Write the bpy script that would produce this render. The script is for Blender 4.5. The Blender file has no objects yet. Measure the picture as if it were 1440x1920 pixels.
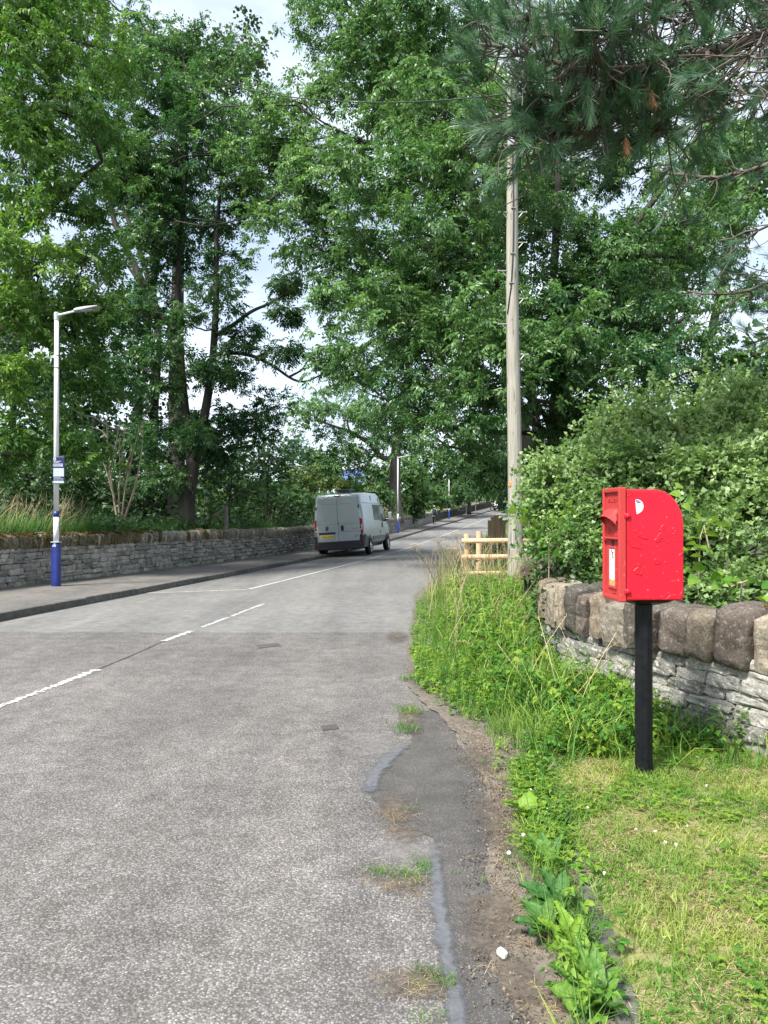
import bpy, bmesh, math, random
import numpy as np
from mathutils import Vector, Matrix

SC = bpy.context.scene
COL = SC.collection
R = math.radians
rng = np.random.default_rng(11)
random.seed(5)

# ------------------------------------------------------------------ camera
F, CAMH, HZ = 1442.0, 1.5, 967.0            # focal length (px of a 1440x1920 frame), eye height, horizon row
cam = bpy.data.objects.new('camera', bpy.data.cameras.new('camera'))
COL.objects.link(cam)
cam.location = (0, 0, CAMH)
cam.rotation_euler = (R(90) + math.atan((HZ - 960) / F), 0, 0)
cam.data.sensor_fit = 'VERTICAL'
cam.data.sensor_height = 36.0
cam.data.lens = 36.0 * F / 1920.0
cam.data.clip_start, cam.data.clip_end = 0.1, 3000
SC.camera = cam

# ------------------------------------------------------------------ sky, sun, exposure
SUN_EL, SUN_AZ = R(52), R(222)              # azimuth clockwise from +Y: behind the camera, to its left
w = bpy.data.worlds.new('World'); SC.world = w; w.use_nodes = True
nt = w.node_tree
bg = nt.nodes['Background']
sky = nt.nodes.new('ShaderNodeTexSky'); sky.sky_type = 'NISHITA'; sky.sun_disc = False
sky.sun_elevation = SUN_EL; sky.sun_rotation = SUN_AZ
sky.air_density = 1.0; sky.dust_density = 2.0; sky.ozone_density = 1.0
tc = nt.nodes.new('ShaderNodeTexCoord')
mp = nt.nodes.new('ShaderNodeMapping'); mp.inputs['Scale'].default_value = (1.0, 1.0, 2.6); mp.inputs['Location'].default_value = (0.35, 0.2, 0.1)
nz = nt.nodes.new('ShaderNodeTexNoise'); nz.inputs['Scale'].default_value = 2.6; nz.inputs['Detail'].default_value = 7; nz.inputs['Roughness'].default_value = 0.55
rp = nt.nodes.new('ShaderNodeValToRGB'); rp.color_ramp.elements[0].position = 0.38; rp.color_ramp.elements[1].position = 0.62
rp.color_ramp.elements[0].color = (0.36, 0.36, 0.36, 1); rp.color_ramp.elements[1].color = (1, 1, 1, 1)
mx = nt.nodes.new('ShaderNodeMixRGB'); mx.inputs['Color2'].default_value = (5.5, 6.15, 7.0, 1)
nt.links.new(tc.outputs['Generated'], mp.inputs['Vector']); nt.links.new(mp.outputs['Vector'], nz.inputs['Vector'])
nt.links.new(nz.outputs['Fac'], rp.inputs['Fac']); nt.links.new(rp.outputs['Color'], mx.inputs['Fac'])
nt.links.new(sky.outputs['Color'], mx.inputs['Color1']); nt.links.new(mx.outputs['Color'], bg.inputs['Color'])
bg.inputs['Strength'].default_value = 0.08

sun = bpy.data.objects.new('sun', bpy.data.lights.new('sun', 'SUN'))
COL.objects.link(sun)
sun.data.energy = 3.5; sun.data.angle = R(12); sun.data.color = (1.0, 0.96, 0.89)
_d = Vector((math.sin(SUN_AZ) * math.cos(SUN_EL), math.cos(SUN_AZ) * math.cos(SUN_EL), math.sin(SUN_EL)))
sun.rotation_euler = (-_d).to_track_quat('-Z', 'Y').to_euler()

SC.view_settings.view_transform = 'Standard'; SC.view_settings.look = 'None'
SC.view_settings.gamma = 1.0; SC.view_settings.use_curve_mapping = False
SC.view_settings.exposure = 1.55
SC.cycles.max_bounces = 7; SC.cycles.diffuse_bounces = 3; SC.cycles.glossy_bounces = 2
SC.cycles.transmission_bounces = 4; SC.cycles.transparent_max_bounces = 24
SC.cycles.caustics_reflective = False; SC.cycles.caustics_refractive = False

# ------------------------------------------------------------------ helpers
def at(px, py, Y):
    """Point at distance Y seen at photo pixel (px, py)."""
    return np.array([(px - 720) / F * Y, Y, CAMH + (HZ - py) / F * Y])

def tag(o, label=None, cat=None, group=None, kind=None):
    if label: o['label'] = label
    if cat: o['category'] = cat
    if group: o['group'] = group
    if kind: o['kind'] = kind
    return o

def empty(name, loc, label=None, cat=None, group=None, rz=0.0, kind=None):
    o = bpy.data.objects.new(name, None); COL.objects.link(o)
    o.location = tuple(float(v) for v in loc); o.rotation_euler = (0, 0, rz)
    o.empty_display_size = 0.1
    return tag(o, label, cat, group, kind)

def mesh(name, V, Fc, mat, smooth=False, tint=None, uv=None):
    me = bpy.data.meshes.new(name)
    if isinstance(Fc, np.ndarray):
        V = np.asarray(V, np.float32); m, k = Fc.shape
        me.vertices.add(len(V)); me.vertices.foreach_set('co', V.ravel())
        me.loops.add(m * k); me.loops.foreach_set('vertex_index', Fc.astype(np.int32).ravel())
        me.polygons.add(m); me.polygons.foreach_set('loop_start', np.arange(0, m * k, k, dtype=np.int32))
        me.polygons.foreach_set('loop_total', np.full(m, k, np.int32))
        me.update(calc_edges=True)
    else:
        me.from_pydata([tuple(map(float, v)) for v in V], [], [list(map(int, f)) for f in Fc]); me.update()
    if smooth:
        me.polygons.foreach_set('use_smooth', np.ones(len(me.polygons), bool))
    if tint is not None:
        a = me.attributes.new('tint', 'FLOAT', 'FACE'); a.data.foreach_set('value', np.asarray(tint, np.float32))
    if uv is not None:
        l = me.uv_layers.new(name='UVMap'); vi = np.zeros(len(me.loops), np.int32); me.loops.foreach_get('vertex_index', vi)
        l.data.foreach_set('uv', np.asarray(uv, np.float32)[vi].ravel())
    if mat is not None: me.materials.append(mat)
    return me

def link(name, me, parent=None):
    o = bpy.data.objects.new(name, me); COL.objects.link(o)
    if parent is not None: o.parent = parent
    return o

def put(name, V, Fc, mat, parent=None, smooth=False, tint=None, world=True, uv=None):
    """Links a mesh; world coordinates are brought into the parent's frame (parents set this way are unrotated)."""
    V = np.asarray(V, float)
    if parent is not None and world:
        p = parent; off = np.zeros(3)
        while p is not None: off += np.array(p.location); p = p.parent
        V = V - off
    return link(name, mesh(name, V, Fc, mat, smooth, tint, uv), parent)

class G:
    """Collects pieces of one mesh."""
    def __init__(s): s.V = []; s.F = []; s.n = 0
    def add(s, VF, off=(0, 0, 0), rot=None):
        V, Fc = VF; V = np.asarray(V, float)
        if rot is not None: V = V @ np.array(rot.to_3x3()).T
        V = V + np.asarray(off, float)
        s.V.append(V); s.F += [[i + s.n for i in f] for f in Fc]; s.n += len(V); return s
    def put(s, name, mat, parent=None, smooth=False, world=False):
        return put(name, np.vstack(s.V), s.F, mat, parent, smooth, world=world)

def bmarr(bm):
    bm.verts.index_update()
    V = np.array([v.co[:] for v in bm.verts]); Fc = [[v.index for v in f.verts] for f in bm.faces]; bm.free(); return V, Fc

def box(sx, sy, sz, b=0.0, seg=1):
    bm = bmesh.new(); bmesh.ops.create_cube(bm, size=1.0)
    for v in bm.verts: v.co = Vector((v.co.x * sx, v.co.y * sy, v.co.z * sz))
    if b: bmesh.ops.bevel(bm, geom=bm.edges[:], offset=b, segments=seg, affect='EDGES', profile=0.5)
    return bmarr(bm)

def prism(poly, depth, b=0.0, seg=2):
    """poly in the x-z plane, extruded along y, centred; bevelled rim."""
    bm = bmesh.new(); vs = [bm.verts.new((x, -depth / 2, z)) for x, z in poly]
    f = bm.faces.new(vs); r = bmesh.ops.extrude_face_region(bm, geom=[f])
    for v in [g for g in r['geom'] if isinstance(g, bmesh.types.BMVert)]: v.co.y += depth
    bmesh.ops.recalc_face_normals(bm, faces=bm.faces[:])
    if b:
        es = [e for e in bm.edges if abs(e.verts[0].co.y - e.verts[1].co.y) < 1e-6]
        bmesh.ops.bevel(bm, geom=es, offset=b, segments=seg, affect='EDGES', profile=0.5)
    return bmarr(bm)

def tube(path, radii, n=8, cap=True):
    P = np.asarray(path, float); m = len(P); rad = np.broadcast_to(np.asarray(radii, float), (m,))
    T = np.gradient(P, axis=0); T /= np.linalg.norm(T, axis=1)[:, None] + 1e-9
    up = np.array([0, 0, 1.0]) if abs(T[0, 2]) < 0.9 else np.array([1.0, 0, 0])
    V = np.zeros((m, n, 3)); u = np.cross(up, T[0]); u /= np.linalg.norm(u)
    a = np.linspace(0, 2 * np.pi, n, endpoint=False)
    for i in range(m):
        u = u - T[i] * np.dot(u, T[i]); u /= np.linalg.norm(u) + 1e-9; v = np.cross(T[i], u)
        V[i] = P[i] + rad[i] * (np.cos(a)[:, None] * u + np.sin(a)[:, None] * v)
    Fc = [[i * n + j, i * n + (j + 1) % n, (i + 1) * n + (j + 1) % n, (i + 1) * n + j] for i in range(m - 1) for j in range(n)]
    if cap: Fc += [list(range(n - 1, -1, -1)), [(m - 1) * n + j for j in range(n)]]
    return V.reshape(-1, 3), Fc

def lathe(prof, n=20):
    V = []; m = len(prof); Fc = []
    for r, z in prof:
        for j in range(n): V.append((r * math.cos(2 * math.pi * j / n), r * math.sin(2 * math.pi * j / n), z))
    for i in range(m - 1):
        for j in range(n): Fc.append([i * n + j, i * n + (j + 1) % n, (i + 1) * n + (j + 1) % n, (i + 1) * n + j])
    Fc += [list(range(n - 1, -1, -1)), [(m - 1) * n + j for j in range(n)]]
    return np.array(V), Fc

def text(name, s, size, mat, parent, M, extrude=0.0, align='CENTER'):
    """Flat lettering as a mesh; M places it (text lies in local x-y, facing +z)."""
    cu = bpy.data.curves.new(name, 'FONT'); cu.body = s; cu.size = size; cu.align_x = align; cu.align_y = 'CENTER'; cu.extrude = extrude
    cu.resolution_u = 3
    t = bpy.data.objects.new(name, cu); COL.objects.link(t)
    dg = bpy.context.evaluated_depsgraph_get(); dg.update()
    me = bpy.data.meshes.new_from_object(t.evaluated_get(dg)); me.name = name
    bpy.data.objects.remove(t); bpy.data.curves.remove(cu)
    me.transform(M); me.materials.clear(); me.materials.append(mat)
    return link(name, me, parent)

# ------------------------------------------------------------------ materials
def newmat(name):
    m = bpy.data.materials.new(name); m.use_nodes = True
    return m, m.node_tree, m.node_tree.nodes['Principled BSDF']

def ramp(nt, stops):
    r = nt.nodes.new('ShaderNodeValToRGB'); e = r.color_ramp.elements
    while len(e) < len(stops): e.new(0.5)
    for el, (p, c) in zip(e, stops):
        el.position = p; el.color = tuple(c) + (1,) if len(c) == 3 else c
    return r

def noise(nt, scale, detail=4, rough=0.55, coord='Object', sc=(1, 1, 1)):
    t = nt.nodes.new('ShaderNodeTexCoord'); n = nt.nodes.new('ShaderNodeTexNoise')
    mp = nt.nodes.new('ShaderNodeMapping'); mp.inputs['Scale'].default_value = sc
    n.inputs['Scale'].default_value = scale; n.inputs['Detail'].default_value = detail; n.inputs['Roughness'].default_value = rough
    nt.links.new(t.outputs[coord], mp.inputs['Vector']); nt.links.new(mp.outputs['Vector'], n.inputs['Vector'])
    return n

def mixc(nt, fac, a, b, mode='MIX'):
    m = nt.nodes.new('ShaderNodeMixRGB'); m.blend_type = mode
    for k, v in (('Fac', fac), ('Color1', a), ('Color2', b)):
        if isinstance(v, (int, float)): m.inputs[k].default_value = v
        elif isinstance(v, tuple): m.inputs[k].default_value = v + (1,) if len(v) == 3 else v
        else: nt.links.new(v, m.inputs[k])
    return m.outputs['Color']

def bump(nt, b, height, strength=0.3, dist=0.01):
    n = nt.nodes.new('ShaderNodeBump'); n.inputs['Strength'].default_value = strength; n.inputs['Distance'].default_value = dist
    nt.links.new(height, n.inputs['Height']); nt.links.new(n.outputs['Normal'], b.inputs['Normal'])

def surf(name, c1, c2=None, scale=6.0, rough=0.6, metal=0.0, bmp=0.0, dist=0.01, spec=0.4, sc=(1, 1, 1), rnd=0.0, detail=5, lo=0.35, hi=0.65):
    """Two-tone noisy surface, optionally varied per object."""
    m, nt, b = newmat(name); c2 = c2 or tuple(v * 0.8 for v in c1)
    n = noise(nt, scale, detail, sc=sc); r = ramp(nt, [(lo, c1), (hi, c2)])
    nt.links.new(n.outputs['Fac'], r.inputs['Fac']); c = r.outputs['Color']
    if rnd:
        oi = nt.nodes.new('ShaderNodeObjectInfo'); rr = ramp(nt, [(0, (1 - rnd,) * 3), (1, (1 + rnd,) * 3)])
        nt.links.new(oi.outputs['Random'], rr.inputs['Fac']); c = mixc(nt, 1.0, c, rr.outputs['Color'], 'MULTIPLY')
    nt.links.new(c, b.inputs['Base Color'])
    b.inputs['Roughness'].default_value = rough; b.inputs['Metallic'].default_value = metal; b.inputs['Specular IOR Level'].default_value = spec
    if bmp: bump(nt, b, n.outputs['Fac'], bmp, dist)
    return m

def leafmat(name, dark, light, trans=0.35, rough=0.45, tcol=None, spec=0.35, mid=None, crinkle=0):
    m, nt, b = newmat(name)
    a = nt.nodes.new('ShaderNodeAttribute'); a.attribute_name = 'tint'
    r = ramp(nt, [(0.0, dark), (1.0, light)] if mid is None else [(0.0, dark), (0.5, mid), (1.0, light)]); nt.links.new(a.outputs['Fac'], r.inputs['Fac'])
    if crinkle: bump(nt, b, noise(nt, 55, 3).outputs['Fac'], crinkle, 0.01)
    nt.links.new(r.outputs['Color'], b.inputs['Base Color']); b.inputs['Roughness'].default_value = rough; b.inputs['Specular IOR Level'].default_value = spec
    t = nt.nodes.new('ShaderNodeBsdfTranslucent'); tc_ = mixc(nt, 1.0, r.outputs['Color'], tcol or (1.2, 1.38, 0.75), 'MULTIPLY')
    nt.links.new(tc_, t.inputs['Color']); s = nt.nodes.new('ShaderNodeMixShader'); s.inputs['Fac'].default_value = trans
    nt.links.new(b.outputs['BSDF'], s.inputs[1]); nt.links.new(t.outputs['BSDF'], s.inputs[2])
    nt.links.new(s.outputs['Shader'], nt.nodes['Material Output'].inputs['Surface'])
    return m

def asphalt(name, chip, binder, chips, scale, mean_var=0.22, bmp=0.6, seam=None):
    """chips: ramp of stone colours; binder: dark matrix; scale: stones per metre."""
    m, nt, b = newmat(name)
    t = nt.nodes.new('ShaderNodeTexCoord')
    v = nt.nodes.new('ShaderNodeTexVoronoi'); v.inputs['Scale'].default_value = scale; v.inputs['Randomness'].default_value = 1.0
    nt.links.new(t.outputs['Object'], v.inputs['Vector'])
    sep = nt.nodes.new('ShaderNodeSeparateColor'); nt.links.new(v.outputs['Color'], sep.inputs['Color'])
    cr = ramp(nt, chips); nt.links.new(sep.outputs['Red'], cr.inputs['Fac'])
    edge = ramp(nt, [(0.0, (1, 1, 1)), (chip, (1, 1, 1)), (min(chip + 0.22, 1), (0, 0, 0))]); nt.links.new(v.outputs['Distance'], edge.inputs['Fac'])
    c = mixc(nt, edge.outputs['Color'], binder, cr.outputs['Color'])
    n1 = noise(nt, 0.55, 6, 0.6); r1 = ramp(nt, [(0.3, (1 - mean_var,) * 3), (0.7, (1 + mean_var,) * 3)]); nt.links.new(n1.outputs['Fac'], r1.inputs['Fac'])
    n2 = noise(nt, 6.0, 5, 0.6); r2 = ramp(nt, [(0.32, (0.80, 0.79, 0.77)), (0.66, (1.14, 1.14, 1.14))]); nt.links.new(n2.outputs['Fac'], r2.inputs['Fac'])
    n3 = noise(nt, 1.0, 4, 0.6, sc=(1.6, 0.12, 1)); r3 = ramp(nt, [(0.35, (0.84, 0.845, 0.86)), (0.65, (1.12, 1.11, 1.09))]); nt.links.new(n3.outputs['Fac'], r3.inputs['Fac'])
    c = mixc(nt, 1.0, c, r3.outputs['Color'], 'MULTIPLY')
    c = mixc(nt, 1.0, c, r1.outputs['Color'], 'MULTIPLY'); c = mixc(nt, 1.0, c, r2.outputs['Color'], 'MULTIPLY')
    nt.links.new(c, b.inputs['Base Color']); b.inputs['Roughness'].default_value = 0.85; b.inputs['Specular IOR Level'].default_value = 0.25
    inv = nt.nodes.new('ShaderNodeMath'); inv.operation = 'SUBTRACT'; inv.inputs[0].default_value = 1.0; nt.links.new(v.outputs['Distance'], inv.inputs[1])
    mul = nt.nodes.new('ShaderNodeMath'); mul.operation = 'MULTIPLY'; nt.links.new(inv.outputs[0], mul.inputs[0]); nt.links.new(sep.outputs['Green'], mul.inputs[1])
    bump(nt, b, mul.outputs[0], bmp, 0.006)
    return m

def stonemat(name, tones, lichen=(0.55, 0.54, 0.5), lich=0.5, moss=None, scale=9.0, bmp=0.6):
    m, nt, b = newmat(name)
    oi = nt.nodes.new('ShaderNodeObjectInfo'); a = nt.nodes.new('ShaderNodeAttribute'); a.attribute_name = 'tint'
    ad = nt.nodes.new('ShaderNodeMath'); ad.operation = 'ADD'; nt.links.new(oi.outputs['Random'], ad.inputs[0]); nt.links.new(a.outputs['Fac'], ad.inputs[1])
    fr = nt.nodes.new('ShaderNodeMath'); fr.operation = 'FRACT'; nt.links.new(ad.outputs[0], fr.inputs[0])
    r = ramp(nt, tones); nt.links.new(fr.outputs[0], r.inputs['Fac'])
    geo = nt.nodes.new('ShaderNodeNewGeometry')
    def gn(scale, d, rg):
        n = nt.nodes.new('ShaderNodeTexNoise'); n.inputs['Scale'].default_value = scale; n.inputs['Detail'].default_value = d; n.inputs['Roughness'].default_value = rg
        nt.links.new(geo.outputs['Position'], n.inputs['Vector']); return n
    n1 = gn(scale, 6, 0.65); r1 = ramp(nt, [(0.3, (0.62, 0.6, 0.58)), (0.7, (1.25, 1.24, 1.2))]); nt.links.new(n1.outputs['Fac'], r1.inputs['Fac'])
    c = mixc(nt, 1.0, r.outputs['Color'], r1.outputs['Color'], 'MULTIPLY')
    n2 = gn(scale * 2.6, 5, 0.7); r2 = ramp(nt, [(0.54, (0, 0, 0)), (0.64, (lich,) * 3)]); nt.links.new(n2.outputs['Fac'], r2.inputs['Fac'])
    c = mixc(nt, r2.outputs['Color'], c, lichen)
    n4 = gn(scale * 7, 3, 0.7); r4 = ramp(nt, [(0.36, (0.55, 0.55, 0.55)), (0.5, (1, 1, 1))]); nt.links.new(n4.outputs['Fac'], r4.inputs['Fac'])
    c = mixc(nt, 1.0, c, r4.outputs['Color'], 'MULTIPLY')
    if moss:
        n3 = gn(1.3, 4, 0.6); r3 = ramp(nt, [(0.5, (0, 0, 0)), (0.62, (0.8,) * 3)]); nt.links.new(n3.outputs['Fac'], r3.inputs['Fac'])
        c = mixc(nt, r3.outputs['Color'], c, moss)
    nt.links.new(c, b.inputs['Base Color']); b.inputs['Roughness'].default_value = 0.9; b.inputs['Specular IOR Level'].default_value = 0.2
    bump(nt, b, n1.outputs['Fac'], bmp, 0.02)
    return m

def decal(name, c1, c2, scale=30, soft=0.35, opacity=0.9, rough=0.9):
    """Soil or stain whose edge breaks up by noise; UV runs -1..1 across the sheet."""
    m, nt, b = newmat(name)
    n = noise(nt, scale, 6, 0.65); r = ramp(nt, [(0.35, c1), (0.65, c2)]); nt.links.new(n.outputs['Fac'], r.inputs['Fac']); nt.links.new(r.outputs['Color'], b.inputs['Base Color'])
    b.inputs['Roughness'].default_value = rough; b.inputs['Specular IOR Level'].default_value = 0.15
    uvn = nt.nodes.new('ShaderNodeUVMap'); ln = nt.nodes.new('ShaderNodeVectorMath'); ln.operation = 'LENGTH'; nt.links.new(uvn.outputs['UV'], ln.inputs[0])
    n2 = noise(nt, scale * 0.4, 6, 0.7)
    ad = nt.nodes.new('ShaderNodeMath'); ad.operation = 'ADD'; nt.links.new(ln.outputs['Value'], ad.inputs[0])
    m2 = nt.nodes.new('ShaderNodeMath'); m2.operation = 'MULTIPLY'; m2.inputs[1].default_value = 1.3; nt.links.new(n2.outputs['Fac'], m2.inputs[0]); nt.links.new(m2.outputs[0], ad.inputs[1])
    rr = ramp(nt, [(0.0, (opacity,) * 3), (1.0, (0, 0, 0))]); mr = nt.nodes.new('ShaderNodeMapRange'); mr.inputs['From Min'].default_value = 1.25 - soft; mr.inputs['From Max'].default_value = 1.45
    nt.links.new(ad.outputs[0], mr.inputs['Value']); nt.links.new(mr.outputs['Result'], rr.inputs['Fac'])
    nt.links.new(rr.outputs['Color'], b.inputs['Alpha'])
    bump(nt, b, n.outputs['Fac'], 0.5, 0.01)
    return m

M = {}
M['asphalt_near'] = asphalt('chipped asphalt', 0.46, (0.088, 0.083, 0.079),
    [(0.0, (0.08, 0.077, 0.076)), (0.35, (0.135, 0.126, 0.122)), (0.65, (0.178, 0.165, 0.159)), (0.9, (0.215, 0.203, 0.197)), (1.0, (0.29, 0.28, 0.272))], 118, bmp=0.8)
M['asphalt_far'] = asphalt('worn grey asphalt', 0.40, (0.135, 0.133, 0.13),
    [(0.0, (0.125, 0.124, 0.121)), (0.5, (0.165, 0.162, 0.157)), (1.0, (0.225, 0.22, 0.21))], 95, 0.12, bmp=0.3)
M['patch'] = asphalt('smooth tarmac patch', 0.35, (0.065, 0.062, 0.06),
    [(0.0, (0.07, 0.067, 0.065)), (0.7, (0.095, 0.09, 0.086)), (1.0, (0.17, 0.16, 0.15))], 150, 0.18, bmp=0.4)
M['overband'] = surf('bitumen overband', (0.105, 0.11, 0.122), (0.075, 0.078, 0.086), 12, 0.6, bmp=0.3)
M['pavement'] = asphalt('pavement asphalt', 0.4, (0.11, 0.104, 0.098), [(0, (0.115, 0.109, 0.104)), (0.6, (0.155, 0.146, 0.137)), (1, (0.22, 0.21, 0.195))], 110, 0.2, bmp=0.3)
M['kerb'] = surf('weathered kerb concrete', (0.075, 0.072, 0.066), (0.12, 0.115, 0.105), 9, 0.9, bmp=0.5, rnd=0.25)
M['paint_line'] = surf('worn white road paint', (0.46, 0.46, 0.44), (0.17, 0.168, 0.16), 30, 0.7, bmp=0.2, lo=0.48, hi=0.58)
M['soil'] = surf('dry soil and litter', (0.085, 0.072, 0.058), (0.155, 0.134, 0.112), 30, 0.95, bmp=0.7, dist=0.02)
M['lawn_base'] = surf('thatch under the lawn', (0.12, 0.14, 0.04), (0.24, 0.20, 0.10), 16, 0.95, bmp=0.8, dist=0.02)
M['earth'] = surf('dark earth', (0.035, 0.045, 0.018), (0.07, 0.065, 0.032), 3, 0.95, bmp=0.6, dist=0.05)  # dark green to brown earth, mottled by noise
M['field'] = surf('rough pasture', (0.05, 0.085, 0.025), (0.09, 0.11, 0.04), 0.4, 0.95)
M['stain'] = decal('soil stain', (0.072, 0.060, 0.050), (0.145, 0.124, 0.104), 34, soft=0.6, opacity=0.85)
M['band'] = decal('sealing band bitumen', (0.085, 0.09, 0.10), (0.12, 0.125, 0.135), 30, soft=0.30, opacity=1.0, rough=0.65)
M['litter'] = leafmat('soil crumbs', (0.05, 0.038, 0.028), (0.25, 0.20, 0.145), 0.05, 0.9)
M['stain_grey'] = decal('loose grit', (0.16, 0.155, 0.15), (0.28, 0.27, 0.26), 40, opacity=0.4)
M['mortar'] = surf('dark wall core', (0.028, 0.026, 0.022), (0.05, 0.047, 0.04), 8, 0.95)
M['stone_grey'] = stonemat('grey limestone', [(0, (0.16, 0.155, 0.14)), (0.5, (0.245, 0.238, 0.218)), (1, (0.32, 0.312, 0.288))], (0.62, 0.62, 0.6), 0.65, scale=13)
M['stone_cope'] = stonemat('brown sandstone cope', [(0, (0.065, 0.06, 0.056)), (0.2, (0.16, 0.135, 0.105)), (0.45, (0.22, 0.20, 0.165)), (0.7, (0.25, 0.21, 0.155)), (0.85, (0.14, 0.105, 0.085)), (1, (0.085, 0.078, 0.07))], (0.38, 0.37, 0.34), 0.32, scale=12, bmp=1.0)
M['stone_left'] = stonemat('grey walling stone', [(0, (0.18, 0.175, 0.16)), (0.5, (0.29, 0.282, 0.26)), (1, (0.39, 0.38, 0.35))], (0.42, 0.42, 0.38), 0.4, scale=7, bmp=0.5)  # pale grey stone, tone varies from stone to stone
M['cope_left'] = stonemat('cope stone', [(0, (0.16, 0.147, 0.122)), (0.5, (0.25, 0.23, 0.185)), (1, (0.32, 0.295, 0.245))], (0.38, 0.37, 0.3), 0.4, scale=6, bmp=0.5)
M['cope_mossy'] = stonemat('mossy cope stone', [(0, (0.10, 0.09, 0.06)), (1, (0.19, 0.17, 0.12))], (0.3, 0.3, 0.22), 0.3, moss=(0.075, 0.058, 0.016), scale=6, bmp=0.6)
M['moss'] = leafmat('moss', (0.05, 0.042, 0.01), (0.16, 0.125, 0.025), 0.2, 0.9)
M['bark'] = surf('grey brown bark', (0.055, 0.048, 0.038), (0.12, 0.108, 0.09), 5, 0.9, bmp=0.9, dist=0.05, sc=(1, 1, 0.25))
M['bark_dark'] = surf('dark bark', (0.022, 0.02, 0.016), (0.052, 0.047, 0.038), 6, 0.9, bmp=0.9, dist=0.05, sc=(1, 1, 0.25))
M['bark_pine'] = surf('pine bark', (0.075, 0.062, 0.052), (0.14, 0.12, 0.105), 8, 0.9, bmp=0.9, dist=0.03)
M['twig'] = surf('pale bare twig', (0.22, 0.17, 0.12), (0.32, 0.26, 0.19), 9, 0.85)
M['ash_leaf'] = leafmat('ash leaf', (0.025, 0.085, 0.030), (0.13, 0.235, 0.085), 0.38, 0.38)
M['ash_blue'] = leafmat('cool ash leaf', (0.027, 0.090, 0.028), (0.165, 0.285, 0.100), 0.37, 0.38)
M['ash_bright'] = leafmat('bright ash leaf', (0.040, 0.12, 0.026), (0.18, 0.30, 0.062), 0.4, 0.38)
M['syc_leaf'] = leafmat('sycamore leaf', (0.035, 0.075, 0.03), (0.14, 0.19, 0.085), 0.33)
M['haw_leaf'] = leafmat('hawthorn leaf', (0.065, 0.15, 0.036), (0.36, 0.47, 0.21), 0.36, 0.4)
M['far_leaf'] = leafmat('distant leaf', (0.035, 0.09, 0.03), (0.13, 0.23, 0.08), 0.35)
M['pale_leaf'] = leafmat('pale shrub leaf', (0.075, 0.125, 0.035), (0.16, 0.21, 0.075), 0.35)
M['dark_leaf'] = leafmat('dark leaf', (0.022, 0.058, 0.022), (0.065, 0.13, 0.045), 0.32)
M['ivy_leaf'] = leafmat('ivy leaf', (0.025, 0.06, 0.02), (0.09, 0.16, 0.045), 0.25, 0.35)
M['needle'] = leafmat('pine needle', (0.040, 0.110, 0.058), (0.14, 0.25, 0.135), 0.22, 0.4, tcol=(1.1, 1.2, 0.9))
M['needle_dead'] = leafmat('dead pine needle', (0.20, 0.08, 0.03), (0.32, 0.15, 0.07), 0.2, 0.7, tcol=(1, 1, 1))
M['weed_leaf'] = leafmat('weed leaf', (0.030, 0.105, 0.024), (0.24, 0.33, 0.045), 0.36, 0.4, mid=(0.085, 0.21, 0.026))
M['grass'] = leafmat('grass blade', (0.045, 0.14, 0.035), (0.32, 0.38, 0.085), 0.36, 0.5, mid=(0.105, 0.235, 0.03))
M['lawn_grass'] = leafmat('mown grass blade', (0.075, 0.20, 0.016), (0.33, 0.37, 0.085), 0.33, 0.5)
M['straw'] = leafmat('dry straw', (0.30, 0.21, 0.11), (0.50, 0.41, 0.25), 0.25, 0.7, tcol=(1, 1, 0.9))
M['dock_leaf'] = leafmat('dock leaf', (0.03, 0.11, 0.03), (0.17, 0.30, 0.03), 0.3, 0.5, crinkle=0.8)
M['petal'] = surf('white clover petals', (0.75, 0.72, 0.68), (0.6, 0.52, 0.5), 200, 0.6)
M['timber_new'] = surf('new peeled timber', (0.56, 0.41, 0.25), (0.44, 0.30, 0.17), 5, 0.65, bmp=0.15, sc=(6, 1, 6))
M['timber_brown'] = surf('brown weathered timber', (0.38, 0.28, 0.16), (0.27, 0.19, 0.105), 9, 0.8, bmp=0.3, sc=(1, 1, 0.2))
M['timber_grey'] = surf('old grey timber', (0.13, 0.12, 0.1), (0.2, 0.185, 0.16), 9, 0.85, bmp=0.3)
M['white_paint'] = surf('white lamp paint', (0.72, 0.74, 0.74), (0.62, 0.64, 0.65), 4, 0.4)
M['grey_paint'] = surf('pale grey galvanised', (0.42, 0.45, 0.46), (0.34, 0.37, 0.38), 4, 0.45)
M['blue_paint'] = surf('blue lamp paint', (0.018, 0.035, 0.19), (0.012, 0.022, 0.13), 7, 0.35)
M['navy'] = surf('navy sign board', (0.010, 0.016, 0.075), (0.014, 0.02, 0.09), 5, 0.35)
M['white_print'] = surf('white print', (0.40, 0.44, 0.47), (0.36, 0.40, 0.43), 8, 0.5)
M['grey_print'] = surf('pale grey print', (0.36, 0.40, 0.46), (0.42, 0.46, 0.52), 8, 0.5)
M['red_dull'] = None
M['black_paint'] = surf('black gloss paint', (0.005, 0.006, 0.008), (0.010, 0.011, 0.013), 28, 0.34, bmp=0.12, dist=0.004, spec=0.2)
M['plate_white'] = surf('enamel plate', (0.72, 0.73, 0.71), (0.62, 0.63, 0.6), 30, 0.4)
M['rust'] = surf('rusty stain', (0.36, 0.20, 0.06), (0.55, 0.42, 0.2), 60, 0.8)
M['ink'] = surf('dark ink', (0.02, 0.025, 0.04), None, 5, 0.6)
M['ink_blue'] = surf('blue ink', (0.03, 0.07, 0.25), None, 5, 0.6)
M['metal'] = surf('dull galvanised steel', (0.36, 0.36, 0.35), (0.26, 0.26, 0.25), 20, 0.5, 0.4)
M['cable'] = surf('grey black cable', (0.025, 0.027, 0.03), None, 5, 0.5)
M['orange'] = surf('orange tag', (0.8, 0.28, 0.03), None, 5, 0.5)
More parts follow.
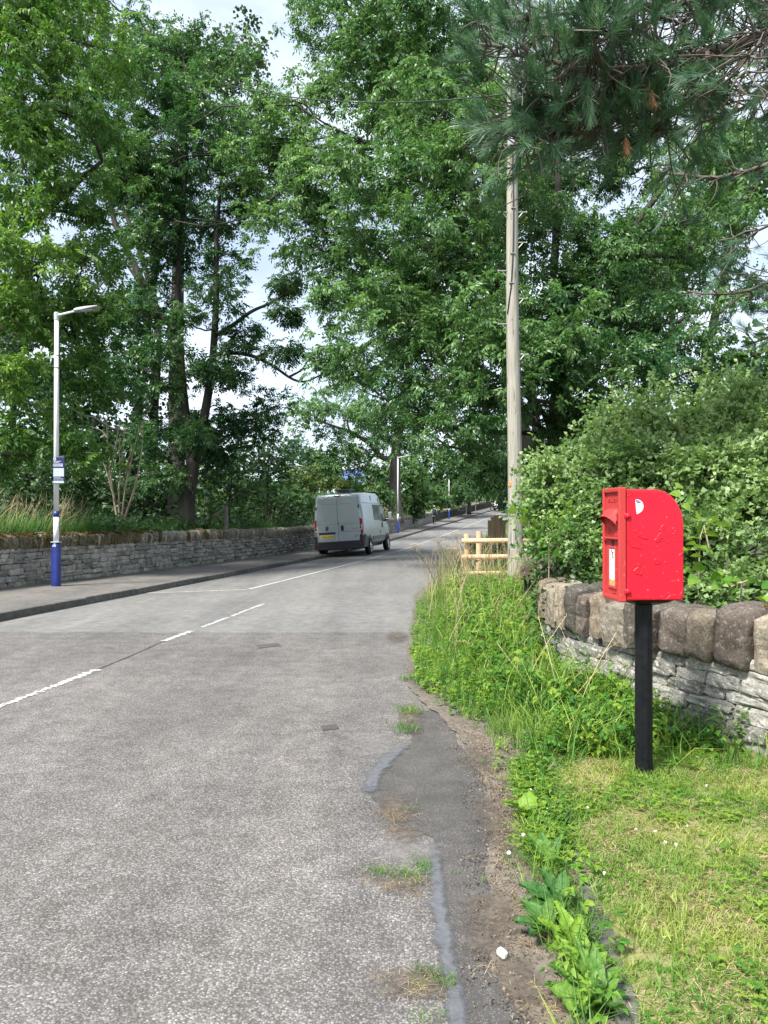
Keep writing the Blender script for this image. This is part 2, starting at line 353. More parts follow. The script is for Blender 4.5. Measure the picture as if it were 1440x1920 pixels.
M['van_paint'] = surf('silver van paint', (0.40, 0.455, 0.475), (0.37, 0.425, 0.445), 2, 0.26, 0.25, spec=0.5)
M['black_plastic'] = surf('black plastic', (0.016, 0.018, 0.024), (0.022, 0.024, 0.03), 9, 0.5)
M['grey_plastic'] = surf('grey plastic cladding', (0.10, 0.115, 0.12), None, 9, 0.5)
M['dark_glass'] = surf('dark tinted glass', (0.006, 0.008, 0.009), None, 5, 0.08, spec=0.18)
M['tyre'] = surf('tyre rubber', (0.012, 0.012, 0.013), None, 9, 0.75)
M['rim'] = surf('silver wheel trim', (0.55, 0.57, 0.58), (0.4, 0.42, 0.43), 6, 0.35, 0.5)
M['red_lens'] = surf('red lamp lens', (0.42, 0.008, 0.012), None, 5, 0.15, spec=0.6)
M['clear_lens'] = surf('clear lamp lens', (0.62, 0.58, 0.6), None, 5, 0.15, spec=0.6)
M['yellow_plate'] = surf('yellow number plate', (0.68, 0.50, 0.03), None, 5, 0.4)
M['skin'] = surf('skin', (0.45, 0.28, 0.2), None, 5, 0.6)
M['coat'] = surf('grey coat cloth', (0.25, 0.265, 0.30), (0.21, 0.225, 0.26), 20, 0.9)
M['trousers'] = surf('black trouser cloth', (0.012, 0.013, 0.016), None, 20, 0.9)
M['bag'] = surf('dark navy backpack cloth', (0.014, 0.016, 0.028), None, 20, 0.8)
M['cap'] = surf('pale cap cloth', (0.35, 0.33, 0.31), None, 20, 0.9)
M['brick'] = surf('distant orange brick', (0.42, 0.19, 0.12), (0.35, 0.16, 0.10), 3, 0.85)
M['solar'] = surf('blue solar glass', (0.06, 0.11, 0.30), (0.05, 0.09, 0.25), 1, 0.2, spec=0.6)
M['slate'] = surf('roof slate', (0.16, 0.14, 0.14), None, 3, 0.7)
M['pebble'] = surf('white pebble', (0.62, 0.6, 0.56), (0.5, 0.48, 0.44), 60, 0.8, bmp=0.3)
M['iron'] = surf('worn iron cover', (0.11, 0.105, 0.1), (0.16, 0.15, 0.145), 30, 0.6, 0.3, bmp=0.5)

def red_mat(name, base, dark, rough, peel):
    """Red enamel with lifted flakes: curled edges as relief plus a painted dark line for their shadow, duller primer where a flake has gone."""
    m, nt, b = newmat(name)
    n = noise(nt, 6.0, 3, 0.55); n0 = noise(nt, 2.6, 1, 0.5)
    mm = nt.nodes.new('ShaderNodeMath'); mm.operation = 'MULTIPLY'; nt.links.new(n.outputs['Fac'], mm.inputs[0]); nt.links.new(n0.outputs['Fac'], mm.inputs[1])
    st = ramp(nt, [(0.0, (0, 0, 0)), (0.293, (0, 0, 0)), (0.299, (1, 1, 1)), (0.315, (0.7,) * 3), (1.0, (0.62,) * 3)]); nt.links.new(mm.outputs[0], st.inputs['Fac'])
    ed = ramp(nt, [(0.0, (0, 0, 0)), (0.292, (0, 0, 0)), (0.298, (1, 1, 1)), (0.306, (0, 0, 0)), (1, (0, 0, 0))]); nt.links.new(mm.outputs[0], ed.inputs['Fac'])
    n3 = noise(nt, 60, 4, 0.6); sp = ramp(nt, [(0.66, (0, 0, 0)), (0.7, (0.35,) * 3)]); nt.links.new(n3.outputs['Fac'], sp.inputs['Fac'])
    c = mixc(nt, 0.5, base, dark); nn = noise(nt, 3, 3); rr = ramp(nt, [(0.3, base), (0.75, dark)]); nt.links.new(nn.outputs['Fac'], rr.inputs['Fac']); c = rr.outputs['Color']
    if peel:
        c = mixc(nt, ed.outputs['Color'], c, tuple(v * 0.6 for v in base)); pk = ramp(nt, [(0.315, (0, 0, 0)), (0.33, (1, 1, 1))]); nt.links.new(mm.outputs[0], pk.inputs['Fac']); c = mixc(nt, pk.outputs['Color'], c, tuple(v * 0.82 for v in base)); bump(nt, b, st.outputs['Color'], 0.6, 0.006)  # dark line along flake edges is the curls' shadow put into the colour
    c = mixc(nt, sp.outputs['Color'], c, (0.75, 0.30, 0.30))
    nt.links.new(c, b.inputs['Base Color']); b.inputs['Roughness'].default_value = rough; b.inputs['Specular IOR Level'].default_value = 0.35
    return m
M['red'] = red_mat('peeling red enamel', (0.66, 0.008, 0.028), (0.58, 0.006, 0.022), 0.42, True)
M['red_dull'] = red_mat('dull red enamel', (0.42, 0.035, 0.035), (0.36, 0.03, 0.028), 0.6, False)  # darker, rougher red for the front of the box
# ------------------------------------------------------------------ lie of the land
_ky = np.array([10.9, 20.8, 29.9, 40, 49.2, 60.5, 85.7, 99, 130]); _kx = np.array([-5.43, -3.75, -2.45, -0.75, 1.02, 3.35, 8.2, 11.6, 20.5])
_kp = np.polyfit(_ky, _kx, 3)
def kerb_x(Y):
    Y = np.asarray(Y, float); return np.where(Y < 10.9, np.polyval(_kp, 10.9) + (Y - 10.9) * np.polyval(np.polyder(_kp), 10.9), np.polyval(_kp, Y))
def rise(Y): Y = np.asarray(Y, float); return 3e-4 * np.clip(Y - 30, 0, 110) ** 2 + 0.066 * np.clip(Y - 140, 0, 500) * 0.5
def wall_x(Y): return np.interp(Y, [0, 14.5, 18.8, 28, 36.8, 48, 61, 88, 110, 130], [-10.6, -7.25, -6.25, -4.45, -2.95, -0.75, 1.55, 6.6, 12.3, 18.5])
def drop(Y): return np.interp(Y, [0, 11, 30, 45, 60, 400], [0, 0, 0.15, 0.09, 0.0, 0.0])
def road_z(x, Y): return rise(Y) - drop(Y) * np.clip((kerb_x(Y) + 3.0 - x) / 3.0, 0, 1.6)
def edge_x(Y):                                   # right edge of the asphalt
    a = np.interp(Y, [-8, 2.3, 2.55, 2.8, 3.3, 3.7, 4.2, 5.3, 6.6, 8, 10.2, 13.3], [0.2, 0.455, 0.435, 0.425, 0.51, 0.58, 0.62, 0.56, 0.28, 0.30, 0.40, 0.58]) + 0.012 * np.sin(np.asarray(Y, float) * 9.0) + 0.008 * np.sin(np.asarray(Y, float) * 23.0)
    return np.where(np.asarray(Y) < 13.3, a, np.maximum(0.58, kerb_x(Y) + 5.5))
def pave_z(x, Y): return road_z(kerb_x(Y), Y) + 0.11 + 0.02 * np.clip(kerb_x(Y) - x, 0, 3)

def strip(name, Ys, xl, xr, zf, nx, mat, kind='structure', jit=0.0, smooth=True):
    V = []; ny = len(Ys)
    for y in Ys:
        a, b = float(xl(y)), float(xr(y))
        for i in range(nx + 1):
            x = a + (b - a) * i / nx; V.append((x, y, float(zf(x, y)) + (jit * (rng.random() - 0.5) if jit else 0)))
    k = nx + 1
    Fc = np.array([[j * k + i, j * k + i + 1, (j + 1) * k + i + 1, (j + 1) * k + i] for j in range(ny - 1) for i in range(nx)])
    o = put(name, V, Fc, mat, smooth=smooth); return tag(o, kind=kind)

YN = np.concatenate([np.linspace(-8, 1.8, 12), np.linspace(1.9, 9.9, 120)]); YF = np.concatenate([np.linspace(9.9, 40, 40), np.linspace(41, 170, 60)])
far_cut = lambda Y: 9.9
# the land itself, out to the horizon
gx = np.concatenate([np.linspace(-900, -60, 12), np.linspace(-50, 60, 45), np.linspace(75, 900, 12)]); gy = np.concatenate([np.linspace(-60, 160, 60), np.linspace(175, 1500, 16)])
V = [(x, y, float(rise(y)) - 0.30 + (0.0 if abs(x) < 60 else 0.0)) for y in gy for x in gx]; k = len(gx)
tag(put('ground', V, np.array([[j * k + i, j * k + i + 1, (j + 1) * k + i + 1, (j + 1) * k + i] for j in range(len(gy) - 1) for i in range(k - 1)]), M['field'], smooth=True), kind='structure')
strip('near_road', YN, lambda y: kerb_x(y) - 0.02, lambda y: edge_x(y) + 0.02, road_z, 10, M['asphalt_near'])
strip('road', YF, lambda y: kerb_x(y) - 0.02, lambda y: edge_x(y) + 0.02, road_z, 10, M['asphalt_far'])
strip('pavement', np.concatenate([np.linspace(-8, 40, 60), np.linspace(41, 160, 60)]), lambda y: wall_x(y) - 0.05, lambda y: kerb_x(y) - 0.135, pave_z, 4, M['pavement'])
YB = np.concatenate([np.linspace(-8, 60, 60), np.linspace(62, 160, 40)])
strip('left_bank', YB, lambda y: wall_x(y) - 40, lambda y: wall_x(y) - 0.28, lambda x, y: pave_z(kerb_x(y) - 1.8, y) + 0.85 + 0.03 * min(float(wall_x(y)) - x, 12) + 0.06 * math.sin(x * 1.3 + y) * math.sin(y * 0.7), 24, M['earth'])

# right-hand walling line: comes in from beyond the right of the frame, bends round and runs away beside the pole
_wr = np.array([(4.1, 1.6), (3.3, 2.75), (2.72, 3.7), (2.28, 4.45), (1.86, 5.2), (1.56, 5.85), (1.46, 6.4), (1.50, 7.2), (1.70, 8.2), (1.97, 9.4), (2.32, 10.8), (2.75, 12.2), (3.1, 13.2)])
def _resample(P, ds):
    t = np.concatenate([[0], np.cumsum(np.linalg.norm(np.diff(P, axis=0), axis=1))]); tt = np.linspace(0, t[-1], 400)
    Q = np.stack([np.interp(tt, t, P[:, i]) for i in (0, 1)], 1)
    for _ in range(120): Q[1:-1] = 0.5 * Q[1:-1] + 0.25 * (Q[:-2] + Q[2:])
    t = np.concatenate([[0], np.cumsum(np.linalg.norm(np.diff(Q, axis=0), axis=1))]); return t, Q
WRT, WRQ = _resample(_wr, 0.02)
def wr(s): return np.array([np.interp(s, WRT, WRQ[:, 0]), np.interp(s, WRT, WRQ[:, 1])])
def wr_t(s): d = wr(s + 0.02) - wr(s - 0.02); return d / np.linalg.norm(d)
WRL = WRT[-1]
_o = np.argsort(WRQ[:, 1])
def wallr_x(Y): return np.interp(Y, WRQ[_o, 1], WRQ[_o, 0])
def verge_z(x, Y): return road_z(0.4, Y) + 0.012 + 0.05 * np.clip((x - edge_x(Y) - 0.12) / 0.3, 0, 1) + 0.14 * np.clip((Y - 9) / 5, 0, 1) * np.clip((x - edge_x(Y)) / 1.5, 0, 1)
strip('verge', np.concatenate([np.linspace(-8, 1.8, 12), np.linspace(1.9, 8, 130), np.linspace(8.2, 60, 70)]), lambda y: edge_x(y) - 0.06, lambda y: (wallr_x(y) if y < 13.2 else edge_x(y) + 9.0) + 0.05 + (6 if y < 2 else 0), verge_z, 12, M['soil'], jit=0.006)
strip('right_roadside', np.linspace(58, 170, 40), lambda y: edge_x(y) - 0.06, lambda y: edge_x(y) + 30, lambda x, y: road_z(x, y) + 0.03 + 0.05 * np.clip(x - edge_x(y), 0, 40), 8, M['earth'])
strip('lawn', np.linspace(-2, 5.6, 50), lambda y: np.interp(y, [-2, 2.3, 3.2, 4.1, 4.9, 5.6], [0.68, 0.745, 0.86, 0.93, 1.15, 1.5]), lambda y: max(wallr_x(y) + 0.02, 1.55) if y > 1.9 else 6, lambda x, y: verge_z(x, y) + 0.012 + 0.012 * math.sin(3 * x + y) * math.sin(2.3 * y), 26, M['lawn_base'], jit=0.008)
strip('garden_ground', np.linspace(-2, 60, 60), lambda y: (wallr_x(y) if y < 13 else wallr_x(13) + (y - 13) * 0.5) + 0.3, lambda y: 60, lambda x, y: 0.5 + 0.012 * max(x, 0) + float(rise(y)), 12, M['earth'])

# flat stone edging sunk along the lawn, in lengths
edg = empty('lawn_edging', (0.8, 3.0, 0), kind='structure')
for i in range(7):
    y0 = 1.0 + i * 0.46; x0 = np.interp(y0 + 0.23, [1, 2.3, 3.2, 4.1, 4.9], [0.62, 0.715, 0.83, 0.90, 1.12])
    x1 = np.interp(y0 + 0.24, [1, 2.3, 3.2, 4.1, 4.9], [0.62, 0.715, 0.83, 0.90, 1.12])
    Vb, Fb = box(0.085, 0.45, 0.10, 0.008, 2); ang = math.atan2(float(np.interp(y0 + 0.45, [1, 2.3, 3.2, 4.1, 4.9], [0.62, 0.715, 0.83, 0.90, 1.12]) - np.interp(y0, [1, 2.3, 3.2, 4.1, 4.9], [0.62, 0.715, 0.83, 0.90, 1.12])), 0.45)
    Vb = Vb @ np.array(Matrix.Rotation(-ang, 3, 'Z')).T + np.array([x0, y0 + 0.23, 0.012 + rng.normal(0, 0.004)])
    put('edging_stone', Vb, Fb, M['kerb'], edg)

# kerb stones
kerb = empty('kerb', (float(kerb_x(11)), 11, 0), kind='structure')
far_k = G(); y = 5.0; kv = [box(0.13, 0.905, 0.26, 0.012, 2) for _ in range(3)]; cnt = 0
while y < 150:
    L = 0.915; y1 = y + L * 0.98; x0, x1 = float(kerb_x(y)), float(kerb_x(y1)); ang = -math.atan2(x1 - x0, y1 - y)
    Vb = kv[cnt % 3][0] + rng.normal(0, 0.0025, kv[0][0].shape); xm, ym = (x0 + x1) / 2 - 0.068, (y + y1) / 2
    slope = math.atan2(float(road_z(x1, y1) - road_z(x0, y)), L)
    Vb = Vb @ np.array((Matrix.Rotation(ang, 3, 'Z') @ Matrix.Rotation(slope, 3, 'X'))).T + np.array([xm, ym, float(pave_z(kerb_x(ym), ym)) - 0.122 + rng.normal(0, 0.003)])
    if y < 60: put('kerb_stone', Vb, kv[0][1], M['kerb'], kerb)
    else: far_k.add((Vb, kv[0][1]))
    y = y1 + 0.006; cnt += 1
V_, F_ = np.vstack(far_k.V), far_k.F
tag(put('distant_kerb_stones', V_, F_, M['kerb'], kerb), kind='stuff')

# painted markings: sheets 4 mm above the asphalt
def painted(name, pts, wdt, ragged=0.0, n=40, lift=0.004, mat='paint_line', label=None):
    P = np.array(pts, float); t = np.concatenate([[0], np.cumsum(np.linalg.norm(np.diff(P, axis=0), axis=1))]); tt = np.linspace(0, t[-1], n)
    Q = np.stack([np.interp(tt, t, P[:, 0]), np.interp(tt, t, P[:, 1])], 1); T = np.gradient(Q, axis=0); T /= np.linalg.norm(T, axis=1)[:, None]; Nn = np.stack([T[:, 1], -T[:, 0]], 1)
    V = []
    for q, nn in zip(Q, Nn):
        for sgn in (-1, 1):
            p = q + sgn * nn * (wdt / 2 + ragged * rng.normal()); V.append((p[0], p[1], float(road_z(p[0], p[1])) + lift))
    Fc = np.array([[2 * i, 2 * i + 1, 2 * i + 3, 2 * i + 2] for i in range(n - 1)])
    o = put(name, V, Fc, M[mat]); tag(o, kind='structure'); return o
ys = np.linspace(15.85, 130, 80)
painted('parking_bay_line', [(float(kerb_x(15.25)) + 0.05, 15.25), (-2.80, 15.75)], 0.085, 0.006)
painted('parking_bay_line', [(float(np.interp(v, [15.75, 27.7, 33], [-2.80, -0.42, 0.47])) if v < 33 else float(kerb_x(v)) + 2.42, v) for v in ys], 0.085, 0.003, 160)
painted('centre_line_dash', [(-3.25, 4.6), (-2.79, 7.5)], 0.066, 0.016, 110)
painted('centre_line_dash', [(-2.63, 9.2), (-2.50, 10.0)], 0.08, 0.014, 40)
painted('centre_line_dash', [(-2.44, 10.35), (-2.30, 11.35)], 0.06, 0.014, 50)
painted('centre_line_dash', [(-2.28, 11.45), (-2.05, 13.1)], 0.055, 0.014, 60)

painted('road_joint', [(-2.79, 7.5), (-2.70, 8.3), (-2.63, 9.2)], 0.016, 0.005, 60, mat='mortar')
# smooth tarmac repair along the right edge, with a blue-grey sealing band on its near side
def sheet(name, poly, mat, lift, jitter=0.01, sub=6, kind='structure'):   # outline worn ragged
    P = np.array(poly, float); Q = []; ctr = P.mean(0); ph = rng.uniform(0, 6.28, 3)
    for a, b in zip(P, np.roll(P, -1, 0)):
        d = b - a; L = np.linalg.norm(d); nn = np.array([d[1], -d[0]]) / (L + 1e-9); k = max(1, min(sub, int(L / 0.02)))
        for t in np.linspace(0, 1, k, endpoint=False): Q.append(a + d * t + nn * jitter * (0.5 * rng.normal() + math.sin(37 * t * L + ph[0]) * 0.6 + math.sin(91 * t * L + ph[1]) * 0.4) * math.sin(math.pi * t) * (1 if k > 1 else 0))
    from mathutils.geometry import tessellate_polygon
    V = [(q[0], q[1], float(road_z(q[0], q[1])) + lift) for q in Q]
    tri = tessellate_polygon([[Vector((v[0], v[1], 0)) for v in V]]); tri = [t if (V[t[1]][0] - V[t[0]][0]) * (V[t[2]][1] - V[t[0]][1]) - (V[t[1]][1] - V[t[0]][1]) * (V[t[2]][0] - V[t[0]][0]) > 0 else t[::-1] for t in tri]
    return tag(put(name, V, [list(t) for t in tri], M[mat]), kind=kind)
gp = lambda px, py: (lambda Y: ((px - 720) / F * Y, Y))(CAMH * F / (py - HZ))
sheet('tarmac_patch', [gp(*p) for p in ((870, 2100), (862, 1900), (850, 1790), (812, 1570), (745, 1545), (690, 1488), (706, 1440), (770, 1395), (778, 1335), (840, 1328), (860, 1400), (930, 1440), (955, 1500), (965, 1640), (955, 1740), (975, 1810), (1000, 1900), (1010, 1960), (1040, 2100))][::-1], 'patch', 0.004, 0.009, 14)
def band(name, pts, wd, mat, lift, n=60):
    P = np.array([gp(*p) for p in pts], float); t = np.concatenate([[0], np.cumsum(np.linalg.norm(np.diff(P, axis=0), axis=1))]); tt = np.linspace(0, t[-1], n)
    Q = np.stack([np.interp(tt, t, P[:, 0]), np.interp(tt, t, P[:, 1])], 1); T = np.gradient(Q, axis=0); T /= np.linalg.norm(T, axis=1)[:, None]; Nn = np.stack([T[:, 1], -T[:, 0]], 1); V, U = [], []
    for i, (q, nn) in enumerate(zip(Q, Nn)):
        for u in (-1, -0.5, 0, 0.5, 1): p = q + nn * wd * u * (1 + 0.12 * math.sin(i * 0.9)); V.append((p[0], p[1], float(road_z(p[0], p[1])) + lift)); U.append((u, max(0, 1 - 4 * (i + 0.5) / n, 4 * (i + 0.5) / n - 3)))
    return tag(put(name, V, np.array([[5 * i + j, 5 * i + j + 1, 5 * i + j + 6, 5 * i + j + 5] for i in range(n - 1) for j in range(4)]), M[mat], uv=U), kind='structure')
band('sealing_band', ((868, 2150), (858, 1900), (838, 1800), (822, 1700), (816, 1640), (814, 1560)), 0.05, 'band', 0.0085)
band('sealing_band', ((690, 1500), (700, 1455), (725, 1425), (750, 1405), (775, 1390)), 0.075, 'band', 0.0092)
tag(sheet('drain_cover', [gp(*p) for p in ((480, 1210), (520, 1206), (528, 1211), (486, 1216))][::-1], 'patch', 0.005, 0.0, 2), 'small dark cover set flush in the chipped asphalt', 'cover', kind='thing')
sheet('tarmac_patch', [gp(*p) for p in ((602, 1362), (630, 1358), (636, 1366), (606, 1370))][::-1], 'patch', 0.004, 0.004, 3)

STN = [0]
def stain(name, px, py, rx, ry, mat='stain', lift=0.012, zf=road_z, rot=0.0):
    STN[0] += 1; lift = lift + 0.0007 * STN[0]; cx, cy = gp(px, py); n = 14; V = []; U = []
    for j in range(n + 1):
        for i in range(n + 1):
            u, v = 2 * i / n - 1, 2 * j / n - 1; dx, dy = u * rx, v * ry; x = cx + dx * math.cos(rot) - dy * math.sin(rot); yy = cy + dx * math.sin(rot) + dy * math.cos(rot)
            V.append((x, yy, float(zf(x, yy)) + lift)); U.append((u, v))
    k = n + 1
    o = put(name, V, np.array([[j * k + i, j * k + i + 1, (j + 1) * k + i + 1, (j + 1) * k + i] for j in range(n) for i in range(n)]), M[mat], uv=U); return tag(o, kind='structure')
for p in ((742, 1520, 0.16, 0.34), (760, 1570, 0.14, 0.20), (760, 1655, 0.17, 0.16), (775, 1845, 0.20, 0.14), (770, 1350, 0.13, 0.60), (745, 1195, 0.20, 0.7), (795, 1270, 0.22, 0.9)): stain('dirt', *p)
for p in ((925, 1545, 0.12, 0.55), (925, 1725, 0.16, 0.30), (975, 1850, 0.12, 0.26), (895, 1430, 0.16, 0.34), (905, 1775, 0.10, 0.14)): stain('dirt', *p, lift=0.016)
for p in ((700, 1400, 0.3, 0.5, 'stain_grey'), (760, 1600, 0.25, 0.2, 'stain_grey')): stain('grit', *p, lift=0.010)

# ------------------------------------------------------------------ dry stone walls
def stone_mesh(name, n, seed, mat, e=5.0, amp=0.10, smooth=False, top_round=0.0, asp=(1, 1, 1)):
    r = np.random.default_rng(seed); bm = bmesh.new(); bmesh.ops.create_cube(bm, size=2.0)
    if n > 1: bmesh.ops.subdivide_edges(bm, edges=bm.edges[:], cuts=n - 1, use_grid_fill=True)
    ph = r.uniform(0, 6.28, (3, 6)); fr = r.normal(0, 1.9, (6, 3))
    for v in bm.verts:
        p = np.array(v.co); q = p / (np.sum(np.abs(p) ** e) ** (1 / e)); q = 0.35 * p * 0.97 + 0.65 * q * 1.02
        d = np.array([sum(math.sin(np.dot(fr[k], p * np.array(asp)) * (1 + 0.5 * k) + ph[a, k]) / (1 + 0.5 * k) for k in range(6)) for a in range(3)])
        q = q + amp * 0.42 * d
        if n > 2: q = q + r.normal(0, amp * 0.16, 3)
        if top_round and q[2] > 0: q[2] -= top_round * (q[1] ** 2 * 0.55 + 0.15 * q[0] ** 2)
        v.co = Vector(q * 0.5)
    V, Fc = bmarr(bm); return V, Fc, mesh(name, V, Fc, mat, smooth)

def lay(P, T, L, s0, s1, base, height, courses, lrange, rr):
    """(s, z, length, height) of every stone of a coursed rubble face."""
    out = []; z = 0.0
    hs = courses * (height / sum(courses)) if isinstance(courses, np.ndarray) else np.array(courses)
    for h in hs:
        s = s0 - rr.random() * lrange[0]
        while s < s1:
            l = rr.uniform(*lrange) * (0.75 + 0.5 * rr.random())
            if h > 0.10 and rr.random() < 0.22:                                   # two thin ones for a thick one
                f = rr.uniform(0.4, 0.6); out += [(s + l / 2, z + h * f / 2, l, h * f), (s + l / 2, z + h * f + h * (1 - f) / 2, l, h * (1 - f))]
            else: out.append((s + l / 2, z + h / 2, l, h))
            s += l
        z += h
    return out

# right wall: big pieces, close to the camera
SV = [stone_mesh('stone', 5, 100 + i, M['stone_grey'], 9.0, 0.11, False, 0.0, (2.4, 1.2, 0.8)) for i in range(16)]
CV = [stone_mesh('cope_stone', 7, 200 + i, M['stone_cope'], 12.0, 0.065, i % 3 == 0, 0.30) for i in range(12)]
rr = np.random.default_rng(3)
b0 = wr(4.0)
wallr = empty('dry_stone_wall', (b0[0], b0[1], 0), 'low curving dry stone wall of pale stones behind the red post box', 'wall')
WB = 0.02
def wbase(s): p = wr(s); return float(verge_z(p[0], p[1])) - 0.05
V = []; ss = np.linspace(0.05, WRL - 0.05, 90)
for s in ss:
    p, t = wr(s), wr_t(s); nrm = np.array([t[1], -t[0]]); nrm = nrm if np.dot(nrm, -p + np.array([0.3, 3])) < 0 else -nrm       # nrm: away from the road
    for a, z in ((0.07, 0), (0.07, 0.60), (0.34, 0.60), (0.34, 0)): V.append((p[0] + nrm[0] * a, p[1] + nrm[1] * a, wbase(s) + z))
Fc = [[4 * i + j, 4 * i + (j + 1) % 4, 4 * (i + 1) + (j + 1) % 4, 4 * (i + 1) + j] for i in range(len(ss) - 1) for j in range(4)] + [[0, 1, 2, 3], [4 * len(ss) - 1 - j for j in range(4)]]
put('wall_core', V, Fc, M['mortar'], wallr)
def wall_frame(s):
    p, t = wr(s), wr_t(s); nrm = np.array([t[1], -t[0]]); nrm = nrm if np.dot(nrm, -p + np.array([0.3, 3])) < 0 else -nrm
    return p, t, nrm
nst = 0
for s, z, l, h in lay(None, None, None, 0.3, WRL - 0.1, None, 0.6, [0.13, 0.10, 0.11, 0.075, 0.085, 0.065, 0.06], (0.17, 0.42), rr):
    if not (0.1 < s < WRL - 0.1): continue
    p, t, nrm = wall_frame(s); o = link('stone', SV[rr.integers(16)][2], wallr)
    d = 0.17; off = d / 2 - 0.0 + rr.normal(0, 0.012)
    o.location = (p[0] + nrm[0] * off - b0[0], p[1] + nrm[1] * off - b0[1], wbase(s) + z + rr.normal(0, 0.003))
    o.rotation_euler = (rr.normal(0, 0.02), rr.normal(0, 0.015), math.atan2(t[1], t[0]) + (math.pi if rr.random() < 0.5 else 0) + rr.normal(0, 0.03)); o.scale = (l * 1.0, d, h * 1.0); nst += 1
s = 0.25
while s < WRL - 0.15:
    l = rr.uniform(0.12, 0.27); p, t, nrm = wall_frame(s + l / 2); o = link('cope_stone', CV[rr.integers(12)][2], wallr)
    hh = rr.uniform(0.30, 0.37) * (1.0 if s < 7 else 0.9); off = 0.16 + rr.normal(0, 0.015)
    o.location = (p[0] + nrm[0] * off - b0[0], p[1] + nrm[1] * off - b0[1], wbase(s) + 0.60 + hh / 2 - 0.03)
    o.rotation_euler = (rr.normal(0, 0.03), rr.normal(0, 0.09) - 0.05, math.atan2(t[1], t[0]) + rr.normal(0, 0.06)); o.scale = (l * 0.955, 0.44 + rr.normal(0, 0.02), hh * 1.06); s += l

# left wall: long, receding
LS = [stone_mesh('stone', 2, 350 + i, M['stone_left'], 5.5, 0.12) for i in range(10)]
LV = [stone_mesh('stone', 3, 300 + i, M['stone_left'], 5.5, 0.12) for i in range(14)]
LC = [stone_mesh('cope_stone', 3, 400 + i, M['cope_left'], 4.5, 0.14, False, 0.4) for i in range(8)]
LM = [stone_mesh('cope_stone', 3, 450 + i, M['cope_mossy'], 4.5, 0.14, False, 0.4) for i in range(8)]
yl = np.linspace(4, 128, 700); _lp = np.stack([wall_x(yl), yl], 1)
for _ in range(200): _lp[1:-1] = 0.5 * _lp[1:-1] + 0.25 * (_lp[:-2] + _lp[2:])
LT = np.concatenate([[0], np.cumsum(np.linalg.norm(np.diff(_lp, axis=0), axis=1))])
def wl(s): return np.array([np.interp(s, LT, _lp[:, 0]), np.interp(s, LT, _lp[:, 1])])
def wl_t(s): d = wl(s + 0.05) - wl(s - 0.05); return d / np.linalg.norm(d)
b0 = wl(10.0); walll = empty('dry_stone_wall', (b0[0], b0[1], 0), 'long grey dry stone wall beside the far pavement, moss on its copes near the lamp post', 'wall')
V = []; ss = np.linspace(0.1, LT[-1] - 0.1, 150)
for s in ss:
    p, t = wl(s), wl_t(s); nrm = np.array([-t[1], t[0]]); z0 = float(pave_z(p[0], p[1])) - 0.06
    for a, z in ((0.05, 0), (0.05, 0.82), (0.36, 0.82), (0.36, 0)): V.append((p[0] + nrm[0] * a, p[1] + nrm[1] * a, z0 + z))
Fc = [[4 * i + 3 - j, 4 * i + (6 - j) % 4, 4 * (i + 1) + (6 - j) % 4, 4 * (i + 1) + 3 - j] for i in range(len(ss) - 1) for j in range(4)]
put('wall_core', V, Fc, M['mortar'], walll)
stuffV, stuffF, stuffT = [], [], []; nv = 0; parts = 0; cands = []
for s, z, l, h in lay(None, None, None, 6.5, LT[-1] - 0.3, None, 0.8, [0.14, 0.12, 0.13, 0.10, 0.11, 0.10, 0.09], (0.15, 0.42), rr): cands.append((s, z, l, h))
cands.sort(key=lambda c: (0 if c[0] > 9.6 else 1, c[0] * (0.28 / (c[2] ** 0.5 * c[3] ** 0.5 + 0.02)) ** 0.6))
for s, z, l, h in cands:
    p, t = wl(s), wl_t(s); nrm = np.array([-t[1], t[0]]); z0 = float(pave_z(p[0], p[1])) - 0.05; d = 0.14; off = d / 2 - 0.01 + rr.normal(0, 0.016)
    loc = np.array([p[0] + nrm[0] * off, p[1] + nrm[1] * off, z0 + z + rr.normal(0, 0.004)]); ang = math.atan2(t[1], t[0]) + rr.normal(0, 0.04); ti = rr.normal(0, 0.03)
    if s > 78: continue
    k = rr.integers(14)
    if parts < 298 and s > 9.6:
        o = link('stone', LV[k][2], walll); o.location = tuple(loc - np.array([b0[0], b0[1], 0])); o.rotation_euler = (0, ti, ang); o.scale = (l, d, h); parts += 1
    else:
        Rm = np.array(Matrix.Rotation(ang, 3, 'Z') @ Matrix.Rotation(ti, 3, 'Y')); S = LS[k % 10]; Vv = (S[0] * np.array([l, d, h])) @ Rm.T + loc
        stuffV.append(Vv); stuffF.append(np.array(S[1]) + nv); stuffT.append(np.full(len(S[1]), rr.random())); nv += len(Vv)
tag(put('small_wall_stones', np.vstack(stuffV), np.vstack(stuffF), M['stone_left'], walll, tint=np.concatenate(stuffT)), kind='stuff')
s = 6.5; nc = 0; stuffV, stuffF, stuffT = [], [], []; nv = 0
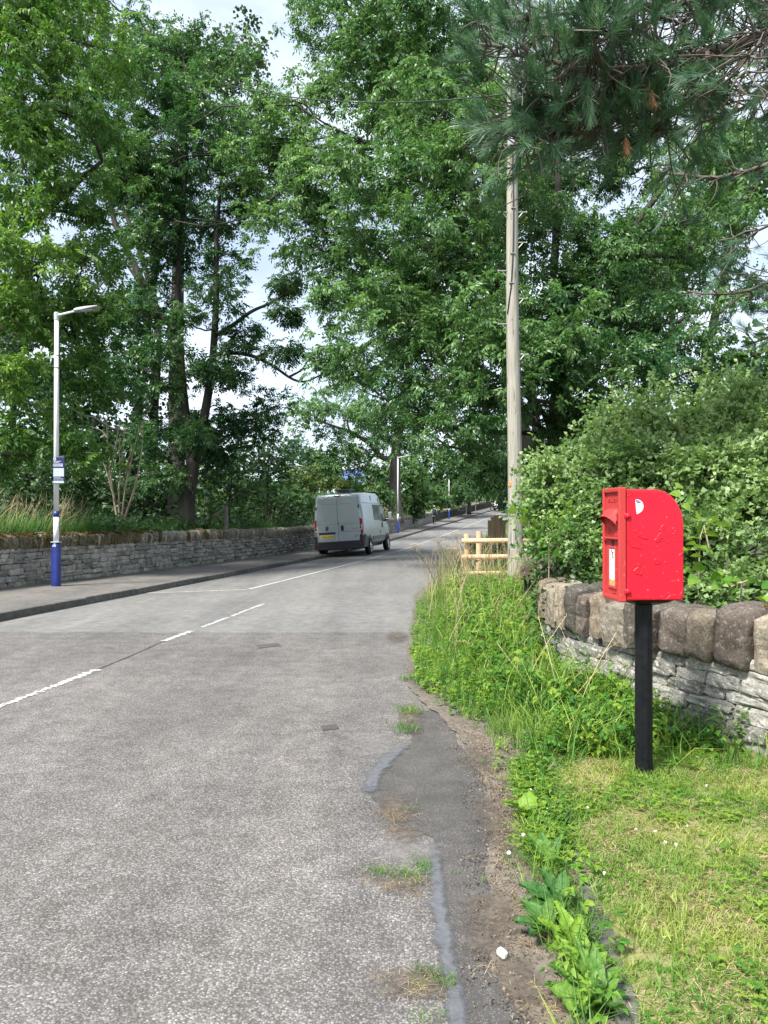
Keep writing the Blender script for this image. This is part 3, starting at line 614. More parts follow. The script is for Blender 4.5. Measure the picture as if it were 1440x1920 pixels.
while s < LT[-1] - 0.3:
    l = rr.uniform(0.09, 0.19); p, t = wl(s + l / 2), wl_t(s + l / 2); nrm = np.array([-t[1], t[0]]); z0 = float(pave_z(p[0], p[1])) - 0.05; hh = rr.uniform(0.25, 0.33)
    loc = np.array([p[0] + nrm[0] * 0.17, p[1] + nrm[1] * 0.17, z0 + 0.79 + hh / 2 - 0.02]); ang = math.atan2(t[1], t[0]) + rr.normal(0, 0.05); ti = rr.normal(0.06, 0.09)
    mossy = p[1] < 19.5 and rr.random() < 0.9 or 19.5 < p[1] < 25 and rr.random() < 0.25; S = (LM if mossy else LC)[rr.integers(8)]
    if nc < 298 and s > 9.6:
        o = link('cope_stone', S[2], walll); o.location = tuple(loc - np.array([b0[0], b0[1], 0])); o.rotation_euler = (0, ti, ang); o.scale = (l * 1.06, 0.44, hh); nc += 1
    else:
        Rm = np.array(Matrix.Rotation(ang, 3, 'Z') @ Matrix.Rotation(ti, 3, 'Y')); S = LS[int(s * 7) % 10]; Vv = (S[0] * np.array([l * 1.06, 0.44, hh])) @ Rm.T + loc
        stuffV.append(Vv); stuffF.append(np.array(S[1]) + nv); stuffT.append(np.full(len(S[1]), rr.random())); nv += len(Vv)
    s += l
tag(put('distant_cope_stones', np.vstack(stuffV), np.vstack(stuffF), M['cope_left'], walll, tint=np.concatenate(stuffT)), kind='stuff')
# ------------------------------------------------------------------ red post box on its black post
PBX, PBY = 1.437, 4.26
PBZ = float(verge_z(PBX, PBY))
pb = empty('post_box', (PBX, PBY, PBZ), 'red post box with peeling paint on a black fluted post in front of the wall', 'post box', rz=R(1.5))
BZ = 1.045 - PBZ; BW, BD, BH = 0.275, 0.315, 0.60                     # underside height, width, depth, height
prof = [(0.0, 0.0), (BD - 0.02, 0.0), (BD - 0.006, 0.006), (BD, 0.02), (BD, 0.40)]
for a in np.linspace(0, math.pi / 2, 14)[1:]: prof.append((BD - 0.155 + 0.155 * math.cos(a), 0.40 + (BH - 0.40 - 0.004) * math.sin(a)))
prof += [(0.0, BH - 0.002)]
X0 = -BD / 2 + 0.012
G().add(prism(prof, BW, 0.012, 3), (X0, 0, BZ)).put('body', M['red'], pb)
fx = X0 - 0.020                                                        # front casting: rim round a recessed face
g = G(); H2, W2 = BH + 0.016, BW + 0.016
for (yy, zz, sy, sz) in ((-W2 / 2 + 0.012, H2 / 2, 0.024, H2), (W2 / 2 - 0.012, H2 / 2, 0.024, H2), (0, H2 - 0.013, W2 - 0.048, 0.026), (0, 0.013, W2 - 0.048, 0.026)): g.add(box(0.040, sy, sz, 0.006, 2), (fx, yy, BZ - 0.008 + zz))
g.put('door_rim', M['red_dull'], pb)
dr = G().add(box(0.018, W2 - 0.05, H2 - 0.05, 0.002), (fx + 0.004, 0, BZ - 0.008 + H2 / 2)).put('door', M['red_dull'], pb)
def front(u, v, out=0.0): return Matrix(((0, 0, -1, fx - 0.0055 - out), (-1, 0, 0, u), (0, 1, 0, BZ + v), (0, 0, 0, 1)))    # lettering plane: +x of text runs along -y
text('raised_lettering', 'INDEX', 0.052, M['red_dull'], pb, front(0, 0.545, -0.002), 0.004)
# hood over the slot
hp = [(-0.012, 0.468), (-0.085, 0.435), (-0.087, 0.428), (-0.06, 0.418)]
g = G(); n = 9; V = []
for i in range(n):
    v = -0.105 + 0.21 * i / (n - 1); q = abs(v) / 0.105
    V += [(fx, v, BZ + 0.500), (fx - 0.030, v, BZ + 0.486 - 0.012 * q ** 3), (fx - 0.062 + 0.045 * q ** 4, v, BZ + 0.455 - 0.045 * q ** 4), (fx - 0.064 + 0.045 * q ** 4, v, BZ + 0.449 - 0.045 * q ** 4), (fx - 0.028, v, BZ + 0.476 - 0.03 * q ** 3), (fx, v, BZ + 0.488 - 0.055 * q ** 3)]
Fc = [[i * 6 + j, (i + 1) * 6 + j, (i + 1) * 6 + (j + 1) % 6, i * 6 + (j + 1) % 6] for i in range(n - 1) for j in range(6)] + [[0, 1, 2, 3, 4, 5], [(n - 1) * 6 + 5 - j for j in range(6)]]
G().add((np.array(V), Fc)).put('slot_hood', M['red_dull'], pb, True)
G().add(box(0.012, 0.17, 0.045), (fx - 0.004, 0, BZ + 0.458)).put('posting_slot', M['ink'], pb)
text('raised_letter', 'E', 0.062, M['red_dull'], pb, front(-0.055, 0.365, -0.002), 0.004); text('raised_letter', 'R', 0.062, M['red_dull'], pb, front(0.055, 0.365, -0.002), 0.004)
cr = G()
for i in range(5): cr.add(box(0.005, 0.007, 0.030, 0.001), (fx - 0.006, -0.026 + 0.013 * i, BZ + 0.408 + 0.006 * (i % 2)))
cr.add(box(0.006, 0.066, 0.009, 0.001), (fx - 0.006, 0, BZ + 0.393)).put('raised_crown', M['red_dull'], pb)
G().add(box(0.034, 0.225, 0.010, 0.003, 2), (fx - 0.010, 0, BZ + 0.331)).put('ledge', M['red_dull'], pb)
G().add(box(0.010, 0.028, 0.046), (fx - 0.004, 0.0, BZ + 0.300)).put('tab_slot', M['ink'], pb)
g = G()
for (yy, zz, sy, sz) in ((-0.056, 0.17, 0.012, 0.235), (0.056, 0.17, 0.012, 0.235), (0, 0.280, 0.10, 0.014), (0, 0.060, 0.10, 0.014)): g.add(box(0.012, sy, sz, 0.003), (fx - 0.007, yy, BZ + zz))
g.put('plate_frame', M['red_dull'], pb)
pl = G().add(box(0.006, 0.098, 0.205, 0.001), (fx - 0.0065, 0, BZ + 0.17)).put('collection_plate', M['plate_white'], pb)
G().add(box(0.002, 0.096, 0.034, 0.0005), (fx - 0.0095, 0, BZ + 0.086)).put('rust_stain', M['rust'], pb)
def front_bars(name, rows, mat, out, th=0.001):
    g = G()
    for u, v, l, h in rows: g.add(box(th, l, h), (fx - out, -u, BZ + v))
    return g.put(name, M[mat], pb)
front_bars('plate_print', [(-0.012, 0.262, 0.008, 0.016), (0.010, 0.252, 0.022, 0.007), (0.006, 0.240, 0.008, 0.016), (0.012, 0.226, 0.022, 0.006)], 'ink', 0.0098)
front_bars('plate_print', [(0.0, 0.205 - 0.012 * i, 0.05 + 0.012 * (i % 3), 0.004) for i in range(6)] + [(-0.01, 0.125, 0.022, 0.010), (0.015, 0.112, 0.030, 0.008)], 'grey_print', 0.0098)
front_bars('raised_maker_mark', [(0.01, 0.048, 0.09, 0.008), (0.02, 0.034, 0.06, 0.008)], 'red_dull', 0.006, 0.004)
for zz in (0.455 - 0.0, 0.050):
    g = G().add(lathe([(0.0005, -0.008), (0.014, -0.008), (0.017, 0.0), (0.012, 0.009), (0.0005, 0.011)], 12), (X0 + 0.010, -BW / 2 - 0.004, BZ + zz), Matrix.Rotation(R(90), 3, 'X'))
    g.add(box(0.016, 0.012, 0.030, 0.003), (X0 - 0.004, -BW / 2 - 0.006, BZ + zz)); g.put('hinge', M['red'], pb, True)
# torn round sticker on the side
V = [(0, 0, 0)]; sx, sz_ = X0 + 0.055, BZ + 0.505
pts = [(-0.004, 0.036), (0.008, 0.038), (0.022, 0.033), (0.034, 0.022), (0.040, 0.006), (0.039, -0.010), (0.032, -0.024), (0.020, -0.034), (0.004, -0.042), (0.000, -0.020)]
def side(p, lift): return np.array([(sx + x, -BW / 2 - lift, sz_ + z) for x, z in p])
st = put('torn_sticker', side(pts, 0.0015), [list(range(len(pts)))[::-1]], M['plate_white'], pb, world=False)
put('sticker_print', side([(-0.003, 0.034), (0.010, 0.034), (0.022, 0.028), (0.026, 0.021), (0.014, 0.017), (0.002, 0.022)], 0.0025), [[5, 4, 3, 2, 1, 0]], M['ink_blue'], st, world=False)
put('sticker_print', side([(0.006, 0.030), (0.010, 0.031), (0.012, 0.025), (0.008, 0.023)], 0.0032), [[3, 2, 1, 0]], M['white_print'], st, world=False)
put('sticker_print', side([(0.014, 0.029), (0.018, 0.028), (0.018, 0.022), (0.015, 0.022)], 0.0032), [[3, 2, 1, 0]], M['white_print'], st, world=False)
# dished support plate and fluted post
V = []; n = 24
for z, a, b in ((0.0, BD / 2 - 0.004, BW / 2 - 0.004), (-0.012, BD / 2 - 0.03, BW / 2 - 0.02), (-0.026, 0.085, 0.075), (-0.034, 0.052, 0.052)):
    for j in range(n): t = 2 * math.pi * j / n; V.append((a * np.sign(math.cos(t)) * abs(math.cos(t)) ** 0.6, b * np.sign(math.sin(t)) * abs(math.sin(t)) ** 0.6, BZ - 0.002 + z))
Fc = [[i * n + j, (i + 1) * n + j, (i + 1) * n + (j + 1) % n, i * n + (j + 1) % n] for i in range(3) for j in range(n)] + [list(range(n))]
put('support_plate', V, Fc, M['black_paint'], pb, world=False)
poly = []
for k in range(8):                                                     # eight lobes with flutes between
    for da, r in ((-0.30, 0.046), (-0.12, 0.0485), (0.12, 0.0485), (0.30, 0.0465), (0.3927, 0.0445)): a = k * math.pi / 4 + da; poly.append((r * math.cos(a), r * math.sin(a)))
n = len(poly); V = []; zs = [-0.06, 0.10, 0.3, 0.5, 0.7, BZ - 0.03]
for z in zs: V += [(x * (1.05 if z < 0 else 1), y * (1.05 if z < 0 else 1), z) for x, y in poly]
Fc = [[i * n + j, i * n + (j + 1) % n, (i + 1) * n + (j + 1) % n, (i + 1) * n + j] for i in range(len(zs) - 1) for j in range(n)]
put('post', V, Fc, M['black_paint'], pb, world=False)

# ------------------------------------------------------------------ lamp posts
def lamp_post(x, y, label, detail, h=5.4):
    z = float(pave_z(x, y)); o = empty('lamp_post', (x, y, z), label, 'lamp post', 'white and blue lamp posts along the far pavement')
    G().add(tube([(0, 0, -0.1), (0, 0, 0.02), (0, 0, 0.80), (0, 0, 0.86)], [0.098, 0.092, 0.088, 0.066], 20)).put('base', M['blue_paint'], o, True)
    G().add(tube([(0, 0, 0.845), (0, 0, 1.02 + 0.35)], [0.054, 0.052], 16)).put('lower_shaft', M['white_paint'], o, True)
    G().add(tube([(0, 0, 1.365), (0, 0, 1.48)], [0.0535, 0.053], 16)).put('blue_band', M['blue_paint'], o, True)
    G().add(tube([(0, 0, 1.475), (0, 0, 3.6), (0, 0, h - 0.12)], [0.052, 0.046, 0.042], 16)).put('shaft', M['white_paint'], o, True)
    G().add(tube([(0, 0, h - 0.14), (0, 0, h)], [0.050, 0.050], 16)).add(lathe([(0.05, 0), (0.045, 0.012), (0.001, 0.016)], 16), (0, 0, h)).put('top_collar', M['grey_paint'], o)
    ax = np.array([0.97, -0.22, 0])
    G().add(tube([np.array([0, 0, h - 0.05]), ax * 0.2 + [0, 0, h - 0.02], ax * 0.46 + [0, 0, h + 0.02]], [0.024, 0.022, 0.020], 10)).put('arm', M['white_paint'], o, True)
    rz = math.atan2(ax[1], ax[0]); Rz = Matrix.Rotation(rz, 3, 'Z') @ Matrix.Rotation(R(-5), 3, 'Y')
    hd = [(0.0, -0.022), (0.02, 0.024), (0.10, 0.034), (0.30, 0.031), (0.52, 0.014), (0.55, 0.003), (0.48, -0.008), (0.16, -0.026)]
    ln = G().add(prism(hd, 0.17, 0.012, 2), ax * 0.42 + [0, 0, h + 0.02], Rz).put('lantern', M['grey_paint'], o)
    G().add(box(0.24, 0.12, 0.012, 0.003), ax * 0.70 + [0, 0, h + 0.008], Rz).put('lens', M['clear_lens'], ln)
    if detail:
        G().add(box(0.07, 0.008, 0.035, 0.002), (0.0, -0.0905, 0.795)).put('number_label', M['white_print'], o)
        G().add(box(0.16, 0.16, 0.02, 0.004), (0.0, 0.0, 0.868)).put('flange', M['grey_paint'], o)
        G().add(tube([(0, 0, 4.55), (0, 0, 4.565)], [0.0455, 0.0455], 14)).put('strap', M['cable'], o)
        G().add(tube([(0, 0, 4.3), (0, 0, 4.32)], [0.0462, 0.0462], 14)).put('strap', M['cable'], o)
    return o
L1 = at(105.5, 1100, 15.2)
lamp_post(L1[0], 15.2, 'nearest white lamp post with blue base, carrying a navy notice board', True)
lamp_post(float(at(746, 990, 54.5)[0]), 54.5, 'white lamp post with blue base just beyond the silver van', False)
lamp_post(float(at(842, 970, 88)[0]), 88, 'farthest white lamp post with blue base, beyond the walking person', False)
# notice board on the nearest one
lz = float(pave_z(L1[0], 15.2)); SX = L1[0] + 0.075; SY = 15.2 - 0.062
nb = empty('notice_board', (SX, SY, lz + 2.02), 'navy notice board with white panel strapped to the nearest lamp post', 'sign', rz=R(-4))
G().add(box(0.235, 0.012, 0.53, 0.006, 2), (0, 0, 0.265)).put('board', M['navy'], nb)
nbf = lambda u, v, out=0.0: Matrix(((1, 0, 0, u), (0, 0, -1, -0.0075 - out), (0, 1, 0, v), (0, 0, 0, 1)))
def disc(n, r, u, v, out, e=1.0): return np.array([(u + r * math.cos(2 * math.pi * i / n), -0.0075 - out, v + r * e * math.sin(2 * math.pi * i / n)) for i in range(n)]), [list(range(n))]
for nm, a, mt in (('round_emblem', disc(18, 0.030, -0.080, 0.487, 0.001, 1.15), 'white_print'), ('emblem_centre', disc(12, 0.007, -0.080, 0.487, 0.002, 2.2), 'navy')): G().add(a).put(nm, M[mt], nb)
def print_rows(name, rows, mat, parent, yb, hh):
    """Rows of print too small to read: short word-like dashes. rows: (u0, u1, v)."""
    rq = np.random.default_rng(21); g = G()
    for u0, u1, v in rows:
        u = u0
        while u < u1:
            l = min(rq.uniform(0.010, 0.034), u1 - u + 0.002); g.add((np.array([(u, yb, v - hh / 2), (u + l, yb, v - hh / 2), (u + l, yb, v + hh / 2), (u, yb, v + hh / 2)]), [[0, 1, 2, 3]])); u += l + 0.005
    return g.put(name, M[mat], parent)
print_rows('notice_print', [(-0.100, 0.050, 0.440), (-0.100, 0.010, 0.420)], 'white_print', nb, -0.0085, 0.013)
G().add(box(0.19, 0.002, 0.055, 0.0008), (-0.012, -0.0075, 0.365)).put('grey_strip', M['grey_print'], nb)
print_rows('notice_print', [(-0.100, 0.07, 0.376), (-0.100, 0.05, 0.354)], 'navy', nb, -0.0095, 0.010)
wp = G().add(box(0.215, 0.004, 0.165, 0.001), (0, -0.0075, 0.222)).put('white_panel', M['white_print'], nb)
print_rows('panel_print', [(-0.090, 0.085 - 0.03 * (i % 3), 0.286 - 0.0215 * i) for i in range(7)], 'grey_print', wp, -0.0102, 0.008)
print_rows('notice_print', [(-0.100, 0.04, 0.118), (-0.100, 0.09, 0.096), (-0.10, 0.09, 0.070)], 'grey_print', nb, -0.0085, 0.009)
G().add(box(0.215, 0.003, 0.042, 0.001), (0, -0.0075, 0.030)).put('white_strip', M['white_print'], nb)
print_rows('notice_print', [(-0.095, 0.09, 0.030)], 'grey_print', nb, -0.0098, 0.010)

# ------------------------------------------------------------------ wooden utility pole
PX, PY = float(at(966, 1110, 14.1)[0]), 14.1
pz = float(verge_z(PX, PY)); up = empty('utility_pole', (PX, PY, pz), 'tall weathered wooden utility pole with metal steps beside the rail fence', 'utility pole')
tipx = float(at(959.5, 150, 14.1)[0]) - PX; PH = CAMH + (HZ - 150) / F * 14.1 - pz
def pole_at(z): return np.array([tipx * z / PH + 0.012 * math.sin(z * 0.9), 0.0, z])
def pole_r(z): return 0.142 - 0.050 * z / PH
zz = np.linspace(-0.3, PH, 34); V, Fc = tube([pole_at(z) for z in zz], [pole_r(z) for z in zz], 22)
M['pole_wood'] = surf('weathered pole wood', (0.35, 0.34, 0.29), (0.22, 0.205, 0.17), 7, 0.85, bmp=0.7, dist=0.02, sc=(5, 5, 0.22), lo=0.3, hi=0.66)
put('pole', V, Fc, M['pole_wood'], up, True, world=False)
r8 = np.random.default_rng(8); g = G()
for i in range(70):                                                     # drying splits
    z0 = r8.uniform(0.4, 2.4) if i < 30 else r8.uniform(0.5, PH); a = r8.uniform(math.pi * 1.02, math.pi * 1.98); l = r8.uniform(0.05, 0.30)
    pts = [pole_at(z0 + l * t) + pole_r(z0) * 1.001 * np.array([math.cos(a + 0.06 * r8.normal()), math.sin(a), 0]) for t in (0, 0.5, 1)]; g.add(tube(pts, [0.001, r8.uniform(0.003, 0.007), 0.001], 5))
tag(g.put('drying_cracks', M['ink'], up), kind='stuff')
for zpx, sd in ((398, -1), (398, 1), (455, 1), (508, -1), (560, 1), (608, -1), (270, -1), (665, 1) ):
    z = CAMH + (HZ - zpx) / F * 14.1 - pz; c = pole_at(z); r = pole_r(z); rb = 0.011
    g = G().add(tube([c + [sd * (r - 0.02), -0.03, 0], c + [sd * (r + 0.155), -0.03, 0]], rb, 8)).add(tube([c + [sd * (r + 0.150), -0.03, -0.012], c + [sd * (r + 0.150), -0.03, 0.022]], rb, 8)).add(tube([c + [sd * (r - 0.01), -0.03, -0.115], c + [sd * (r + 0.085), -0.03, -0.004]], 0.008, 6))
    g.put('step_bracket', M['metal'], up)
cab = []
for zpx, a in ((170, 250), (300, 262), (400, 272), (470, 268), (540, 250), (590, 215)):
    z = CAMH + (HZ - zpx) / F * 14.1 - pz; cab.append(pole_at(z) + (pole_r(z) + 0.012) * np.array([math.cos(R(a)), math.sin(R(a)), 0]))
G().add(tube(cab, 0.011, 8)).put('cable', M['cable'], up, True)
for zpx, a in ((393, 271), (478, 266), (533, 252)):
    z = CAMH + (HZ - zpx) / F * 14.1 - pz; G().add(box(0.085, 0.03, 0.018, 0.004), pole_at(z) + (pole_r(z) + 0.006) * np.array([math.cos(R(a)), math.sin(R(a)), 0])).put('cable_clip', M['metal'], up)
z = CAMH + (HZ - 665) / F * 14.1 - pz; G().add(tube([pole_at(z - 0.5) + [pole_r(z) + 0.012, -0.02, 0], pole_at(z + 0.5) + [pole_r(z) + 0.014, -0.02, 0]], 0.008, 6)).put('side_cable', M['cable'], up)
G().add(box(0.11, 0.03, 0.24, 0.006), pole_at(PH - 1.12) + [-0.04, -0.115, 0]).put('grey_plate', M['grey_paint'], up)
G().add(lathe([(0.034, 0), (0.034, 0.008), (0.001, 0.012)], 14), pole_at(PH - 0.10) + [-0.02, -0.103, 0], Matrix.Rotation(R(90), 3, 'X')).put('round_tag', M['white_print'], up)
z = CAMH + (HZ - 908) / F * 14.1 - pz; G().add(box(0.05, 0.02, 0.075, 0.006), pole_at(z) + [-0.105, -0.095, 0]).put('orange_tag', M['orange'], up)
lp = pole_at(PH - 0.02); G().add(tube([lp + [0.10 * math.cos(t), 0.10 * math.sin(t), -0.03 * math.sin(t)] for t in np.linspace(0, 2 * math.pi, 16)], 0.006, 6)).put('top_loop', M['cable'], up)
top = np.array([PX, PY, pz]) + pole_at(PH - 0.28)
def wire(a, b, sag, label):
    t = np.linspace(0, 1, 24); P = [a + (b - a) * u - np.array([0, 0, sag * 4 * u * (1 - u)]) for u in t]
    o = put('overhead_wire', *tube(P, 0.013, 6), M['cable'], smooth=True); tag(o, label, 'wire', 'overhead wires meeting at the utility pole')
wire(top + [-0.1, -0.05, 0.02], top + np.array([-6.5, 6.0, 3.6]), 0.3, 'dark wire running up and left from the utility pole top through the ash leaves')
wire(top + [0.1, -0.05, -0.10], top + np.array([7.0, -1.5, 3.0]), 0.3, 'dark wire running right from the utility pole top into the pine')

# ------------------------------------------------------------------ peeled-pole rail fence
FY = 16.2; fz = float(verge_z(2.0, FY)) - 0.02
fn = empty('rail_fence', (2.0, FY, fz), 'new pale timber post and rail fence behind the utility pole', 'fence')
fxs = [float(at(p, 1000, FY)[0]) for p in (874, 1005, 1136, 1267)]
for k, px in enumerate((1014, 1044, 1075, 1104)):
    z = CAMH + (HZ - px) / F * FY
    for i in range(3 if k < 3 else 2):
        i0 = i if k < 3 else i + 1; a, b = fxs[i0], fxs[i0 + 1] if i0 < 3 else fxs[3] + 1
        if k == 3: a = float(at(944, 1000, FY)[0]) if i == 0 else a
        put('rail', *tube([(a - 0.10, FY - 0.06, z), ((a + b) / 2, FY - 0.06 + 0.01 * i, z + 0.005), (b - 0.105, FY - 0.055, z)], [0.050, 0.054, 0.049], 12), M['timber_new'], fn, True)
for x in fxs: put('post', *tube([(x + 0.02, FY + 0.06, fz - 0.3), (x + 0.02, FY + 0.06, CAMH + (HZ - 1001) / F * FY)], [0.064, 0.062], 14), M['timber_new'], fn)
put('post', *tube([(float(at(898, 1000, FY + 1)[0]), FY + 1.0, fz - 0.3), (float(at(898, 1000, FY + 1)[0]), FY + 1.0, CAMH + (HZ - 996) / F * (FY + 1))], [0.066, 0.066], 14), M['timber_new'], fn)
# curved-top board gate beyond it
GY = 21.0; gx0, gx1 = float(at(914, 980, GY)[0]), float(at(952, 980, GY)[0]); gz = CAMH + (HZ - 1012) / F * GY
gt = empty('board_gate', (gx0, GY, gz), 'brown board gate with rounded top half hidden beyond the rail fence', 'gate')
nb_ = 6
for i in range(nb_):
    u = (i + 0.5) / nb_; x = gx0 + (gx1 - gx0) * u; h = 0.34 + 0.24 * math.sin(math.pi * min(1, u * 0.9 + 0.05)); yy = GY + 0.07 * i
    G().add(box((gx1 - gx0) / nb_ - 0.012, 0.03, h + 0.25, 0.004), (x - gx0, yy - GY, (h + 0.25) / 2 - 0.15), Matrix.Rotation(R(18), 3, 'Z')).put('board', M['timber_brown'], gt)
for x in (gx1 + 0.08, gx1 + 0.19): put('post', *tube([(x, GY, gz - 0.3), (x, GY, gz + 0.42)], [0.04, 0.04], 10), M['timber_brown'], gt)

# ------------------------------------------------------------------ silver panel van
VY = 30.25; vx = -1.72; VA = R(12.0)
vz = float(road_z(vx, VY)); vn = empty('panel_van', (vx, VY, vz), 'silver panel van parked half against the far kerb, seen from behind', 'van', rz=-VA)
vn.rotation_euler = (R(0.3), R(-3.6), -VA)
def vput(g, name, mat, parent=None, smooth=False): return g.put(name, M[mat], parent or vn, smooth)
secs = [(0.00, 0.985, 0.62, 2.36, 0.84), (0.05, 1.005, 0.52, 2.44, 0.87), (0.30, 1.02, 0.45, 2.50, 0.885), (1.2, 1.025, 0.42, 2.53, 0.89), (3.2, 1.025, 0.42, 2.53, 0.89), (3.55, 1.02, 0.42, 2.49, 0.88), (3.85, 1.015, 0.42, 2.36, 0.86), (4.35, 1.01, 0.42, 1.85, 0.87), (4.70, 1.0, 0.42, 1.42, 0.90), (5.05, 0.96, 0.42, 1.22, 0.84), (5.28, 0.90, 0.42, 1.06, 0.76), (5.38, 0.82, 0.46, 0.86, 0.70)]
V = []; m = 18
for y, hw, zb, zt, rw in secs:
    wz = min(1.15, zt - 0.12)
    half = [(0.0, zb), (hw * 0.90, zb), (hw * 0.985, zb + 0.10), (hw, zb + (wz - zb) * 0.55), (hw, wz), (hw - (hw - rw) * 0.45, wz + (zt - wz) * 0.55), (rw, zt - min(0.10, (zt - wz) * 0.5)), (rw - 0.07, zt - 0.02), (rw * 0.5, zt), (0, zt + 0.012)]
    pts = half + [(-x, z) for x, z in half[-2:0:-1]]; V += [(x, y, z) for x, z in pts]
m = len(pts)
Fc = [[i * m + j, (i + 1) * m + j, (i + 1) * m + (j + 1) % m, i * m + (j + 1) % m] for i in range(len(secs) - 1) for j in range(m)] + [list(range(m)), [(len(secs) - 1) * m + m - 1 - j for j in range(m)]]
bd = put('body', V, Fc, M['van_paint'], vn, True, world=False)
bm = bmesh.new(); bm.from_mesh(bd.data); bmesh.ops.recalc_face_normals(bm, faces=bm.faces[:])
for e in bm.edges:
    if len(e.link_faces) == 2 and e.calc_face_angle(0) > 0.7: e.smooth = False
bm.to_mesh(bd.data); bm.free()
# rear doors: pressed panels either side of the centre gap
def dpan(sgn, z0, z1, x0, x1a, x1b, yo=-0.022, t=0.03):
    P = [(sgn * x0, z0), (sgn * x1a, z0), (sgn * x1b, z1), (sgn * x0, z1)]; return prism(P if sgn > 0 else P[::-1], t, 0.008, 2), (0, yo, 0)
for sgn in (-1, 1):
    gg = G().add(*dpan(sgn, 0.62, 0.975, 0.007, 0.90, 0.90, -0.030)); d0 = vput(gg, 'rear_door', 'van_paint')
    d0.data.shade_flat()
    gg = G()
    for (z0, z1, xa, xb, yo) in ((0.985, 1.275, 0.90, 0.885, -0.022), (1.283, 2.075, 0.885, 0.825, -0.020), (2.083, 2.335, 0.825, 0.795, -0.014)): gg.add(*dpan(sgn, z0, z1, 0.007, xa, xb, yo))
    vput(gg, 'door_panel', 'van_paint', d0)
    for z in (1.95, 1.12): vput(G().add(box(0.05, 0.06, 0.11, 0.012, 2), (sgn * (0.905 - 0.05 * (z - 1.1)), -0.02, z)), 'hinge', 'black_plastic', d0)
    hl = vput(G().add(prism([(sgn * 0.905 + a, b) for a, b in ((-0.055, 0.86), (0.075, 0.86), (0.095, 1.10), (0.07, 1.44), (-0.01, 1.50), (-0.055, 1.48))], 0.09, 0.02, 2), (0, 0.02, 0)), 'tail_light', 'red_lens')
    vput(G().add(prism([(sgn * 0.905 + a, b) for a, b in ((-0.045, 1.02), (0.06, 1.02), (0.085, 1.18), (0.07, 1.26), (0.0, 1.18))], 0.02, 0.006), (0, -0.028, 0)), 'clear_lens', 'clear_lens', hl)
    vput(G().add(box(0.09, 0.012, 0.03, 0.004), (sgn * 0.86, -0.095, 0.52)), 'reflector', 'red_lens')
vput(G().add(box(0.105, 0.03, 0.21, 0.03, 3), (0.17, -0.045, 1.13)), 'door_handle', 'black_plastic'); vput(G().add(box(0.03, 0.02, 0.05, 0.005), (0.035, -0.04, 1.33)), 'lock', 'black_plastic')
vput(G().add(box(0.68, 0.02, 0.075, 0.01), (-0.46, -0.048, 0.945)), 'plate_lamp_strip', 'black_plastic')
vput(G().add(box(0.60, 0.008, 0.20, 0.01), (-0.46, -0.046, 0.80)), 'plate_recess', 'grey_paint')
np_ = vput(G().add(box(0.52, 0.012, 0.112, 0.006), (-0.46, -0.053, 0.805)), 'number_plate', 'yellow_plate')
vback = lambda u, v, out: Matrix(((1, 0, 0, u), (0, 0, -1, -out), (0, 1, 0, v), (0, 0, 0, 1)))
text('plate_characters', 'LP68 ZWW', 0.088, M['ink'], np_, vback(-0.46, 0.805, 0.0605))
text('country_sticker', 'GB', 0.10, M['ink'], vn, vback(0.70, 0.80, 0.047)); text('model_badge', 'BOXER', 0.055, M['ink'], vn, vback(0.68, 1.095, 0.039))
lion = [(-0.05, -0.10), (-0.03, -0.10), (-0.01, -0.045), (0.015, -0.06), (0.03, -0.10), (0.055, -0.10), (0.035, -0.04), (0.02, -0.005), (0.06, 0.0), (0.075, -0.02), (0.085, 0.01), (0.055, 0.03), (0.02, 0.025), (0.05, 0.06), (0.075, 0.055), (0.07, 0.08), (0.04, 0.085), (0.015, 0.06), (0.005, 0.10), (-0.03, 0.11), (-0.045, 0.08), (-0.025, 0.05), (-0.04, 0.0), (-0.075, -0.015), (-0.08, -0.04), (-0.055, -0.035), (-0.035, -0.045)]
vput(G().add(prism(lion, 0.008), (-0.46, -0.040, 1.125)), 'lion_emblem', 'black_plastic')
vput(G().add(box(0.24, 0.04, 0.05, 0.01), (0.02, 0.01, 2.385)), 'high_brake_light', 'red_lens')
vput(G().add(prism([(-0.94, 0.36), (-0.92, 0.30), (0.92, 0.30), (0.94, 0.36), (0.99, 0.56), (0.99, 0.615), (-0.99, 0.615), (-0.99, 0.56)], 0.16, 0.015, 2), (0, 0.0, 0)), 'rear_bumper', 'black_plastic')
vput(G().add(prism([(-0.93, 0.615), (0.93, 0.615), (0.93, 0.625), (-0.93, 0.625)], 0.14), (0, 0.01, 0)), 'bumper_step', 'grey_plastic')
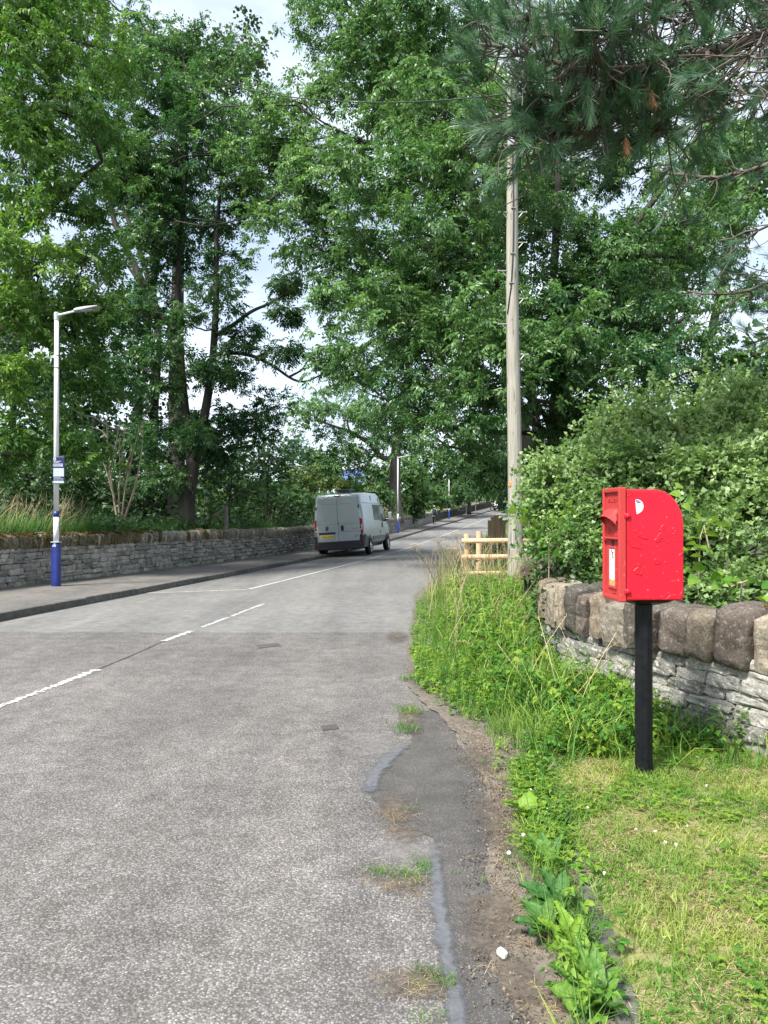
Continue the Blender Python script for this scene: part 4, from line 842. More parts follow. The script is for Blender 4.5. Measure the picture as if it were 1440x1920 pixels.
for sgn in (-1, 1):
    V = [(sgn * 1.018, -0.06, 0.34), (sgn * 1.040, 0.50, 0.34), (sgn * 1.040, 0.56, 0.62), (sgn * 1.038, 0.45, 0.78), (sgn * 1.036, 0.16, 0.845), (sgn * 1.020, -0.02, 0.845), (sgn * 0.94, -0.082, 0.84), (sgn * 0.94, -0.082, 0.34)]
    W = [(x - sgn * 0.08, y + 0.02, z) for x, y, z in V]; n = len(V)
    Fq = [list(range(n)), list(range(2 * n - 1, n - 1, -1))] + [[j, j + n, (j + 1) % n + n, (j + 1) % n] for j in range(n)]
    vput(G().add((np.array(V + W), Fq)), 'bumper_corner', 'black_plastic')
    for wy in (0.96, 4.42):
        vput(G().add(lathe([(0.001, 0.0), (0.41, 0.0), (0.41, 0.012), (0.001, 0.014)], 28), (sgn * 1.018, wy, 0.375), Matrix.Rotation(R(90) * sgn, 3, 'Y')), 'wheel_arch', 'black_plastic')
        Rw = Matrix.Rotation(R(90) * sgn, 3, 'Y')
        wh = empty('wheel', (sgn * 0.928, wy, 0.345)); wh.parent = vn
        G().add(lathe([(0.20, 0.0), (0.30, 0.0), (0.335, 0.03), (0.345, 0.08), (0.345, 0.15), (0.335, 0.20), (0.30, 0.225), (0.225, 0.225), (0.20, 0.19)], 30), (-sgn * 0.085, 0, 0), Rw).put('tyre', M['tyre'], wh, True)
        g = G().add(lathe([(0.001, 0.17), (0.21, 0.17), (0.225, 0.21), (0.215, 0.218), (0.19, 0.19), (0.06, 0.215), (0.05, 0.23), (0.001, 0.232)], 24), (-sgn * 0.085, 0, 0), Rw)
        g.put('rim', M['rim'], wh)
        g = G()
        for k in range(8): a = 2 * math.pi * k / 8; g.add(box(0.012, 0.055, 0.04, 0.006), (sgn * 0.116, 0.145 * math.cos(a), 0.145 * math.sin(a)), Matrix.Rotation(a, 3, 'X'))
        tag(g.put('rim_openings', M['black_plastic'], wh), kind='stuff')
def sidep(sgn, pts, th=0.02):
    """Panel lying on the van's flank: points are (y, z); the flank leans in above the waist."""
    def fx_(y, z): hw, rw, wz, zt = 1.025, 0.89, 1.15, 2.53; hw = np.interp(y, [p[0] for p in secs], [p[1] for p in secs]); return hw - (0 if z < wz else (hw - rw) * 0.9 * (z - wz) / (zt - wz))
    V = [(sgn * (fx_(y, z) + th), y, z) for y, z in pts] + [(sgn * (fx_(y, z) - 0.02), y, z) for y, z in pts]; n = len(pts)
    return G().add((np.array(V), [list(range(n)), list(range(2 * n - 1, n - 1, -1))] + [[j, j + n, (j + 1) % n + n, (j + 1) % n] for j in range(n)]))
for sgn in (-1, 1):
    vput(sidep(sgn, [(1.98, 1.37), (3.22, 1.37), (3.22, 2.02), (1.98, 2.02)], 0.010), 'side_window', 'dark_glass')
    vput(sidep(sgn, [(3.36, 1.33), (4.48, 1.30), (4.40, 1.48), (3.98, 1.98), (3.86, 2.03), (3.36, 2.03)], 0.012), 'front_window', 'dark_glass')
    vput(sidep(sgn, [(1.55, 0.56), (3.75, 0.56), (3.75, 0.72), (1.55, 0.72)], 0.014), 'side_rubbing_strip', 'grey_plastic')
    for pts in ([(1.905, 0.55), (1.925, 0.55), (1.925, 2.40), (1.905, 2.40)], [(3.285, 0.55), (3.302, 0.55), (3.302, 2.30), (3.285, 2.30)], [(0.3, 2.075), (3.4, 2.075), (3.4, 2.09), (0.3, 2.09)], [(0.35, 1.275), (3.3, 1.275), (3.3, 1.288), (0.35, 1.288)], [(1.35, 0.965), (4.3, 0.965), (4.3, 0.977), (1.35, 0.977)]):
        vput(sidep(sgn, pts, 0.003), 'panel_seam', 'grey_plastic')
    vput(sidep(sgn, [(3.40, 1.04), (3.50, 1.04), (3.50, 1.25), (3.40, 1.25)], 0.03), 'cab_door_handle', 'black_plastic'); vput(sidep(sgn, [(2.95, 0.80), (3.05, 0.80), (3.05, 0.93), (2.95, 0.93)], 0.006), 'slide_latch', 'black_plastic')
    mr = vput(G().add(box(0.17, 0.10, 0.40, 0.04, 3), (sgn * 1.20, 4.40, 1.50)), 'wing_mirror', 'grey_paint'); vput(G().add(box(0.13, 0.06, 0.07, 0.01), (sgn * 1.06, 4.42, 1.36)), 'mirror_arm', 'black_plastic', mr); vput(G().add(box(0.125, 0.012, 0.31, 0.01), (sgn * 1.20, 4.346, 1.50)), 'mirror_glass', 'rim', mr)
V = [(-0.80, 3.93, 2.318), (0.80, 3.93, 2.318), (0.86, 4.66, 1.478), (-0.86, 4.66, 1.478)]
vput(G().add((np.array(V) + [0, 0.02, 0.012], [[0, 1, 2, 3]])), 'windscreen', 'dark_glass')
vput(G().add(box(0.50, 0.60, 0.06, 0.02, 2), (0.14, 0.75, 2.60)).add(box(0.62, 0.72, 0.035, 0.015, 2), (0.14, 0.75, 2.65)), 'roof_vent', 'grey_plastic')
vput(G().add(box(1.5, 4.2, 0.18, 0.03), (0, 2.4, 0.36)), 'underbody', 'black_plastic'); vput(G().add(tube([(0.35, 0.1, 0.27), (0.35, 0.9, 0.29)], 0.035, 10)), 'exhaust_pipe', 'metal')

# ------------------------------------------------------------------ person walking away
py_ = 73.0; px_ = float(at(814, 985, py_)[0]); pzv = float(pave_z(px_, py_))
pe = empty('person', (px_, py_, pzv), 'person in a long grey coat and black trousers walking away along the far pavement', 'person', rz=R(-12))
def skinned(name, verts, edges, radii, mat, parent, sub=2):
    me = bpy.data.meshes.new(name); me.from_pydata(verts, edges, []); o = bpy.data.objects.new(name, me); COL.objects.link(o)
    md = o.modifiers.new('skin', 'SKIN'); md.use_smooth_shade = True
    for v, r in zip(me.skin_vertices[0].data, radii): v.radius = (r, r) if not isinstance(r, tuple) else r; v.use_root = False
    me.skin_vertices[0].data[0].use_root = True; s = o.modifiers.new('sub', 'SUBSURF'); s.levels = s.render_levels = sub
    dg = bpy.context.evaluated_depsgraph_get(); dg.update(); m2 = bpy.data.meshes.new_from_object(o.evaluated_get(dg)); m2.name = name; bpy.data.objects.remove(o); m2.materials.clear(); m2.materials.append(mat)
    m2.polygons.foreach_set('use_smooth', np.ones(len(m2.polygons), bool)); return link(name, m2, parent)
bv = [(0, 0, 0.92), (0, 0, 1.12), (0, 0.02, 1.36), (0, 0.02, 1.46), (0, 0.03, 1.54), (0, 0.04, 1.64), (0, 0.035, 1.71),
      (-0.10, 0, 0.88), (-0.10, 0.10, 0.50), (-0.10, 0.16, 0.09), (-0.10, 0.30, 0.045), (0.10, 0, 0.88), (0.10, -0.02, 0.50), (0.10, -0.22, 0.16), (0.10, -0.10, 0.05),
      (-0.19, 0.02, 1.40), (-0.24, -0.05, 1.14), (-0.22, 0.06, 0.92), (-0.22, 0.08, 0.82), (0.19, 0.02, 1.40), (0.24, 0.02, 1.14), (0.22, 0.14, 0.94), (0.22, 0.18, 0.85)]
be = [(0, 1), (1, 2), (2, 3), (3, 4), (4, 5), (5, 6), (0, 7), (7, 8), (8, 9), (9, 10), (0, 11), (11, 12), (12, 13), (13, 14), (2, 15), (15, 16), (16, 17), (17, 18), (2, 19), (19, 20), (20, 21), (21, 22)]
br = [(0.14, 0.11), (0.13, 0.10), (0.15, 0.10), 0.06, 0.06, 0.095, 0.07, 0.085, 0.06, 0.042, 0.04, 0.085, 0.06, 0.042, 0.04, 0.055, 0.045, 0.033, 0.03, 0.055, 0.045, 0.033, 0.03]
skinned('body', bv, be, br, M['skin'], pe)
tv = [(0, 0, 0.95), (-0.10, 0, 0.88), (-0.10, 0.10, 0.50), (-0.10, 0.16, 0.10), (0.10, 0, 0.88), (0.10, -0.02, 0.50), (0.10, -0.21, 0.18)]
skinned('trousers', tv, [(0, 1), (1, 2), (2, 3), (0, 4), (4, 5), (5, 6)], [(0.16, 0.13), 0.105, 0.08, 0.065, 0.105, 0.08, 0.065], M['trousers'], pe)
for x, y, z in ((-0.10, 0.24, 0.05), (0.10, -0.14, 0.075)): G().add(box(0.095, 0.27, 0.10, 0.035, 3), (x, y, z), Matrix.Rotation(R(0 if x < 0 else 22), 3, 'X')).put('shoe', M['trousers'], pe, True)
skinned('coat', [(0, 0, 1.10), (0, 0.02, 1.36), (0, 0.02, 1.47), (0, 0, 0.9), (0, -0.01, 0.66), (-0.19, 0.02, 1.41), (-0.245, -0.05, 1.14), (-0.225, 0.06, 0.92), (0.19, 0.02, 1.41), (0.245, 0.02, 1.14), (0.225, 0.14, 0.94)],
        [(0, 1), (1, 2), (0, 3), (3, 4), (1, 5), (5, 6), (6, 7), (1, 8), (8, 9), (9, 10)], [(0.16, 0.125), (0.175, 0.12), 0.08, (0.19, 0.15), (0.22, 0.18), 0.075, 0.062, 0.05, 0.075, 0.062, 0.05], M['coat'], pe)
G().add(lathe([(0.10, 0), (0.105, 0.03), (0.085, 0.10), (0.05, 0.125), (0.001, 0.13)], 16), (0, 0.04, 1.66)).put('cap', M['cap'], pe, True)
G().add(lathe([(0.085, 0), (0.100, 0.05), (0.102, 0.10), (0.09, 0.13), (0.001, 0.14)], 14), (0, 0.025, 1.555)).put('hair', M['trousers'], pe, True)
kb = empty('backpack', (px_ + 0.0, py_ - 0.16, pzv + 1.02), "dark backpack worn on the walking person's back", 'backpack', rz=R(-12))
G().add(box(0.31, 0.17, 0.46, 0.06, 3), (0, -0.03, 0.21)).put('bag', M['bag'], kb, True); G().add(box(0.24, 0.06, 0.20, 0.025, 2), (0, -0.135, 0.12)).put('front_pocket', M['bag'], kb, True)
for s in (-1, 1): G().add(tube([(s * 0.10, 0.03, 0.04), (s * 0.13, 0.07, 0.25), (s * 0.11, 0.12, 0.43), (s * 0.10, 0.20, 0.47)], 0.018, 8)).put('strap', M['bag'], kb)

# ------------------------------------------------------------------ brick house with solar roof, far behind the trees
HY = 95.0; hx = float(at(674, 900, HY)[0]); hzb = float(rise(HY)) + 0.3
hs = empty('brick_house', (hx, HY, hzb), 'orange brick house with blue solar panels on its roof, half hidden beyond the van', 'house', rz=R(8))
EV = CAMH + (HZ - 905) / F * HY - hzb; RG = EV + 1.75
G().add(box(7.4, 6.0, EV), (1.4, 3.0, EV / 2)).put('wall', M['brick'], hs)
G().add((np.array([(-2.3, 0, EV), (-2.3, 6, EV), (-2.3, 3, RG), (5.1, 0, EV), (5.1, 6, EV), (5.1, 3, RG)]), [[0, 1, 2], [3, 5, 4], [0, 2, 5, 3], [1, 4, 5, 2], [0, 3, 4, 1]])).put('gable', M['brick'], hs)
sl = math.atan2(RG - EV, 3.0)
rf = G().add(box(7.9, 3.75, 0.12), (1.4, 1.40, EV + 0.86), Matrix.Rotation(sl, 3, 'X')).add(box(7.9, 3.75, 0.12), (1.4, 4.60, EV + 0.86), Matrix.Rotation(-sl, 3, 'X')).put('roof', M['slate'], hs)
for i in range(3):
    for j in range(2): G().add(box(1.02, 1.55, 0.04), (-1.85 + 1.05 * i, 0.55 + 1.38 * j, EV + 0.47 + 0.80 * j), Matrix.Rotation(sl, 3, 'X')).put('solar_panel', M['solar'], rf)
G().add(box(8.0, 0.12, 0.16), (1.4, -0.42, EV - 0.08)).put('gutter', M['white_paint'], hs)
for x in (0.3, 3.9):
    wf = G().add(box(1.3, 0.10, 1.15, 0.01), (x, -0.03, EV - 1.25)).put('window', M['white_paint'], hs)
    for s in (-0.31, 0.31): G().add(box(0.52, 0.03, 0.95), (x + s, -0.09, EV - 1.25)).put('pane', M['dark_glass'], wf)

# ------------------------------------------------------------------ up the road: hand rail, small silver car
hrb = at(905, 945, 100); hr = empty('hand_rail', (hrb[0] - 1.6, 100, float(pave_z(kerb_x(100) - 1.6, 100))), 'grey metal hand rail rising beside the pavement at the far bend', 'railing')
rp_ = []
for i in range(4):
    y = 97 + 4.2 * i; x = float(kerb_x(y)) - 1.3; z = float(pave_z(x, y)); rp_.append((x, y, z + 1.1 + 0.18 * i)); put('post', *tube([(x, y, z - 0.1), rp_[-1]], 0.04, 8), M['timber_grey'], hr)
put('top_rail', *tube(rp_, 0.045, 8), M['timber_grey'], hr); put('lower_rail', *tube([(a, b, c - 0.5) for a, b, c in rp_], 0.035, 8), M['timber_grey'], hr)
cy = 116.0; cx = float(kerb_x(cy)) + 1.1; cr_ = empty('small_car', (cx, cy, float(road_z(cx, cy))), 'small silver car parked at the far bend, mostly hidden by leaves', 'car', rz=-R(24))
P = [(0, 0.35), (4.0, 0.35), (4.05, 0.75), (3.8, 0.90), (3.0, 0.98), (2.35, 1.46), (0.6, 1.48), (0.12, 1.02), (-0.03, 0.75)]
bm_ = prism([(a, b) for a, b in P], 1.72, 0.08, 3); Vc = np.stack([bm_[0][:, 1], bm_[0][:, 0], bm_[0][:, 2]], 1); put('body', Vc, bm_[1], M['van_paint'], cr_, world=False)
G().add((np.array([(-0.66, 0.20, 1.04), (0.66, 0.20, 1.04), (0.60, 0.56, 1.40), (-0.60, 0.56, 1.40)]) + [0, -0.05, 0.0], [[0, 1, 2, 3]])).put('rear_window', M['dark_glass'], cr_)
for s in (-1, 1):
    G().add(box(0.02, 1.9, 0.34, 0.005), (s * 0.86, 1.55, 1.20)).put('side_window', M['dark_glass'], cr_); G().add(box(0.22, 0.06, 0.2, 0.02), (s * 0.72, -0.03, 0.84)).put('tail_light', M['red_lens'], cr_)
    for wy in (0.7, 3.2): G().add(lathe([(0.001, 0), (0.30, 0), (0.31, 0.03), (0.31, 0.17), (0.30, 0.2), (0.001, 0.2)], 20), (s * 0.68, wy, 0.31), Matrix.Rotation(R(90) * s, 3, 'Y')).put('wheel', M['tyre'], cr_)
G().add(box(0.52, 0.02, 0.11), (0, -0.05, 0.62)).put('number_plate', M['yellow_plate'], cr_); G().add(box(1.7, 0.14, 0.2, 0.04), (0, -0.01, 0.42)).put('bumper', M['black_plastic'], cr_)

# an old broken post in the hedge bank, and the white pebble on the litter
bp = at(424, 960, 25.0); o_ = empty('broken_post', (bp[0], 25.0, bp[2] - 0.5), 'old grey broken post leaning over the left wall among the shrubs', 'post')
put('stump', *tube([(bp[0], 25, bp[2] - 0.6), (bp[0] + 0.02, 25, bp[2] + 0.18)], [0.07, 0.06], 9), M['timber_grey'], o_); put('slanting_strut', *tube([(bp[0] - 0.02, 25, bp[2] + 0.10), (bp[0] - 0.42, 25.1, bp[2] - 0.12)], [0.05, 0.04], 8), M['timber_grey'], o_)
pq = gp(941, 1802); Vp, Fp, mp_ = stone_mesh('pebble', 4, 77, M['pebble'], 3, 0.12, True)
o = link('pebble', mp_); o.location = (pq[0], pq[1], 0.030); o.scale = (0.024, 0.040, 0.026); o.rotation_euler = (0.2, 0, 0.6); tag(o, 'white pebble lying on the dry litter beside the tarmac patch', 'pebble')
# ------------------------------------------------------------------ leaves: templates and scattering
def rotm(az, pitch, roll):
    ca, sa, cp, sp, cr, sr = np.cos(az), np.sin(az), np.cos(pitch), np.sin(pitch), np.cos(roll), np.sin(roll); z = np.zeros_like(ca); o = np.ones_like(ca)
    Rz = np.stack([np.stack([ca, -sa, z], -1), np.stack([sa, ca, z], -1), np.stack([z, z, o], -1)], -2)
    Ry = np.stack([np.stack([cp, z, -sp], -1), np.stack([z, o, z], -1), np.stack([sp, z, cp], -1)], -2)
    Rx = np.stack([np.stack([o, z, z], -1), np.stack([z, cr, -sr], -1), np.stack([z, sr, cr], -1)], -2)
    return Rz @ Ry @ Rx

class Tpl:
    def __init__(s): s.V = []; s.F = []; s.n = 0
    def add(s, V, Fc):
        V = np.asarray(V, float); s.V.append(V); s.F.append(np.asarray(Fc) + s.n); s.n += len(V)
    def done(s): return np.vstack(s.V), np.vstack(s.F)

def xf(V, pos, az, pitch, roll, sc=1.0):
    return (np.asarray(V, float) * sc) @ rotm(np.array([az]), np.array([pitch]), np.array([roll]))[0].T + np.asarray(pos, float)

def blade_leaf(L, W, fold=0.15, curl=0.2):          # one quad, creased along its length
    return np.array([(0, 0, 0), (0.45 * L, -W / 2, fold * W), (L, 0, -curl * L), (0.42 * L, W / 2, fold * W)]), np.array([[0, 1, 2, 3]])
def ovate_leaf(L, W, fold=0.18, curl=0.25):         # two quads either side of the midrib
    return np.array([(0, 0, 0), (0.30 * L, -W / 2, fold * W), (0.72 * L, -W * 0.32, fold * W * 0.5 - curl * L * 0.4), (L, 0, -curl * L), (0.72 * L, W * 0.32, fold * W * 0.5 - curl * L * 0.4), (0.30 * L, W / 2, fold * W), (0.45 * L, 0, -0.02 * L)]), np.array([[0, 1, 2, 6], [6, 2, 3, 4], [0, 6, 4, 5]])
rt = np.random.default_rng(41)
def pinnate(t, pos, az, pitch, L=0.24, pairs=4, ll=0.085, lw=0.030, droop=0.5):
    base = np.array([0.0, 0, 0])
    for i in range(pairs + 1):
        u = (0.28 + 0.72 * i / pairs) if pairs else 1
        x = L * u; z = -droop * L * u * u; d = -math.atan(2 * droop * u)
        for sgn in ((-1, 1) if i < pairs else (0,)):
            k = 1.0 - 0.25 * abs(u - 0.6); V, Fc = blade_leaf(ll * k * rt.uniform(0.85, 1.15), lw * k)
            V = xf(V, (x, 0, z), sgn * rt.uniform(0.75, 1.15), d * 0.5 - rt.uniform(0.0, 0.7), rt.normal(0, 0.55)); t.add(xf(V, pos, az, pitch, 0), Fc)
def ash_sprig(n=5, **kw):
    t = Tpl()
    for i in range(n):
        az = (i / max(n - 1, 1) - 0.5) * 2.4 + rt.normal(0, 0.25); pinnate(t, (0.10 * (1 - abs(i - n / 2) / n) + rt.uniform(-0.08, 0.05), 0, rt.uniform(-0.03, 0.05)), az, rt.uniform(-0.15, 0.55), L=rt.uniform(0.19, 0.27), **kw)
    return t.done()
ASH = [ash_sprig(5, pairs=3, ll=0.125, lw=0.052) for _ in range(8)]
ASHF = [ash_sprig(4, pairs=2, ll=0.16, lw=0.075) for _ in range(6)]
def palm_sprig(n=7, L=0.14, W=0.13):                # broad-leaved spray
    t = Tpl()
    for i in range(n):
        V, Fc = ovate_leaf(L * rt.uniform(0.7, 1.1), W * rt.uniform(0.7, 1.1)); t.add(xf(V, (rt.uniform(0, 0.3), rt.normal(0, 0.07), rt.normal(0, 0.05)), rt.uniform(-1.7, 1.7), rt.uniform(-0.7, 0.3), rt.normal(0, 0.4)), Fc)
    return t.done()
SYC = [palm_sprig() for _ in range(6)]
FARB = [palm_sprig(6, 0.24, 0.17) for _ in range(6)]
MIDB = [palm_sprig(9, 0.085, 0.06) for _ in range(6)]
def haw_sprig():
    t = Tpl()
    for i in range(14):
        u = i / 13; V, Fc = blade_leaf(rt.uniform(0.032, 0.054), rt.uniform(0.030, 0.044), 0.25, 0.2); t.add(xf(V, (0.26 * u, 0, 0), i * 2.4 if u < 0.9 else rt.uniform(-1, 1), rt.uniform(-0.2, 0.8), rt.normal(0, 0.5)), Fc)
    return t.done()
HAW = [haw_sprig() for _ in range(8)]

def scatter(tpls, pos, az, pitch, roll, sc, tint, jit=0.12):
    """Real geometry: every spray is written out; tint varies per spray and a little per leaf."""
    pos = np.asarray(pos, float); n = len(pos); which = rng.integers(len(tpls), size=n); Rm = rotm(az, pitch, roll) * sc[:, None, None]
    VV, FF, TT = [], [], []; off = 0
    for k, (TV, TF) in enumerate(tpls):
        idx = np.where(which == k)[0]
        if not len(idx): continue
        V = np.einsum('nij,vj->nvi', Rm[idx], TV) + pos[idx][:, None, :]; m = len(TV)
        Fc = TF[None] + (np.arange(len(idx)) * m)[:, None, None] + off; off += m * len(idx)
        VV.append(V.reshape(-1, 3).astype(np.float32)); FF.append(Fc.reshape(-1, TF.shape[1])); TT.append((tint[idx][:, None] + rng.normal(0, jit, (len(idx), len(TF)))).ravel())
    return np.vstack(VV), np.vstack(FF), np.clip(np.concatenate(TT), 0, 1)

TRIS = [0]
def leaves(name, tpls, pos, az, pitch, roll, sc, tint, mat, parent=None, kind=None, jit=0.12):
    V, Fc, T = scatter(tpls, pos, az, pitch, roll, sc, tint, jit); TRIS[0] += len(Fc) * 2
    o = put(name, V, Fc, mat, parent, tint=T); return tag(o, kind=kind)

def wiggle(a, b, n=7, bend=0.12, sag=0.0):
    a, b = np.asarray(a, float), np.asarray(b, float); L = np.linalg.norm(b - a); t = np.linspace(0, 1, n); P = a + (b - a) * t[:, None]
    d = rng.normal(0, 1, 3); d -= (b - a) * np.dot(d, b - a) / (L * L + 1e-9); P += np.sin(math.pi * t)[:, None] * d * bend * L * 0.5; P[:, 2] += np.sin(math.pi * t) * sag * L
    P[1:-1] += rng.normal(0, 0.018 * L, (n - 2, 3)); return P
def smooth_path(P, n=24):
    P = np.asarray(P, float); t = np.concatenate([[0], np.cumsum(np.linalg.norm(np.diff(P, axis=0), axis=1))]); tt = np.linspace(0, t[-1], n); Q = np.stack([np.interp(tt, t, P[:, i]) for i in range(3)], 1)
    for _ in range(3): Q[1:-1] = 0.5 * Q[1:-1] + 0.25 * (Q[:-2] + Q[2:])
    return Q

def tree(name, label, base, stems, lobes, tpls, leaf, bark, dens=1.0, sub=13, per=15, size=1.0, group=None, limb=0.055, droop=0.0, shade=0.0, cat='tree', bare=0, flat=0.72, spread=0.30, twigs=True):
    """stems: (points, radius at foot, radius at tip). lobes: (px, py, Y, radius in photo px[, tint]) - each a mass of foliage on a limb of its own."""
    root = empty(name, base, label, cat, group)
    SP, SR = [], []; gt = G()
    for pts, r0, r1 in stems:
        Q = smooth_path(pts); t = np.linspace(0, 1, len(Q)); rad = r0 + (r1 - r0) * t; rad = rad * (1 + (0.35 * np.exp(-t * 14) if pts is stems[0][0] else 0)); rad = rad * (1 + rng.normal(0, 0.03, len(rad)))
        gt.add(tube(Q, rad, 12)); SP.append(Q); SR.append(rad)
    V, Fc = np.vstack(gt.V), gt.F
    put('trunk', V, Fc, bark, root, True)
    SP = np.vstack(SP); SR = np.concatenate(SR); pos, az, pit, tin = [], [], [], []; tw = G(); limbs = []
    for lb in lobes:
        c = at(lb[0], lb[1], lb[2]); r = lb[3] / F * lb[2]; ti = lb[4] if len(lb) > 4 else rng.uniform(0.2, 0.7)
        cost = np.linalg.norm(SP - c, axis=1) + 1.2 * np.clip(SP[:, 2] - c[2] + 0.3 * np.linalg.norm(SP[:, :2] - c[:2], axis=1), 0, None); j = int(np.argmin(cost))
        P = wiggle(SP[j], c, 9, 0.22, 0.06); L = np.linalg.norm(c - SP[j]); r0 = min(SR[j] * 0.7, limb * (0.5 + 0.22 * L)); limbs.append(tube(P, np.linspace(r0, 0.018, 9), 7))
        ns = max(3, int(sub * dens * (r / 1.4) ** 1.6))
        for k in range(ns):
            d = rng.normal(0, 1, 3); d /= np.linalg.norm(d); u = r * rng.uniform(0.25, 1.05) ** 0.7; q = c + d * u * np.array([1, 1, 0.85])
            if twigs: tw.add(tube(wiggle(P[rng.integers(5, 9)], q, 5, 0.25, 0.05), np.linspace(0.016, 0.005, 5), 4, False))
            m = max(3, int(per * rng.uniform(0.6, 1.4))); s = spread * min(1.0, r / 1.0 + 0.25)
            pp = q + rng.normal(0, 1, (m, 3)) * np.array([s, s, s * flat]); out = pp - c + 0.4 * (pp - q)
            pos.append(pp); az.append(np.arctan2(out[:, 1], out[:, 0]) + rng.normal(0, 0.7, m)); pit.append(0.25 * out[:, 2] / (r + 0.1) + rng.normal(-0.15 - droop, 0.5, m)); tin.append(np.full(m, ti + rng.normal(0, 0.19)) + rng.normal(0, 0.12, m))
    for Vb, Fb in limbs: put('branch', Vb, Fb, bark, root, True)
    if twigs: tag(put('twigs', np.vstack(tw.V), tw.F, bark, root), kind='stuff')
    pos = np.vstack(pos); n = len(pos)
    leaves('crown', tpls, pos, np.concatenate(az), np.concatenate(pit), rng.normal(0, 0.65, n), rng.uniform(0.75, 1.2, n) * size, np.concatenate(tin), leaf, root)
    return root

# ---- big ash on the right, behind the pole: two stems and long limbs over the road
B = at(1040, 985, 20.0); B[2] = 0.55
st = [([B, at(1036, 850, 20.0), at(1040, 740, 20.0), at(1062, 650, 20.0), at(1105, 540, 20.2), at(1190, 420, 20.6), at(1270, 320, 21), at(1340, 200, 21.4)], 0.19, 0.05),
      ([B + [0.1, 0.25, 0], at(1052, 820, 20.3), at(1035, 640, 20.6), at(1040, 480, 21), at(1050, 330, 21.4), at(1040, 160, 22), at(1000, 40, 22.5)], 0.18, 0.05),
      ([at(1038, 720, 20), at(985, 610, 19.7), at(900, 480, 19.5), at(830, 370, 20), at(770, 330, 20.5), at(690, 270, 21)], 0.12, 0.04),
      ([at(1038, 640, 20.6), at(950, 530, 21), at(850, 300, 22), at(780, 120, 22.5), at(740, 20, 23)], 0.11, 0.04)]
lb = [(620, 60, 22, 85, .6), (740, 40, 21, 110, .55), (860, 60, 20, 110), (700, 170, 21, 115, .55), (560, 190, 22, 85, .65), (840, 210, 19.5, 115, .6), (490, 300, 22, 70, .6), (600, 310, 21, 105, .6), (740, 330, 19, 115, .5), (880, 330, 18.5, 105),
      (570, 430, 21, 85, .5), (680, 460, 20, 105, .45), (820, 470, 18.5, 105, .6), (920, 500, 19, 85, .45), (650, 560, 20, 85, .5), (750, 600, 18.5, 100, .55), (870, 610, 17.5, 100, .65), (1000, 420, 21, 100, .3), (1000, 570, 20.5, 95, .3),
      (1080, 690, 18.5, 95, .3), (925, 720, 17.3, 95, .6), (820, 710, 18, 85, .55), (1110, 560, 21.5, 85, .3), (1210, 480, 22, 95, .35), (1250, 600, 20, 95, .3), (1170, 690, 18.5, 85, .35), (1300, 690, 19.5, 75, .3), (1050, 300, 23, 105, .35),
      (1180, 330, 23, 95, .4), (1330, 450, 23, 70, .45), (770, 790, 18.5, 50, .5), (880, 810, 17.5, 70, .45), (950, 860, 18.5, 55, .4), (1010, 130, 23, 110, .4), (1150, 190, 24, 110, .35), (1290, 170, 24, 100), (1400, 250, 23.5, 80), (700, 680, 19, 65, .6), (920, 240, 19, 80, .5), (640, 690, 20, 50, .55), (1010, 790, 19.5, 60, .3), (1100, 790, 19, 60, .35), (940, 620, 18, 70, .7), (1060, 620, 17.5, 70, .5), (1205, 430, 20.2, 55, .45), (1290, 330, 20.6, 60, .45), (1140, 500, 19.8, 48, .5), (1330, 400, 19.5, 50, .5), (1380, 560, 22, 45, .4), (955, 880, 18.5, 22, .4), (250, 330, 23.6, 60, .35), (440, 330, 23.6, 50, .45), (300, 440, 23.8, 45, .35), (200, 340, 24, 50, .35)]
tree('ash_tree', 'huge ash tree behind the utility pole, leaning out over the road', B, st, lb, ASH, M['ash_blue'], M['bark_dark'], 1.08, limb=0.045)
# ---- forked ash on the left, behind the wall
B = at(350, 985, 23.8)
st = [([B, at(352, 940, 23.8), at(362, 865, 23.8), at(345, 760, 23.8), at(337, 640, 23.8), at(330, 520, 23.9), at(344, 380, 24), at(352, 240, 24), at(350, 150, 24)], 0.15, 0.03), ([B, at(352, 940, 23.8), at(365, 866, 23.8), at(363, 835, 23.8)], 0.27, 0.14),
      ([at(364, 868, 23.8), at(384, 780, 23.6), at(398, 690, 23.5), at(406, 560, 23.5), at(404, 440, 23.6), at(415, 330, 23.8), at(430, 240, 24)], 0.155, 0.03),
      ([at(398, 665, 23.5), at(440, 660, 23.3), at(480, 668, 23.1), at(520, 690, 23.0), at(541, 708, 22.9), at(566, 720, 22.9), at(584, 712, 23.0), at(606, 700, 23.1)], 0.075, 0.022),
      ([at(541, 707, 22.9), at(566, 694, 22.9), at(582, 668, 22.8)], 0.04, 0.015),
      ([at(404, 628, 23.5), at(436, 610, 23.3), at(470, 583, 23.1), at(512, 566, 22.9), at(560, 530, 22.8)], 0.075, 0.022),
      ([at(332, 620, 23.8), at(300, 590, 24), at(285, 560, 24.2), at(240, 500, 24.5)], 0.13, 0.04)]
